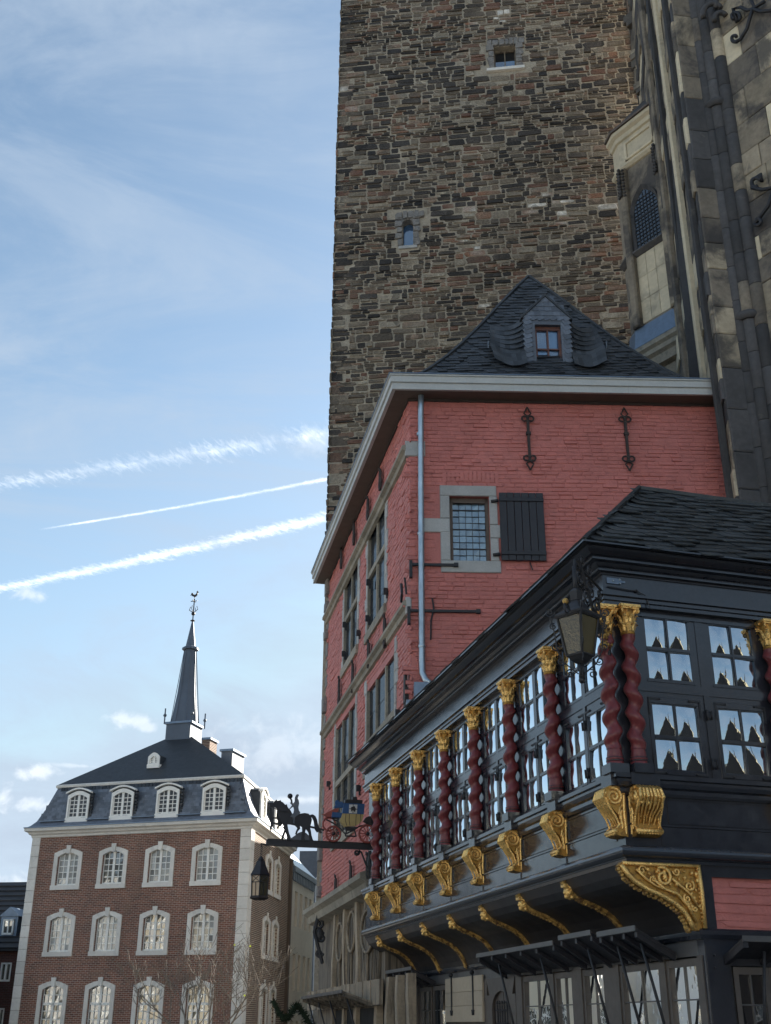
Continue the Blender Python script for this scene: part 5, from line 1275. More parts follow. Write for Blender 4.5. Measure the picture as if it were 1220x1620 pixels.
for i in range(1, nb):
    u = cxw-hwW*.8+hwW*1.6*i/nb; zt2 = zsp+max(0., math.sqrt(max(0, (1.64*hwW)**2-(abs(u-cxw)+.82*hwW)**2))-.02); g.box(OA, u-.009, u+.009, .015, .03, zb_, zt2)
for i in range(1, 14): z = zb_+(zsp+hwW*1.2-zb_)*i/14; k = .028 if i == 8 else .007; w2 = hwW*.8 if z < zsp else max(.03, math.sqrt(max(.0, (1.64*hwW)**2-(z-zsp)**2))-.84*hwW); g.box(OA, cxw-w2, cxw+w2, .012, .034, z-k, z+k)
g.build('glazing_grid', 'iron', gw)
for u in (uL-.12, .12):      # corner piers with crocketed pinnacles
    g = MB(); g.box(OA, u-.14, u+.14, 0, .2, zF1, zT-.1, bev=.05); g.build('corner_pier', 'ashlar', hall)
    g = MB(); rr = random.Random(3)
    for i in range(9):
        z = zT-.2-i*.12
        for sd in (-1, 1): g.ball(OA.P(u+sd*.1, .2, z), .055, (1, 1, .8), 6, 5)
        g.ball(OA.P(u, .26, z+.03), .06, seg=6, rg=5)
    g.build('pinnacle', 'ashlar_dark', hall)
it = []
for i in range(3):
    for j in range(3): it.append(OA.mat4(.35+(uL-.6)*(i+.5)/3, 0, zF1+.1+(zS-.2-zF1)*(j+.5)/3, (uL-.6)/3-.012, (zS-.2-zF1)/3-.012, .02))
place_pieces(it, 'block', 'ashlar_block', 'ashlar_light', hall)
# wrought scrolls on the wall and tracery at the top edge
def scroll(pts, r_=.045, W=CW):
    g = MB(); g.tube([W.P(*W.hit(x, y, .16)[:1], .16, W.hit(x, y, .16)[1]) for x, y in pts], r_, 6); return g.build('iron_scroll', 'iron', hall)
def curl(cx_, cy_, r0, a0, turns, n_=14): return [(cx_+r0*(1-.55*i/n_)*math.cos(a0+turns*2*math.pi*i/n_), cy_+r0*(1-.55*i/n_)*math.sin(a0+turns*2*math.pi*i/n_)) for i in range(n_+1)]
scroll(curl(1163, 26, 9, 1.2, -.9)[::-1]+[(1160, 14), (1172, 11), (1182, 16), (1192, 14), (1204, 18), (1225, 16)])
scroll([(1192, 12), (1186, 30), (1182, 45), (1172, 62), (1164, 66)]+curl(1163, 60, 7, .6, .8)); scroll([(1186, -5), (1194, 12), (1210, 2)])
scroll(curl(1196, 290, 10, -.3, -.8)[::-1]+[(1204, 276), (1190, 285), (1190, 297), (1206, 300), (1228, 296)])
scroll([(1222, 305), (1216, 325), (1205, 340), (1196, 352)]+curl(1199, 350, 7, 2.6, -.8))
for (x, y, r0) in ((1128, 22, 16), (1152, 6, 20), (1140, 30, 10)):
    g = MB(); g.tube([at_depth(x+r0*math.cos(a), y+r0*math.sin(a), 20.2) for a in [math.pi*(.9+i*.9/10) for i in range(11)]], .07, 6); g.build('tracery', 'ashlar_dark', hall)
g = MB(); g.prism([Vector((6.6, 23, 0)), Vector((12, 13.5, 0)), Vector((40, 16, 0)), Vector((40, 46, 0)), Vector((9, 46, 0)), Vector((9, 30, 0))], [Vector((6.6+.8, 23, 24)), Vector((12.8, 14, 24)), Vector((40, 16, 24)), Vector((40, 46, 24)), Vector((9.6, 46, 24)), Vector((9.6, 30, 24))]); g.build('hall_mass', 'ashlar_dark', hall)

# ------------------------------------------------------------------ brick mansion with mansard roof and spire
man = thing('brick_mansion', 'three-storey brick mansion with pale stone window surrounds, mansard roof and thin spire', 'mansion', (HC.x, HC.y, 0))
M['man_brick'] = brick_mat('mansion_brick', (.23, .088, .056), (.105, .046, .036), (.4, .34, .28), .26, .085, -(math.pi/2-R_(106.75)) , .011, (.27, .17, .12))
M['man_brick_side'] = brick_mat('mansion_side_brick', (.15, .072, .05), (.06, .034, .03), (.42, .36, .28), .27, .09, R_(6.6)-math.pi/2, .016)  # darker copy of the front brick: the side's shade is in its colour
MWD = 12.33; MDP = 10.2; ZC = 10.56
P1 = BF.P(-MWD, 0, 0); BL = Wall(P1, 6.6, -1)
wx = [[BF.hit(x, y)[0] for x, y in row] for row in (((106, 1370), (178, 1368), (253, 1366), (328, 1363)), ((95, 1472), (168, 1474), (243, 1472), (319, 1469)), ((83, 1590), (157, 1590), (234, 1590), (313, 1590)))]
cs = [sum(r[i] for r in wx)/3 for i in range(4)]
rows = [(BF.hit(180, 1405.5)[1], BF.hit(253, 1331.5)[1]), (BF.hit(168, 1512.5)[1], BF.hit(243, 1434)[1]), None]
hgt = rows[0][1]-rows[0][0]; hgt2 = rows[1][1]-rows[1][0]
z3 = BF.hit(157, 1546)[1]; rows[2] = (z3-hgt2*1.28, z3)
print('mansion', cs, rows)
sides = [BS.hit(427, 1375)[0], BS.hit(437.5, 1385)[0]]; sides = [BS.hit(420, 1480)[0], BS.hit(434, 1485)[0]]
def holes_for(cc, hw_): hw_ = .58; return [(c_-hw_, c_+hw_, r0+.2, r1-.34) for c_ in cc for r0, r1 in rows]
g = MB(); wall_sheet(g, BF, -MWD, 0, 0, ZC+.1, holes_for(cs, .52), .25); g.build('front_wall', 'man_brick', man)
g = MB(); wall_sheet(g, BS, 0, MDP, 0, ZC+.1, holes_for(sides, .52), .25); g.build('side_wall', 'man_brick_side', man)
g = MB(); g.box(BL, 0, MDP, 0, -.3, 0, ZC+.1); g.prism([BS.P(MDP, -.02, 0), BL.P(MDP, -.02, 0), BL.P(MDP-.3, -.02, 0), BS.P(MDP-.3, -.02, 0)], [BS.P(MDP, -.02, ZC), BL.P(MDP, -.02, ZC), BL.P(MDP-.3, -.02, ZC), BS.P(MDP-.3, -.02, ZC)]); g.build('rear_wall', 'man_brick_side', man)
def cont(c_, hw_, z0, zs_, rise, k=8): return [(c_-hw_, z0), (c_-hw_, zs_)]+[(c_-hw_+2*hw_*i/k, zs_+rise*math.sin(math.pi*i/k)) for i in range(1, k)]+[(c_+hw_, zs_), (c_+hw_, z0)]
def house_window(W, c_, r0, r1, parent, wide=.82, inner=.6, o=0, m='cream_stone', cols=2, rws=5, tall=False, glassm='pane_house', seed=0, key=True, fr_o=-.12, transom=False):
    zt = r1-.12; oc = cont(c_, wide, r0, zt-.26, .22); ic = cont(c_, inner, r0+.22, zt-.44, .2)
    g = MB(); k = len(oc)
    for i in range(k-1): g.prism([W.P(oc[i][0], o+.06, oc[i][1]), W.P(ic[i][0], o+.06, ic[i][1]), W.P(ic[i][0], o-.2, ic[i][1]), W.P(oc[i][0], o-.02, oc[i][1])], [W.P(oc[i+1][0], o+.06, oc[i+1][1]), W.P(ic[i+1][0], o+.06, ic[i+1][1]), W.P(ic[i+1][0], o-.2, ic[i+1][1]), W.P(oc[i+1][0], o-.02, oc[i+1][1])])
    g.box(W, c_-wide-.02, c_+wide+.02, o-.2, o+.09, r0, r0+.218)
    fr = g.build('window', m, parent)
    if key: g = MB(); g.prism([W.P(c_-.09, o+.05, zt-.3), W.P(c_+.09, o+.05, zt-.3), W.P(c_+.14, o+.05, r1), W.P(c_-.14, o+.05, r1)], [W.P(c_-.09, o+.1, zt-.3), W.P(c_+.09, o+.1, zt-.3), W.P(c_+.14, o+.1, r1), W.P(c_-.14, o+.1, r1)]); g.build('keystone', m, fr)
    z0 = r0+.22; z1 = zt-.27; rr = random.Random(seed)
    g = MB(); f = o+fr_o
    for a, b in ((c_-inner, c_-inner+.06), (c_+inner-.06, c_+inner), (c_-.065, c_+.065)): g.box(W, a, b, f-.05, f+.03, z0, z1+.02)
    g.box(W, c_-inner, c_+inner, f-.05, f+.018, z0, z0+.08)
    if transom: g.box(W, c_-inner, c_+inner, f-.05, f+.03, z0+(z1-z0)*.62, z0+(z1-z0)*.62+.1)
    sf = g.build('sash_frame', 'white_paint', fr)
    g = MB()
    for sd in (-1, 1):
        a, b = (c_-inner+.06, c_-.05) if sd < 0 else (c_+.05, c_+inner-.06)
        for i in range(1, cols): u = a+(b-a)*i/cols; g.box(W, u-.019, u+.019, f-.03, f+.01, z0, z1)
        for j in range(1, rws): z = z0+.06+(z1-z0-.1)*j/rws; g.box(W, a, b, f-.03, f+.008, z-.019, z+.019)
    g.build('glazing_bars', 'white_paint', fr)
    g = MB()
    for sd in (-1, 1):
        a, b = (c_-inner+.06, c_-.05) if sd < 0 else (c_+.05, c_+inner-.06)
        for i in range(cols):
            for j in range(rws):
                u0 = a+(b-a)*i/cols; u1 = a+(b-a)*(i+1)/cols; v0 = z0+(z1-z0)*j/rws; v1 = z0+(z1-z0)*(j+1)/rws; t = [rr.uniform(-.008, .008) for _ in range(3)]
                g.add([W.P(u0, f-.02+t[0], v0), W.P(u1, f-.02+t[1], v0), W.P(u1, f-.02+t[2], v1), W.P(u0, f-.02+t[0]+t[2], v1)], [(0, 1, 2, 3)])
    g.build('panes', glassm, fr)
    return fr
sd_ = 0
for i, c_ in enumerate(cs):
    for j, (r0, r1) in enumerate(rows):
        sd_ += 1; gm = 'pane_curtain' if (i+2*j) % 3 != 1 and j < 2 else 'pane_house'
        w_ = house_window(BF, c_, r0, r1, man, rws=5 if j < 2 else 6, seed=sd_, glassm=gm, transom=j == 2)
        if (i, j) == (0, 1): w_['label'] = 'window with a dark blind drawn behind the lower sash'
for c_ in sides:
    for (r0, r1) in rows: sd_ += 1; house_window(BS, c_, r0, r1, man, wide=.9, inner=.62, seed=sd_)
# corner pilasters of stone blocks
for W, a, b, nm in ((BF, -MWD-.02, -MWD+.47, 'q'), (BF, -.52, .04, 'q'), (BS, -.04, .75, 'q')):
    z = 0; k = 0
    while z < ZC:
        g = MB(); g.box(W, a, b, -.05, .05+.004*(k % 2), z+.008, min(ZC, z+.56), bev=.01); g.build('quoin', 'cream_stone', man); z += .565; k += 1
stn = [lambda o, z: BS.P(MDP, o, z), lambda o, z: mitre(o, z, BS, BF, HC), lambda o, z: mitre(o, z, BF, BL, P1), lambda o, z: BL.P(MDP, o, z)]
def mch(prof, name, m, par=None): g = MB(); chain(g, prof, stn); return g.build(name, m, par or man)
mch([(-.1, ZC-.02), (.07, ZC), (.09, ZC+.1), (.2, ZC+.16), (.24, ZC+.24), (.4, ZC+.3), (.42, ZC+.44), (-.1, ZC+.5)], 'cornice', 'cream_stone')
mch([(.36, ZC+.445), (.45, ZC+.45), (.45, ZC+.5), (.0, ZC+.56)], 'lead_gutter', 'lead')
ZM0, ZM1 = ZC+.5, BF.hit(240, 1238, -.95)[1]
mch([(.3, ZM0+.02), (.18, ZM0+.1), (-.05, ZM0+.35), (-.35, ZM0+1.0), (-.75, ZM1-.1), (-.8, ZM1)], 'mansard', 'slate_light')
mch([(-.8, ZM1-.1), (-.68, ZM1-.06), (-.66, ZM1+.04), (-.7, ZM1+.1), (-.85, ZM1+.1)], 'mansard_moulding', 'cream_stone')
SC = at_depth(291, 1160, 64.6); zbase = zpix(SC.x, SC.y, 1168)
q = [f_(-.72, ZM1+.1) for f_ in stn]; back = [q[0]-BS.d*0, q[3]]
g = MB(); t = Vector((SC.x, SC.y, zbase+.35))
qb = [BS.P(MDP, -.72, ZM1+.1), q[1], q[2], BL.P(MDP, -.72, ZM1+.1)]
for i in range(4): g.add([qb[i], qb[(i+1) % 4], t], [(0, 1, 2)], .5)
mroof = g.build('roof', 'slate', man)
# slate scallop trim under the mansard moulding
it = [BF.mat4(-MWD+1.0+i*.21, -.72, ZM1-.2, .17, .2, .06) for i in range(50)]; place_pieces(it, 'slate', 'scallop_slate', 'slate', man, 60)
rr = random.Random(44); it = []
for j in range(11):
    z = ZM0+.35+j*.15; t_ = (z-ZM0-.35)/(ZM1-.45-ZM0); o_ = -.05-.62*min(1, t_*1.05)
    for i in range(44):
        u = -MWD+.35+i*.272+(.136 if j % 2 else 0)
        if u < -MWD+.15+.8*t_ or u > -.35-.75*t_: continue
        it.append(BF.mat4(u, o_, z, .26, .2, .022*rr.uniform(.7, 1.5)))
place_pieces(it, 'slate', 'mansard_slate', 'slate_light', man, 150)
def dormer(W, c_, z0, z1, parent, hw_=.64, o=-.02, label=None):
    g = MB(); g.box(W, c_-hw_, c_+hw_, -1.6, o-.04, z0, z1-.22); g.prism([W.P(u, o-.04, z) for u, z in cont(c_, hw_, z1-.3, z1-.22, .2)], [W.P(u, -2.2, z) for u, z in cont(c_, hw_, z1-.3, z1-.22, .2)])
    d_ = g.build('dormer', 'slate', parent)
    house_window(W, c_, z0, z1, d_, wide=hw_, inner=hw_-.1, o=o, m='white_paint', key=False, rws=5, seed=int(c_*10), fr_o=-.03)
    g = MB(); oc = cont(c_, hw_+.1, z1-.34, z1-.3, .22); k = len(oc)
    for i in range(1, k-2): g.prism([W.P(oc[i][0], o+.14, oc[i][1]), W.P(oc[i][0], o+.14, oc[i][1]+.08), W.P(oc[i][0], o-.1, oc[i][1]+.1), W.P(oc[i][0], o-.1, oc[i][1])], [W.P(oc[i+1][0], o+.14, oc[i+1][1]), W.P(oc[i+1][0], o+.14, oc[i+1][1]+.08), W.P(oc[i+1][0], o-.1, oc[i+1][1]+.1), W.P(oc[i+1][0], o-.1, oc[i+1][1])])
    g.build('dormer_hood', 'white_paint', d_)
    it = [W.mat4(c_+hw_+.1, o-.1, z0+.15+i*.17, .14, .13, .08) for i in range(8)]; place_pieces(it, 'stone', 'edge_slate', 'slate', d_)
dcs = [BF.hit(x, y, -.05)[0] for x, y in ((124, 1277), (194, 1273), (266, 1269), (339, 1266))]
dz0, dz1 = BF.hit(266, 1294, -.05)[1], BF.hit(266, 1239, -.05)[1]
for c_ in dcs: dormer(BF, c_, dz0, dz1, man)
for c_ in (2.6, 6.3): dormer(BS, c_, dz0, dz1, man)
g = MB()
for a, b in zip([-MWD+.3]+[c+.62 for c in dcs], [c-.62 for c in dcs]+[-.3]): g.box(BF, a, b, -.12, .14, ZM0+.3, ZM0+.34)
g.build('snow_rail', 'lead', man)
s_, z_ = BF.hit(248, 1204, -2.0)
g = MB(); g.box(BF, s_-.3, s_+.3, -3.2, -1.75, z_-.45, z_+.25); rd = g.build('roof_dormer', 'slate', man); house_window(BF, s_, z_-.45, z_+.55, rd, wide=.34, inner=.24, o=-1.7, m='white_paint', key=False, rws=3, seed=5, fr_o=-.03)
# spire
def zat_(py): return zpix(SC.x, SC.y, py)
sp = MB(); zb1 = zat_(1151)
for az_, ro in ((0, 1),):
    hw_ = .76; cc = [Vector((SC.x, SC.y, 0))+BF.d*a+BF.n*b for a, b in ((-1, -1), (1, -1), (1, 1), (-1, 1))]
    cc = [Vector((SC.x, SC.y, 0))+(BF.d*a+BF.n*b)*hw_ for a, b in ((-1, -1), (1, -1), (1, 1), (-1, 1))]
    sp.prism([c+Vector((0, 0, zbase-.8)) for c in cc], [c+Vector((0, 0, zb1)) for c in cc])
sb = sp.build('spire_base', 'spire_lead', man)
g = MB(); cc2 = [Vector((SC.x, SC.y, 0))+(BF.d*a+BF.n*b)*.85 for a, b in ((-1, -1), (1, -1), (1, 1), (-1, 1))]
g.prism([c+Vector((0, 0, zb1)) for c in cc2], [c+Vector((0, 0, zb1+.12)) for c in cc2]); g.build('base_cap', 'lead', sb)
for c in cc2: g = MB(); g.tube([c+Vector((0, 0, zb1)), c+Vector((0, 0, zb1+.9))], .04, 5); g.ball(c+Vector((0, 0, zb1+.5)), .1, seg=6, rg=5); g.build('finial', 'spire_lead', sb)
zcol, ztip = zat_(1030), zat_(985)
g = MB()
def octo(r0, z): return [Vector((SC.x+r0*math.cos(math.pi/4*j+.25), SC.y+r0*math.sin(math.pi/4*j+.25), z)) for j in range(8)]
g.rings([octo(.8, zb1+.1), octo(.56, zb1+(zcol-zb1)*.4), octo(.34, zcol-.05)], smooth=False); g.rings([octo(.34, zcol-.04), octo(.5, zcol+.0), octo(.48, zcol+.12), octo(.32, zcol+.2)], smooth=False); g.rings([octo(.3, zcol+.18), octo(.05, ztip)], smooth=False)
spire = g.build('spire', 'spire_lead', man)
g = MB()
for j in range(8):
    a = octo(.81, zb1+.1)[j]; b = octo(.35, zcol-.05)[j]; g.tube([a, b], .025, 4)
g.build('lead_roll', 'spire_lead', spire)
zcock = zat_(949); c = Vector((SC.x, SC.y, 0))
g = MB(); g.tube([c+Vector((0, 0, ztip-.2)), c+Vector((0, 0, zcock))], .035, 5); g.lathe(c, [(.05, ztip), (.16, ztip+.05), (.05, ztip+.12)], 8); g.ball(c+Vector((0, 0, ztip+.5)), .12, seg=8, rg=6)
for a in (0, 1):
    dd = BF.d if a else BF.n
    for sg in (-1, 1): g.tube([c+Vector((0, 0, ztip+.55)), c+dd*sg*.28+Vector((0, 0, ztip+.75)), c+dd*sg*.2+Vector((0, 0, ztip+.95))], .025, 4); g.tube([c+Vector((0, 0, ztip+1.3)), c+dd*sg*.22+Vector((0, 0, ztip+1.3))], .025, 4)
g.build('weather_vane_rod', 'iron', spire)
g = MB(); cock = [(-.42, .12), (-.34, .34), (-.2, .3), (-.12, .14), (.06, .1), (.2, .24), (.2, .42), (.3, .5), (.36, .4), (.44, .34), (.34, .3), (.32, .1), (.18, -.08), (.06, -.14), (.04, -.26), (-.02, -.26), (-.02, -.14), (-.16, -.06), (-.3, .0), (-.36, .14), (-.46, .02)]
g.prism([c+BF.d*x*.6+BF.n*.02+Vector((0, 0, zcock+.2+y*.6)) for x, y in cock], [c+BF.d*x*.6-BF.n*.02+Vector((0, 0, zcock+.2+y*.6)) for x, y in cock]); g.build('weathercock', 'iron', spire)
def chimney(px0, px1, pyt, dep, m, hgt_=3.0, dp=1.0, cap='lead'):
    a = at_depth(px0, pyt+10, dep); b = at_depth(px1, pyt+10, dep); zt = zpix(a.x, a.y, pyt); wd = (b-a).length
    Wc = Wall(a, 106.75, 1); g = MB(); g.box(Wc, 0, wd, 0, -dp, zt-hgt_, zt-.12); ch = g.build('chimney', m, mroof if False else man); g = MB(); g.box(Wc, -.08, wd+.08, .08, -dp-.08, zt-.12, zt); g.build('chimney_cap', cap, ch)
chimney(319, 333, 1169, 67, 'man_brick_side'); chimney(350, 369, 1187, 61.5, 'slate_light', dp=1.6)

# ------------------------------------------------------------------ neighbours
BG = Wall(at_depth(458.5, 1450, 69), 7.2, 1)
e1 = BG.hit(497, 1420)[0]; zt = BG.hit(480, 1389)[1]
bg = thing('clad_office', 'beige clad building with tall slot windows beyond the mansion', 'building', (BG.p.x, BG.p.y, 0))
sl_ = [(467.5, 1460), (475.5, 1460), (483.5, 1460), (490.5, 1460)]; su = [BG.hit(*p)[0] for p in sl_]
zr = [(BG.hit(470, 1467)[1], BG.hit(470, 1411)[1]), (BG.hit(467, 1568)[1], BG.hit(467, 1509)[1]), (.3, 1.9)]
hol = [(u-.42, u+.42, a, b) for u in su for a, b in zr]
g = MB(); wall_sheet(g, BG, 0, e1, 0, zt, hol, .3); g.build('wall', 'beige_render', bg)
for h in hol: g = MB(); g.add([BG.P(h[0], -.28, h[2]), BG.P(h[1], -.28, h[2]), BG.P(h[1], -.28, h[3]), BG.P(h[0], -.28, h[3])], [(0, 1, 2, 3)]); g.build('window', 'dark_in', bg)
g = MB(); g.box(BG, -.3, .0, -4, .1, 0, zt+.6); g.build('end_pier', 'soffit', bg)
g = MB(); g.box(BG, 0, e1+.1, .0, .25, zt-.05, zt+.25)
for i in range(int(e1/.5)): g.box(BG, i*.5+.1, i*.5+.3, .0, .18, zt-.5, zt-.06)
g.build('eaves', 'lead', bg)
g = MB(); g.prism([BG.P(0, .2, zt+.26), BG.P(e1, .2, zt+.26), BG.P(e1, -6, zt+.26), BG.P(0, -6, zt+.26)], [BG.P(.0, -1.2, zt+2.6), BG.P(e1*.45, -2, zt+2.7), BG.P(e1*.45, -4, zt+2.7), BG.P(.0, -4, zt+2.6)]); g.build('roof', 'zinc', bg)
g = MB(); g.box(BG, 0, e1, -.4, -8, 0, zt); g.build('rear_volume', 'beige_render', bg)
a = at_depth(470, 1400, 98); DB = Wall(a, 95, 1); zt = zpix(a.x, a.y, 1345)
db = thing('dark_clad_building', 'dark blue-grey building with tall strips filling the gap by the red house', 'building', (a.x, a.y, 0))
g = MB(); g.box(DB, 0, 7, 0, -6, 0, zt-2.4); g.box(DB, 0, 6.5, -.8, -6, zt-2.4, zt); g.build('wall', 'slate_light', db)
for i in range(4): g = MB(); g.box(DB, 1.9+i*.55, 2.15+i*.55, -.8, -.7, zt-2.1, zt-.3); g.build('window_strip', 'lead', db)
g = MB(); g.box(DB, 0, 7, .0, .3, zt-2.5, zt-2.3); g.build('ledge', 'lead', db)
a = at_depth(499, 1420, 90); WB = Wall(a, 95, 1); zt = zpix(a.x, a.y, 1398)
wb_ = thing('white_boarded_house', 'white boarded gable squeezed between the clad office and the red house', 'house', (a.x, a.y, 0))
g = MB(); g.box(WB, 0, 3, 0, -3, 0, zt); g.build('wall', 'white_shingle', wb_)
for i in range(8): g = MB(); g.box(WB, 0, 3, .0, .05, zt-.25-i*.3, zt-.03-i*.3); g.build('board', 'white_shingle', wb_)
g = MB(); g.prism([WB.P(-.4, .3, zt), WB.P(3, .3, zt), WB.P(3, -3, zt), WB.P(-.4, -3, zt)], [WB.P(-.2, -.4, zt+.3), WB.P(3, -.4, zt+.3), WB.P(3, -3, zt+1), WB.P(-.2, -3, zt+1)]); g.build('roof', 'slate', wb_)
g = MB(); g.box(WB, 1.1, 3, .06, .5, 0, zt-2.2); g.build('lower_front', 'slate', wb_)
# left edge house
a = at_depth(44, 1500, 66); LB = Wall(a, 99, 1); zt = LB.hit(20, 1500)[1]; zr_ = zpix(a.x-2, a.y+5, 1397)
lh_ = thing('brown_brick_house', 'low brown brick house with dark tiled roof at the left edge', 'house', (a.x, a.y, 0))
g = MB(); hl = [(LB.hit(0, 1540)[0], LB.hit(17, 1540)[0], LB.hit(8, 1553)[1], LB.hit(8, 1523)[1]), (LB.hit(-8, 1600)[0], LB.hit(7, 1600)[0], LB.hit(0, 1625)[1], LB.hit(0, 1595)[1])]
M['low_brick'] = brick_mat('brown_brick', (.1, .035, .028), (.07, .03, .025), (.1, .08, .07), .26, .085, math.pi/2-R_(99), .01)
wall_sheet(g, LB, -14, 1.6, 0, zt, hl, .15); g.build('wall', 'low_brick', lh_)
for h in hl:
    g = MB(); 
    for a_, b_, c_, d_ in ((h[0], h[0]+.08, h[2], h[3]), (h[1]-.08, h[1], h[2], h[3]), (h[0], h[1], h[3]-.08, h[3]), (h[0], h[1], h[2], h[2]+.1), ((h[0]+h[1])/2-.05, (h[0]+h[1])/2+.05, h[2], h[3])): g.box(LB, a_, b_, -.1, .02, c_, d_)
    f_ = g.build('window', 'white_paint', lh_); g = MB(); g.add([LB.P(h[0], -.08, h[2]), LB.P(h[1], -.08, h[2]), LB.P(h[1], -.08, h[3]), LB.P(h[0], -.08, h[3])], [(0, 1, 2, 3)]); g.build('pane', 'pane_house', f_)
g = MB(); g.add([LB.P(-14, .3, zt-.05), LB.P(1.9, .3, zt-.05), LB.P(1.9, -5, zr_), LB.P(-14, -5, zr_)], [(0, 1, 2, 3)]); g.add([LB.P(-14, -10, zt), LB.P(1.9, -10, zt), LB.P(1.9, -5, zr_), LB.P(-14, -5, zr_)], [(0, 1, 2, 3)]); g.box(LB, -14, 1.9, .0, .32, zt-.16, zt-.06); rf = g.build('roof', 'roof_tile', lh_)
Vv = (LB.P(0, -5, zr_)-LB.P(0, .3, zt-.05)); sll = Vv.length; Vv.normalize()
for j in range(13):
    p = sll*j/13; g = MB(); c0, c1 = LB.P(-6, .3, zt-.05)+Vv*p+Vector((0, 0, .05)), LB.P(1.9, .3, zt-.05)+Vv*p+Vector((0, 0, .05)); g.tube([c0, c1], .045, 4); g.build('tile_course', 'roof_tile', rf)
s0, z1 = LB.hit(3, 1447, -.5); s1, z0 = LB.hit(25, 1482, -.5)
g = MB(); g.box(LB, s0, s1, -.5, -3, z0, z1-.1); g.prism([LB.P(s0-.1, -.4, z1-.1), LB.P(s1+.15, -.4, z1-.1), LB.P((s0+s1)/2, -.4, z1+.4)], [LB.P(s0-.1, -3.5, z1-.1), LB.P(s1+.15, -3.5, z1-.1), LB.P((s0+s1)/2, -3.5, z1+.4)]); dd = g.build('dormer', 'lead', lh_)
g = MB(); c_ = (s0+s1)/2
for a_, b_, cz0, cz1 in ((c_-.32, c_-.24, z0+.1, z1-.25), (c_+.24, c_+.32, z0+.1, z1-.25), (c_-.32, c_+.32, z1-.33, z1-.25), (c_-.32, c_+.32, z0+.1, z0+.2), (c_-.03, c_+.03, z0+.1, z1-.25)): g.box(LB, a_, b_, -.5, -.4, cz0, cz1)
g.build('window_frame', 'white_paint', dd); g = MB(); g.box(LB, c_-.24, c_+.24, -.5, -.47, z0+.2, z1-.33); g.build('pane', 'pane_house', dd)

# ------------------------------------------------------------------ stagecoach sign
SGP = L.P(11.85, -.1, 0); saz = math.degrees(math.atan2(L.n.x, L.n.y)); SG = Wall(SGP, saz, -1)
if SG.n.y > 0: SG = Wall(SGP, saz, 1)
sgn = thing('stagecoach_sign', 'painted stagecoach with horse and post rider standing on a dark beam', 'sign', (SGP.x, SGP.y, 5.4))
def z8(x, y): return SG.hit(400+x/5.545, 1240+y/5.545)
def plate(pts, name, m, par=sgn, o=0.0, th=.03):
    q_ = [z8(*p) for p in pts]; g = MB(); g.prism([SG.P(a, o, b) for a, b in q_], [SG.P(a, o+th, b) for a, b in q_]); return g.build(name, m, par)
def rodz(pts, r_, name, m, par=sgn, o=.015, closed=False):
    q_ = [z8(*p) for p in pts]; g = MB(); g.tube([SG.P(a, o, b) for a, b in q_], r_, 5, closed=closed); return g.build(name, m, par)
b0_ = z8(1060, 548); b1_ = z8(118, 528)
g = MB(); zt_, zb_ = z8(600, 513)[1], z8(600, 562)[1]; g.box(SG, b0_[0]-.12, b1_[0], -.06, .06, zb_, zt_); beam = g.build('beam', 'sign_dark', sgn); g = MB(); g.box(SG, b0_[0]-.1, b1_[0]-.02, -.075, .075, zt_+.001, zt_+.018); g.build('beam_capping', 'sign_dark', beam)
zt0 = zt_+.01
def gnd(x): return (x, 512)
horse = plate([(140, 182), (150, 172), (178, 168), (195, 150), (203, 142), (212, 155), (232, 150), (240, 148), (246, 160), (262, 168), (280, 188), (296, 184), (300, 204), (312, 222), (326, 236), (340, 262), (345, 276), (380, 276), (412, 266), (450, 260), (484, 266), (506, 288), (514, 320), (508, 352), (498, 384), (506, 420), (512, 460), (524, 498), (540, 512), (500, 512), (492, 470), (484, 430), (462, 400), (452, 440), (448, 478), (458, 512), (420, 512), (424, 470), (430, 420), (428, 384), (410, 372), (412, 398), (392, 420), (380, 452), (368, 444), (376, 418), (388, 392), (366, 370), (330, 362), (300, 360), (306, 400), (318, 450), (326, 498), (340, 512), (292, 512), (296, 470), (282, 420), (268, 380), (256, 352), (240, 330), (226, 300), (214, 262), (212, 232), (200, 214), (186, 206), (160, 208), (146, 202)], 'horse', 'sign_dark', o=.03)
plate([(500, 276), (522, 272), (545, 288), (560, 320), (568, 360), (582, 400), (604, 432), (590, 440), (572, 424), (560, 432), (540, 404), (536, 370), (530, 330), (516, 300), (502, 294)], 'horse_tail', 'sign_dark', horse, o=.032)
h2 = plate([(136, 190), (150, 210), (168, 218), (172, 260), (176, 300), (182, 330), (172, 372), (160, 420), (150, 392), (158, 350), (150, 312), (142, 270), (146, 230)], 'lead_horse', 'sign_dark', o=-.03)
plate([(214, 236), (240, 300), (262, 350), (250, 372), (232, 372), (218, 396), (206, 402), (212, 380), (224, 362), (206, 360), (170, 344), (172, 334), (210, 344), (224, 336), (212, 306), (176, 304), (176, 292), (208, 294)], 'lead_horse_legs', 'sign_dark', h2, o=-.03)
plate([(262, 380), (276, 400), (262, 440), (250, 480), (240, 512), (276, 512), (270, 480), (284, 440), (290, 400), (280, 376)], 'lead_horse_leg', 'sign_dark', h2, o=-.03)
plate([(318, 490), (376, 450), (400, 430), (436, 418), (470, 432), (500, 462), (548, 512), (300, 512)], 'ground_plate', 'sign_grey', o=-.035)
rid = plate([(364, 128), (370, 112), (378, 100), (394, 98), (398, 112), (390, 122), (388, 138), (396, 150), (400, 178), (394, 212), (398, 240), (412, 258), (402, 272), (376, 290), (362, 302), (358, 344), (362, 356), (348, 352), (350, 318), (346, 300), (324, 294), (336, 276), (352, 258), (356, 232), (350, 208), (336, 216), (318, 232), (312, 226), (330, 206), (338, 192), (326, 180), (320, 170), (340, 176), (352, 178), (362, 160)], 'rider', 'sign_grey', o=.06)
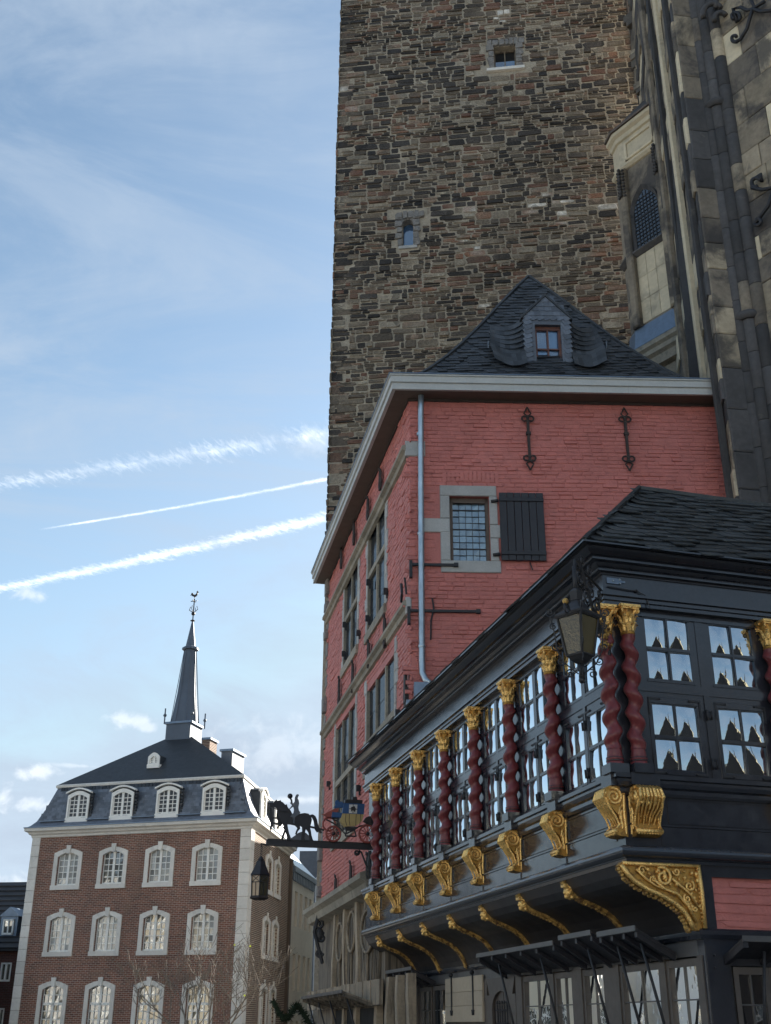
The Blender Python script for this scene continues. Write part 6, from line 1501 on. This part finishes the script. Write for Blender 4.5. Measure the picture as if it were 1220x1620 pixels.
rodz([(316, 112), (334, 150), (338, 184)], .02, 'horn', 'sign_dark', rid, .07); g = MB(); a, b = z8(322, 114); g.ball(SG.P(a, .07, b), .055, seg=8, rg=6); g.build('horn_bell', 'sign_dark', rid)
rodz([(500, 378), (560, 392), (625, 408)], .022, 'draw_pole', 'sign_dark'); rodz([(150, 200), (240, 250), (330, 250)], .008, 'reins', 'sign_dark', o=.07)
cb = plate([(792, 178), (972, 184), (962, 276), (776, 268)], 'coach_body', 'coach_blue', o=0, th=.12)
plate([(776, 269), (963, 277), (946, 336), (905, 372), (800, 384), (756, 332)], 'coach_lower_body', 'coach_yellow', cb, o=0, th=.12)
plate([(800, 146), (950, 152), (950, 180), (800, 176)], 'coach_roof', 'sign_dark', cb, o=-.01, th=.14); plate([(866, 120), (906, 122), (906, 148), (866, 146)], 'roof_box', 'sign_dark', cb, o=0, th=.1)
wn_ = plate([(834, 190), (906, 192), (902, 270), (832, 266)], 'coach_window', 'coach_white', cb, o=.121, th=.006)
for p in (((866, 190), (871, 190), (869, 268), (864, 268)), ((834, 226), (904, 230), (904, 236), (834, 232)), ((850, 215), (880, 205), (892, 230), (884, 262), (868, 240), (850, 255))): plate(p, 'window_bar', 'sign_dark', wn_, o=.128, th=.008)
for x in (806, 838, 896, 934): rodz([(x, 272), (x-4+(x-870)*.02, 330), (x-(x-860)*.12, 376)], .006, 'body_line', 'sign_dark', cb, .125)
plate([(690, 254), (776, 262), (770, 304), (684, 300)], 'driver_box', 'coach_blue', cb, o=.02, th=.08); plate([(722, 152), (740, 146), (752, 166), (776, 160), (792, 180), (784, 216), (744, 214), (718, 222), (706, 210), (722, 190), (716, 170)], 'driver', 'coach_blue', cb, o=.03, th=.05)
plate([(598, 268), (628, 270), (676, 240), (712, 222), (748, 222), (744, 250), (692, 258), (684, 296), (640, 300), (632, 286)], 'splash_board', 'coach_red', cb, o=.01, th=.06)
plate([(800, 386), (905, 384), (890, 418), (812, 416)], 'coach_boot', 'sign_dark', cb, o=.02, th=.08)
plate([(960, 336), (982, 304), (1010, 292), (1050, 300), (1072, 330), (1076, 362), (1064, 402), (1040, 376), (1004, 366), (986, 348)], 'rear_hood', 'rust_iron', cb, o=.02, th=.1)
for pts in ([(640, 318), (700, 350), (760, 392), (806, 446), (880, 412), (925, 380), (990, 362)], [(806, 462), (904, 466)], [(816, 416), (806, 462)], [(888, 414), (900, 464)], [(700, 320), (740, 330), (760, 380)], [(690, 308), (744, 306)]): rodz(pts, .016, 'chassis_iron', 'sign_dark', cb, .06)
def wheel(x, y, r_, o):
    a, b = z8(x, y); ex = z8(x-r_, y)[0]; R0 = abs(ex-a); g = MB(); g.tube([SG.P(a+R0*math.cos(t), o, b+R0*math.sin(t)) for t in [i*2*math.pi/28 for i in range(28)]], .022, 6, closed=True); wh = g.build('wheel', 'coach_red', cb)
    g = MB()
    for i in range(12): t = i*math.pi/6; g.tube([SG.P(a, o, b), SG.P(a+R0*math.cos(t), o, b+R0*math.sin(t))], .011, 5)
    g.build('spokes', 'coach_red', wh); g = MB(); g.tube([SG.P(a, o-.04, b), SG.P(a, o+.05, b)], .035, 8); g.build('hub', 'sign_dark', wh)
wheel(697, 446, 62, .1); wheel(994, 446, 71, .1)
a, b = z8(668, 356); g = MB(); g.tube([SG.P(a+.13*math.cos(t), .02, b+.13*math.sin(t)) for t in [i*2*math.pi/20 for i in range(20)]], .018, 6, closed=True); g.build('turning_ring', 'coach_red', cb)
rodz([(912+22*(1-i/22*.75)*math.cos(i*.5), 606+22*(1-i/22*.75)*math.sin(i*.5)) for i in range(20)][::-1]+[(930, 586), (952, 604), (972, 660), (996, 722), (1026, 766), (1046, 800)], .02, 'scroll_bracket', 'iron')
rodz([(1012, 596), (1020, 600), (1022, 650), (1016, 700), (1020, 760)], .03, 'wall_hook', 'iron'); rodz([(1000, 760), (996, 800), (1004, 840)], .02, 'wall_hook', 'iron')

# lantern hanging from the tip of the sign beam
ht = z8(78, 545); lc = SG.P(ht[0], 0, ht[1]); zz = lambda y: SG.hit(411.5, y)[1]
hl_ = thing('hanging_lantern', 'small black lantern with leaded amber glass hanging from the sign beam tip', 'lantern', (lc.x, lc.y, zz(1384)))
g = MB(); g.tube([SG.P(b1_[0]-.02, 0, ht[1]+.02), SG.P(ht[0]+.02, 0, ht[1]+.04), SG.P(ht[0], 0, ht[1]-.02)], .018, 5); 
z = ht[1]-.03
while z > zz(1358): g.tube([Vector((lc.x+.014*math.cos(t), lc.y, z+.03*math.sin(t))) for t in [i*math.pi/3 for i in range(6)]], .006, 4, closed=True); z -= .05
g.build('chain', 'iron', hl_)
zr0, zr1, zr2, zbt = zz(1358), zz(1370), zz(1385), zz(1418)
def sq(r0, z, rot=.6, c=None, k=4): c = c or lc; return [Vector((c.x+r0*math.cos(rot+2*math.pi*j/k), c.y+r0*math.sin(rot+2*math.pi*j/k), z)) for j in range(k)]
K6 = 6
g = MB(); g.rings([sq(.02, zr0+.04, k=K6), sq(.05, zr0, k=K6), sq(.07, zr0-.03, k=K6), sq(.05, zr0-.05, k=K6)], smooth=False); g.rings([sq(.09, zr0-.05, k=K6), sq(.12, zr1, k=K6), sq(.205, zr2+.02, k=K6), sq(.215, zr2, k=K6)], smooth=False); g.build('lantern_roof', 'sign_dark', hl_)
g = MB()
for p, q_ in zip(sq(.19, zr2, k=K6), sq(.175, zbt, k=K6)): g.tube([p, q_], .011, 5)
zm = zr2-(zr2-zbt)*.35
for rr_, z in ((.185, zm), (.19, zr2-.01)): 
    s6 = sq(rr_, z, k=K6); g.tube(s6, .008, 4, closed=True)
s6 = sq(.19, zr2, k=K6); s7 = sq(.185, zm, k=K6)
for j in range(6): g.tube([s6[j], s7[(j+1) % 6]], .005, 4); g.tube([s6[(j+1) % 6], s7[j]], .005, 4); g.tube([(s7[j]+s7[(j+1) % 6])/2, (sq(.175, zbt, k=K6)[j]+sq(.175, zbt, k=K6)[(j+1) % 6])/2], .005, 4)
g.build('cage', 'sign_dark', hl_)
for j in range(6):
    a = sq(.185, zr2, k=K6); b = sq(.17, zbt, k=K6); k_ = (j+1) % 6; g = MB(); g.add([b[j]*.97+Vector((lc.x, lc.y, b[j].z))*.03, b[k_]*.97+Vector((lc.x, lc.y, b[j].z))*.03, a[k_]*.97+Vector((lc.x, lc.y, a[j].z))*.03, a[j]*.97+Vector((lc.x, lc.y, a[j].z))*.03], [(0, 1, 2, 3)]); g.build('glass_pane', 'pane_red' if j % 2 else 'pane_lamp', hl_)
g = MB(); g.rings([sq(.19, zbt+.0, k=K6), sq(.205, zbt-.04, k=K6), sq(.12, zbt-.07, k=K6)], smooth=False); g.build('lantern_base', 'rust_iron', hl_)

# big wrought lantern on the corner of the timber house
wc = at_depth(916, 1008, 11.7)
wl_ = thing('wrought_wall_lantern', 'large black wrought-iron lantern on scrolled bracket at the corner of the timber house', 'lantern', tuple(wc))
zt, zb = zpix(wc.x, wc.y, 976), zpix(wc.x, wc.y, 1036); rT, rB = .225, .145; ro = R_(268)
g = MB()
A = sq(rT, zt, ro, wc); B = sq(rB, zb, ro, wc)
for p, q_ in zip(A, B): g.tube([p, q_], .013, 5)
g.tube(A, .018, 5, closed=True); g.tube(B, .014, 5, closed=True); g.build('frame', 'iron', wl_)
for j in range(4): k_ = (j+1) % 4; cT = Vector((wc.x, wc.y, zt)); cB = Vector((wc.x, wc.y, zb)); g = MB(); g.add([B[j].lerp(cB, .05), B[k_].lerp(cB, .05), A[k_].lerp(cT, .05), A[j].lerp(cT, .05)], [(0, 1, 2, 3)]); g.build('glass_pane', 'pane_lamp', wl_)
g = MB(); g.rings([sq(rT+.03, zt+.0, ro, wc), sq(rT+.035, zt+.025, ro, wc), sq(.14, zt+.09, ro, wc), sq(.07, zt+.17, ro, wc), sq(.05, zt+.2, ro, wc)], smooth=False); g.rings([sq(.06, zt+.2, ro, wc), sq(.075, zt+.3, ro, wc), sq(.03, zt+.34, ro, wc)], smooth=False); g.tube([wc*1+Vector((0, 0, zt-wc.z+.3)), Vector((wc.x, wc.y, zt+.6))], .025, 6); g.build('lantern_roof', 'iron', wl_)
g = MB(); g.rings([sq(rB, zb, ro, wc), sq(.1, zb-.05, ro, wc), sq(.045, zb-.09, ro, wc)], smooth=False); g.tube([Vector((wc.x, wc.y, zb-.08)), Vector((wc.x+.01, wc.y, zb-.26))], .03, 6); g.ball(Vector((wc.x, wc.y, zb-.27)), .035, seg=8, rg=6); g.build('lantern_base', 'iron', wl_)
WLW = Wall(Vector((wc.x, wc.y, 0)), math.degrees(math.atan2(PC.x-wc.x, PC.y-wc.y)), 1)   # plane of the bracket, towards the corner
dist = math.hypot(PC.x-wc.x, PC.y-wc.y)
def sc2(pts, r_, name='bracket_scroll', m='iron', W=WLW, o=0): g = MB(); g.tube([W.P(a, o, b) for a, b in pts], r_, 5); return g.build(name, m, wl_)
sc2([(0, zt+.52), (.03, zt+.68), (.12, zt+.72), (.2, zt+.64), (.3, zt+.5), (.45, zt+.25), (.6, zt+.1), (dist-.1, zt-.02)], .02)
sc2([(.02, zt+.6), (.25, zt+.62), (.5, zt+.6), (dist, zt+.52)], .016); sc2([(dist-.08, zt+.6), (dist-.07, zt+.1), (dist-.1, zt-.2)], .022, 'bracket_post')
def spir(cx_, cz_, r0, hand=1, st=0, turns=1.5): return [(cx_+r0*(1-.85*t/18)*math.cos(st+hand*turns*2*math.pi*t/18), cz_+r0*(1-.85*t/18)*math.sin(st+hand*turns*2*math.pi*t/18)) for t in range(19)]
for (cx_, cz_, r0, h_, st_) in ((.14, zt+.5, .09, 1, 0), (.3, zt+.34, .1, -1, 2), (.46, zt+.44, .09, 1, 1), (.6, zt+.3, .1, -1, 0), (.36, zt+.12, .08, 1, 3), (.56, zt+.0, .08, -1, 1), (.68, zt+.48, .07, 1, 4), (.2, zt+.22, .06, -1, 0), (.45, zt+.7, .06, 1, 1), (.25, zt+.76, .05, -1, 2)): sc2(spir(cx_, cz_, r0, h_, st_), .011)
for o_ in (-.07, .07):
    for (cx_, cz_, r0, h_, st_) in ((.22, zt+.42, .08, 1, 0), (.42, zt+.26, .09, -1, 2), (.6, zt+.16, .07, 1, 1)): sc2(spir(cx_, cz_, r0, h_, st_), .009, o=o_)
g = MB()
for a_ in range(4):      # curls hanging round the lantern body
    th = ro+a_*math.pi/2; W_ = Wall(Vector((wc.x, wc.y, 0)), 90-math.degrees(th), 1)
    for (cx_, cz_, r0, h_, st_) in ((.3, zt+.06, .055, 1, 3), (.27, zt-.1, .04, -1, 2), (.26, zb+.1, .045, 1, 3), (.2, zb-.06, .05, 1, 3), (.12, zb-.2, .05, -1, 2)): g.tube([W_.P(p[0], 0, p[1]) for p in spir(cx_, cz_, r0, h_, st_)], .008, 4)
    g.tube([W_.P(.3, 0, zt+.02), W_.P(.26, 0, zt-.16), W_.P(.24, 0, zb+.06), W_.P(.17, 0, zb-.08), W_.P(.03, 0, zb-.2)], .009, 4)
g.build('side_scrollwork', 'iron', wl_)
for (a_, z_) in ((dist-.16, zt+.1), (dist-.2, zt+.02), (dist-.12, zt-.08), (dist-.22, zt-.1), (dist-.3, zt+.12)):
    g = MB(); c = WLW.P(a_, 0, z_); g.ball(c, .03, seg=7, rg=5)
    for j in range(6): g.ball(c+Vector((.04*math.cos(j*1.05), 0, .04*math.sin(j*1.05))), .02, seg=6, rg=4)
    g.build('gilded_rosette', 'gold_dull', wl_)
sc2(spir(-.28, zt+.02, .08, 1, 0), .01); g = MB(); c = WLW.P(-.3, 0, zt+.1); g.ball(c, .035, seg=8, rg=6); g.build('gilded_rosette', 'gold_dull', wl_)
s_, z_ = R.hit(960, 918, .11); s1_, _ = R.hit(983, 922, .11); g = MB(); g.box(R, s_, s1_, .1, .115, z_-.035, z_+.035); g.box(R, s1_, s1_+.05, .1, .112, z_-.012, z_+.012); pl = g.build('wall_plate', 'lead', wl_)
for a_, b_ in ((s1_-.02, z_+.025), (s1_-.02, z_-.025), (s_+.08, z_)): g = MB(); g.ball(R.P(a_, .118, b_), .012, seg=6, rg=4); g.build('rivet', 'zinc', pl)
s2_, z2_ = R.hit(1007, 935, .12); g = MB(); g.ball(R.P(s2_, .12, z2_), .02, seg=6, rg=5); g.tube([R.P(s_, .12, z2_+.02), R.P(s2_-.1, .12, z2_+.0), R.P(s2_, .12, z2_), R.P(s2_+.12, .12, z2_-.05), R.P(s2_+.14, .14, z2_-.2)], .008, 4); g.build('cable', 'iron', wl_)

# ------------------------------------------------------------------ iron guild sign between the buildings
a = at_depth(506, 1490, 31); 
gs = thing('wrought_iron_hanging_sign', 'dark scrolled iron hanging sign beyond the edge of the timber front', 'sign', (a.x, a.y, a.z))
GS = Wall(a, 95, 1); g = MB()
for (x, y, r0, h_, st_) in ((508, 1440, 6, 1, 0), (504, 1462, 7, -1, 2), (509, 1484, 6, 1, 1), (505, 1508, 5, -1, 0)):
    u, z = GS.hit(x, y); r1 = r0/55*1.1; g.tube([GS.P(*[p[0], 0, p[1]]) for p in spir(u, z, r1, h_, st_)], .035, 5)
p0, p1 = GS.hit(509, 1425), GS.hit(510, 1525); g.tube([GS.P(p0[0], 0, p0[1]), GS.P((p0[0]+p1[0])/2-.2, 0, (p0[1]+p1[1])/2), GS.P(p1[0], 0, p1[1])], .05, 5); g.build('scrollwork', 'iron', gs)
u, z = GS.hit(506, 1478); g = MB(); g.ball(GS.P(u, 0, z), .1, (1, .4, 1.6), 10, 8); g.build('shield', 'iron', gs)

# ------------------------------------------------------------------ festoon of fir with small lamps
gp = [(432, 1584), (440, 1600), (449, 1612), (458, 1608), (466, 1594), (472, 1590), (480, 1604), (488, 1616), (497, 1630)]
fe = thing('fir_garland', 'green fir garland slung low between the mansion and the timber front', 'garland', tuple(at_depth(465, 1600, 34)))
pts = [at_depth(x, y, 34+.02*i) for i, (x, y) in enumerate(gp)]; rr = random.Random(2); g = MB(); g.tube(pts, .06, 5); g.build('cord', 'fir', fe); g = MB()
for i in range(len(pts)-1):
    for k in range(110):
        p = pts[i].lerp(pts[i+1], rr.random()); dv = Vector((rr.gauss(0, 1), rr.gauss(0, 1), rr.gauss(0, 1))).normalized()*rr.uniform(.1, .2); s_ = dv.orthogonal().normalized()*.022; g.add([p-s_, p+s_, p+dv], [(0, 1, 2)])
g.build('needles', 'fir', fe, 'stuff')

# ------------------------------------------------------------------ bare tree in front of the mansion
TB = at_depth(318, 1620, 44); tr = thing('bare_tree', 'leafless young tree with fine twigs in front of the brick mansion', 'tree', (TB.x, TB.y, 0))
rr = random.Random(12); tk = MB(); tw = MB()
def branch(p, dv, ln, r0, lev):
    path = [p]; q_ = p; d_ = dv.copy(); k = 5
    for i in range(k):
        d_ = (d_+Vector((rr.uniform(-.22, .22), rr.uniform(-.22, .22), rr.uniform(-.06, .16)))).normalized(); q_ = q_+d_*ln/k; path.append(q_)
        if lev < 3 and i > 0:
            for _ in range(1 if rr.random() < .8 else 2):
                sd = Vector((rr.uniform(-1, 1), rr.uniform(-1, 1), rr.uniform(-.1, .6))).normalized(); nd = (d_*.75+sd*.75).normalized(); branch(q_, nd, ln*rr.uniform(.5, .72), r0*.52*(1-i*.08), lev+1)
    rad = [max(.0075, r0*(1-.6*i/k)) for i in range(k+1)]
    (tk if lev < 2 else tw).tube(path, rad, 5 if lev < 2 else 3)
for sd in (-1.0, -.5, -.1, .35, .8, 1.2): branch(Vector((TB.x+sd*.5, TB.y, .8+.3*abs(sd))), Vector((sd, rr.uniform(-.3, .3), 1.0)).normalized(), 2.0, .045, 0)
tk.tube([Vector((TB.x, TB.y, 0)), Vector((TB.x+.03, TB.y, .8)), Vector((TB.x, TB.y, 1.4))], [.12, .09, .07], 8)
tk.build('trunk', 'bark', tr); tw.build('twigs', 'bark', tr, 'stuff')
M['lamp_bulb'] = bpy.data.materials.new('string_light'); M['lamp_bulb'].use_nodes = True; n = N(M['lamp_bulb'].node_tree); n.a('ShaderNodeOutputMaterial', {0: n.a('ShaderNodeEmission', {'Color': (.9, 1, .15, 1), 'Strength': .14}).outputs[0]})
for x, y in ((371, 1495), (396, 1497), (387, 1575)): g = MB(); g.ball(at_depth(x, y, 43.5), .035, seg=6, rg=5); o = g.build('string_light', 'lamp_bulb'); tag(o, {371: 'tiny lit yellow bulb in front of the stone quoin', 396: 'tiny lit yellow bulb in front of the side wall, upper one', 387: 'tiny lit yellow bulb low beside the stone quoin'}[x], 'light bulb', 'string lights among the twigs')

# ------------------------------------------------------------------ vapour trails
def contrail(pts, wpx, label, amp, soft, dens):
    H = 8000.0; P = [EYE+ray(x, y)*((H-EYE.z)/ray(x, y).z) for x, y in pts]
    m = bpy.data.materials.new('vapour'); m.use_nodes = True; n = N(m.node_tree)
    uv = n.a('ShaderNodeAttribute', attribute_name='uvw').outputs['Vector']; s = n.a('ShaderNodeSeparateXYZ', {0: uv})
    nz = n.noise(n.a('ShaderNodeMapping', {'Vector': uv, 'Scale': (1, 1.2, 1)}).outputs[0], 1.5, 5, .6, .6); nz2 = n.noise(uv, .22, 3, .5)
    e = n.m('ABSOLUTE', s.outputs[1]); v = n.m('SUBTRACT', 1, e); v = n.m('ADD', v, n.m('MULTIPLY', n.m('SUBTRACT', nz, .5), amp))
    al = n.m('MULTIPLY', n.smooth(v, soft[0], soft[1]), n.m('MULTIPLY', s.outputs[2], n.m('MULTIPLY_ADD', nz2, 1.2, dens-.25)), clamp=True)
    df = n.a('ShaderNodeBsdfTranslucent', {'Color': (.95, .96, .98, 1)}); d2 = n.a('ShaderNodeBsdfDiffuse', {'Color': (.9, .92, .95, 1)}); tp = n.a('ShaderNodeBsdfTransparent')
    mx = n.a('ShaderNodeMixShader', {0: .25, 1: df.outputs[0], 2: d2.outputs[0]}); mo = n.a('ShaderNodeMixShader', {0: al, 1: tp.outputs[0], 2: mx.outputs[0]}); n.a('ShaderNodeOutputMaterial', {0: mo.outputs[0]})
    vs = []; at = []; K = len(P); L_ = 0
    for i, p in enumerate(P):
        t = (P[min(i+1, K-1)]-P[max(i-1, 0)]).normalized(); side = t.cross(Vector((0, 0, 1))).normalized(); dist_ = (p-EYE).length
        a, b = wpx(i/(K-1)), 0; px_m = dist_/1950; view = (p-EYE).normalized(); sn = abs(side.dot(view.cross(t).normalized())); half = a/2*px_m/max(.15, sn)
        if i: L_ += (p-P[i-1]).length/(px_m*14)
        for j in range(5): y = j/2-1; vs.append(p+side*half*y+Vector((0, 0, 0))); at.append((L_, y, b))
    for i in range(K):
        f = min(1, i/(K*.12)) if label.startswith('faint') or label.startswith('thin') else 1
        for j in range(5): at[i*5+j] = (at[i*5+j][0], at[i*5+j][1], f)
    me = bpy.data.meshes.new('contrail'); me.from_pydata([tuple(v) for v in vs], [], [(i*5+j, i*5+j+1, (i+1)*5+j+1, (i+1)*5+j) for i in range(K-1) for j in range(4)])
    a_ = me.attributes.new('uvw', 'FLOAT_VECTOR', 'POINT'); a_.data.foreach_set('vector', [c for q_ in at for c in q_]); me.materials.append(m)
    o = bpy.data.objects.new('contrail', me); C.objects.link(o); tag(o, label, 'contrail', 'vapour trails across the sky')
def lin(p, q, k=24, ex=.25, bend=0): return [(p[0]+(q[0]-p[0])*t, p[1]+(q[1]-p[1])*t+bend*math.sin(math.pi*t)) for t in [-ex*0+i/(k-1)*(1+ex) for i in range(k)]]
contrail(lin((-160, 961), (520, 818), ex=.15, bend=5), lambda t: 19+14*t, 'bright dense vapour trail, lowest of the three', 1.7, (.1, 1.5), .25)
contrail(lin((60, 838), (522, 757), ex=.1, bend=3), lambda t: 7+8*t, 'thin faint vapour trail between the two broader ones', .9, (.3, 1.3), .1)
contrail(lin((-120, 785), (540, 682), ex=.1, bend=0), lambda t: 34+34*t, 'broad ragged vapour trail breaking up, uppermost of the three', 2.2, (.3, 2.2), .1)

# ------------------------------------------------------------------ the rest of the square, behind and beside the viewer
def town_house(name, label, x, y, faz, wd, dp, h, rh, wm, rm, cols=4, rws=3, gable=False, cat='house'):
    W = Wall((x, y), faz+90, -1)   # facade faces azimuth faz
    if W.n.dot(Vector((math.sin(R_(faz)), math.cos(R_(faz)), 0))) < 0: W = Wall((x, y), faz+90, 1)
    t = thing(name, label, cat, (x, y, 0)); a, b = -wd/2, wd/2; rws = max(1, int(h/2.7))
    hol = [(a+wd*(i+.5)/cols-.55, a+wd*(i+.5)/cols+.55, .9+j*(h-.6)/rws, .9+j*(h-.6)/rws+1.7) for i in range(cols) for j in range(rws)]
    g = MB(); wall_sheet(g, W, a, b, 0, h, hol, .2); g.box(W, a, b, -.25, -dp, 0, h)
    if gable: g.prism([W.P(a, 0, h), W.P(b, 0, h), W.P(0, 0, h+rh)], [W.P(a, -.3, h), W.P(b, -.3, h), W.P(0, -.3, h+rh)])
    g.build('wall', wm, t)
    for q_ in hol:
        g = MB(); g.add([W.P(q_[0], -.15, q_[2]), W.P(q_[1], -.15, q_[2]), W.P(q_[1], -.15, q_[3]), W.P(q_[0], -.15, q_[3])], [(0, 1, 2, 3)]); wd_ = g.build('window', 'pane_house', t)
        g = MB(); c_ = (q_[0]+q_[1])/2
        for e in ((q_[0], q_[0]+.07, q_[2], q_[3]), (q_[1]-.07, q_[1], q_[2], q_[3]), (c_-.04, c_+.04, q_[2], q_[3]), (q_[0], q_[1], q_[3]-.5, q_[3]-.42), (q_[0]-.1, q_[1]+.1, q_[2]-.12, q_[2])): g.box(W, e[0], e[1], -.14, .02, e[2], e[3])
        g.build('frame', 'white_paint', wd_)
    g = MB()
    if gable: g.prism([W.P(a-.3, .2, h-.3), W.P(0, .2, h+rh+.1), W.P(b+.3, .2, h-.3), W.P(b+.3, .2, h), W.P(0, .2, h+rh+.45), W.P(a-.3, .2, h)], [W.P(a-.3, -dp, h-.3), W.P(0, -dp, h+rh+.1), W.P(b+.3, -dp, h-.3), W.P(b+.3, -dp, h), W.P(0, -dp, h+rh+.45), W.P(a-.3, -dp, h)])
    else: g.prism([W.P(a, .3, h), W.P(a, -dp/2, h+rh), W.P(a, -dp, h)], [W.P(b, .3, h), W.P(b, -dp/2, h+rh), W.P(b, -dp, h)])
    g.build('roof', rm, t); return t, W
t, W = town_house('gabled_hall', 'tall dark gabled hall with tan tiled roof across the square behind the viewer', 34, -18, -68, 26, 40, 6.5, 10.5, 'dark_timber', 'tan_roof', 3, 2, True, 'hall')
g = MB(); g.lathe(W.P(3, -6, 0), [(.8, 0), (.8, 15), (1.0, 15.2), (.05, 21)], 8); g.build('turret', 'dark_timber', t)
HS = [('cream_town_house', 'cream plastered town house left of the square', -24.5, 57, 160, 9, 9, 5, 2, 'plaster_cream', 'roof_tile'), ('white_town_house', 'white plastered town house further along the left of the square', -34, 52, 150, 9, 9, 5.5, 2, 'plaster_white', 'slate'),
      ('brick_town_house', 'brown town house with white windows on the left side', -43, 45, 135, 10, 9, 5, 2, 'brown_frame', 'roof_tile'), ('tall_cream_house', 'tall cream corner house on the left side', -49, 35, 105, 10, 9, 6, 2.5, 'plaster_cream', 'roof_tile'),
      ('white_gabled_house', 'white gabled house on the far left side of the square', -51, 23, 92, 11, 9, 13, 5, 'plaster_white', 'slate'), ('sandy_house', 'sandy house with a tiled roof on the far left side', -50, 8, 85, 14, 9, 12, 5, 'plaster_cream', 'roof_tile'),
      ('sunlit_white_house', 'sunlit white house behind the viewer to the left', -30, -26, 25, 14, 9, 13, 5, 'plaster_white', 'roof_tile'), ('sunlit_cream_house', 'sunlit cream house directly behind the viewer', -14, -31, 10, 15, 9, 12, 5, 'plaster_cream', 'roof_tile'),
      ('sunlit_pale_house', 'sunlit pale house behind the viewer', 2, -33, 0, 14, 9, 14, 5, 'plaster_white', 'roof_tile')]
for q_ in HS: town_house(*q_)
town_house('shade_blocker_house', 'tall house across the lane hidden behind the red house', -1.0, 84, 270, 40, 10, 14, 4, 'plaster_cream', 'roof_tile', 6, 3)  # unseen house, added to keep sun off the mansion's side wall
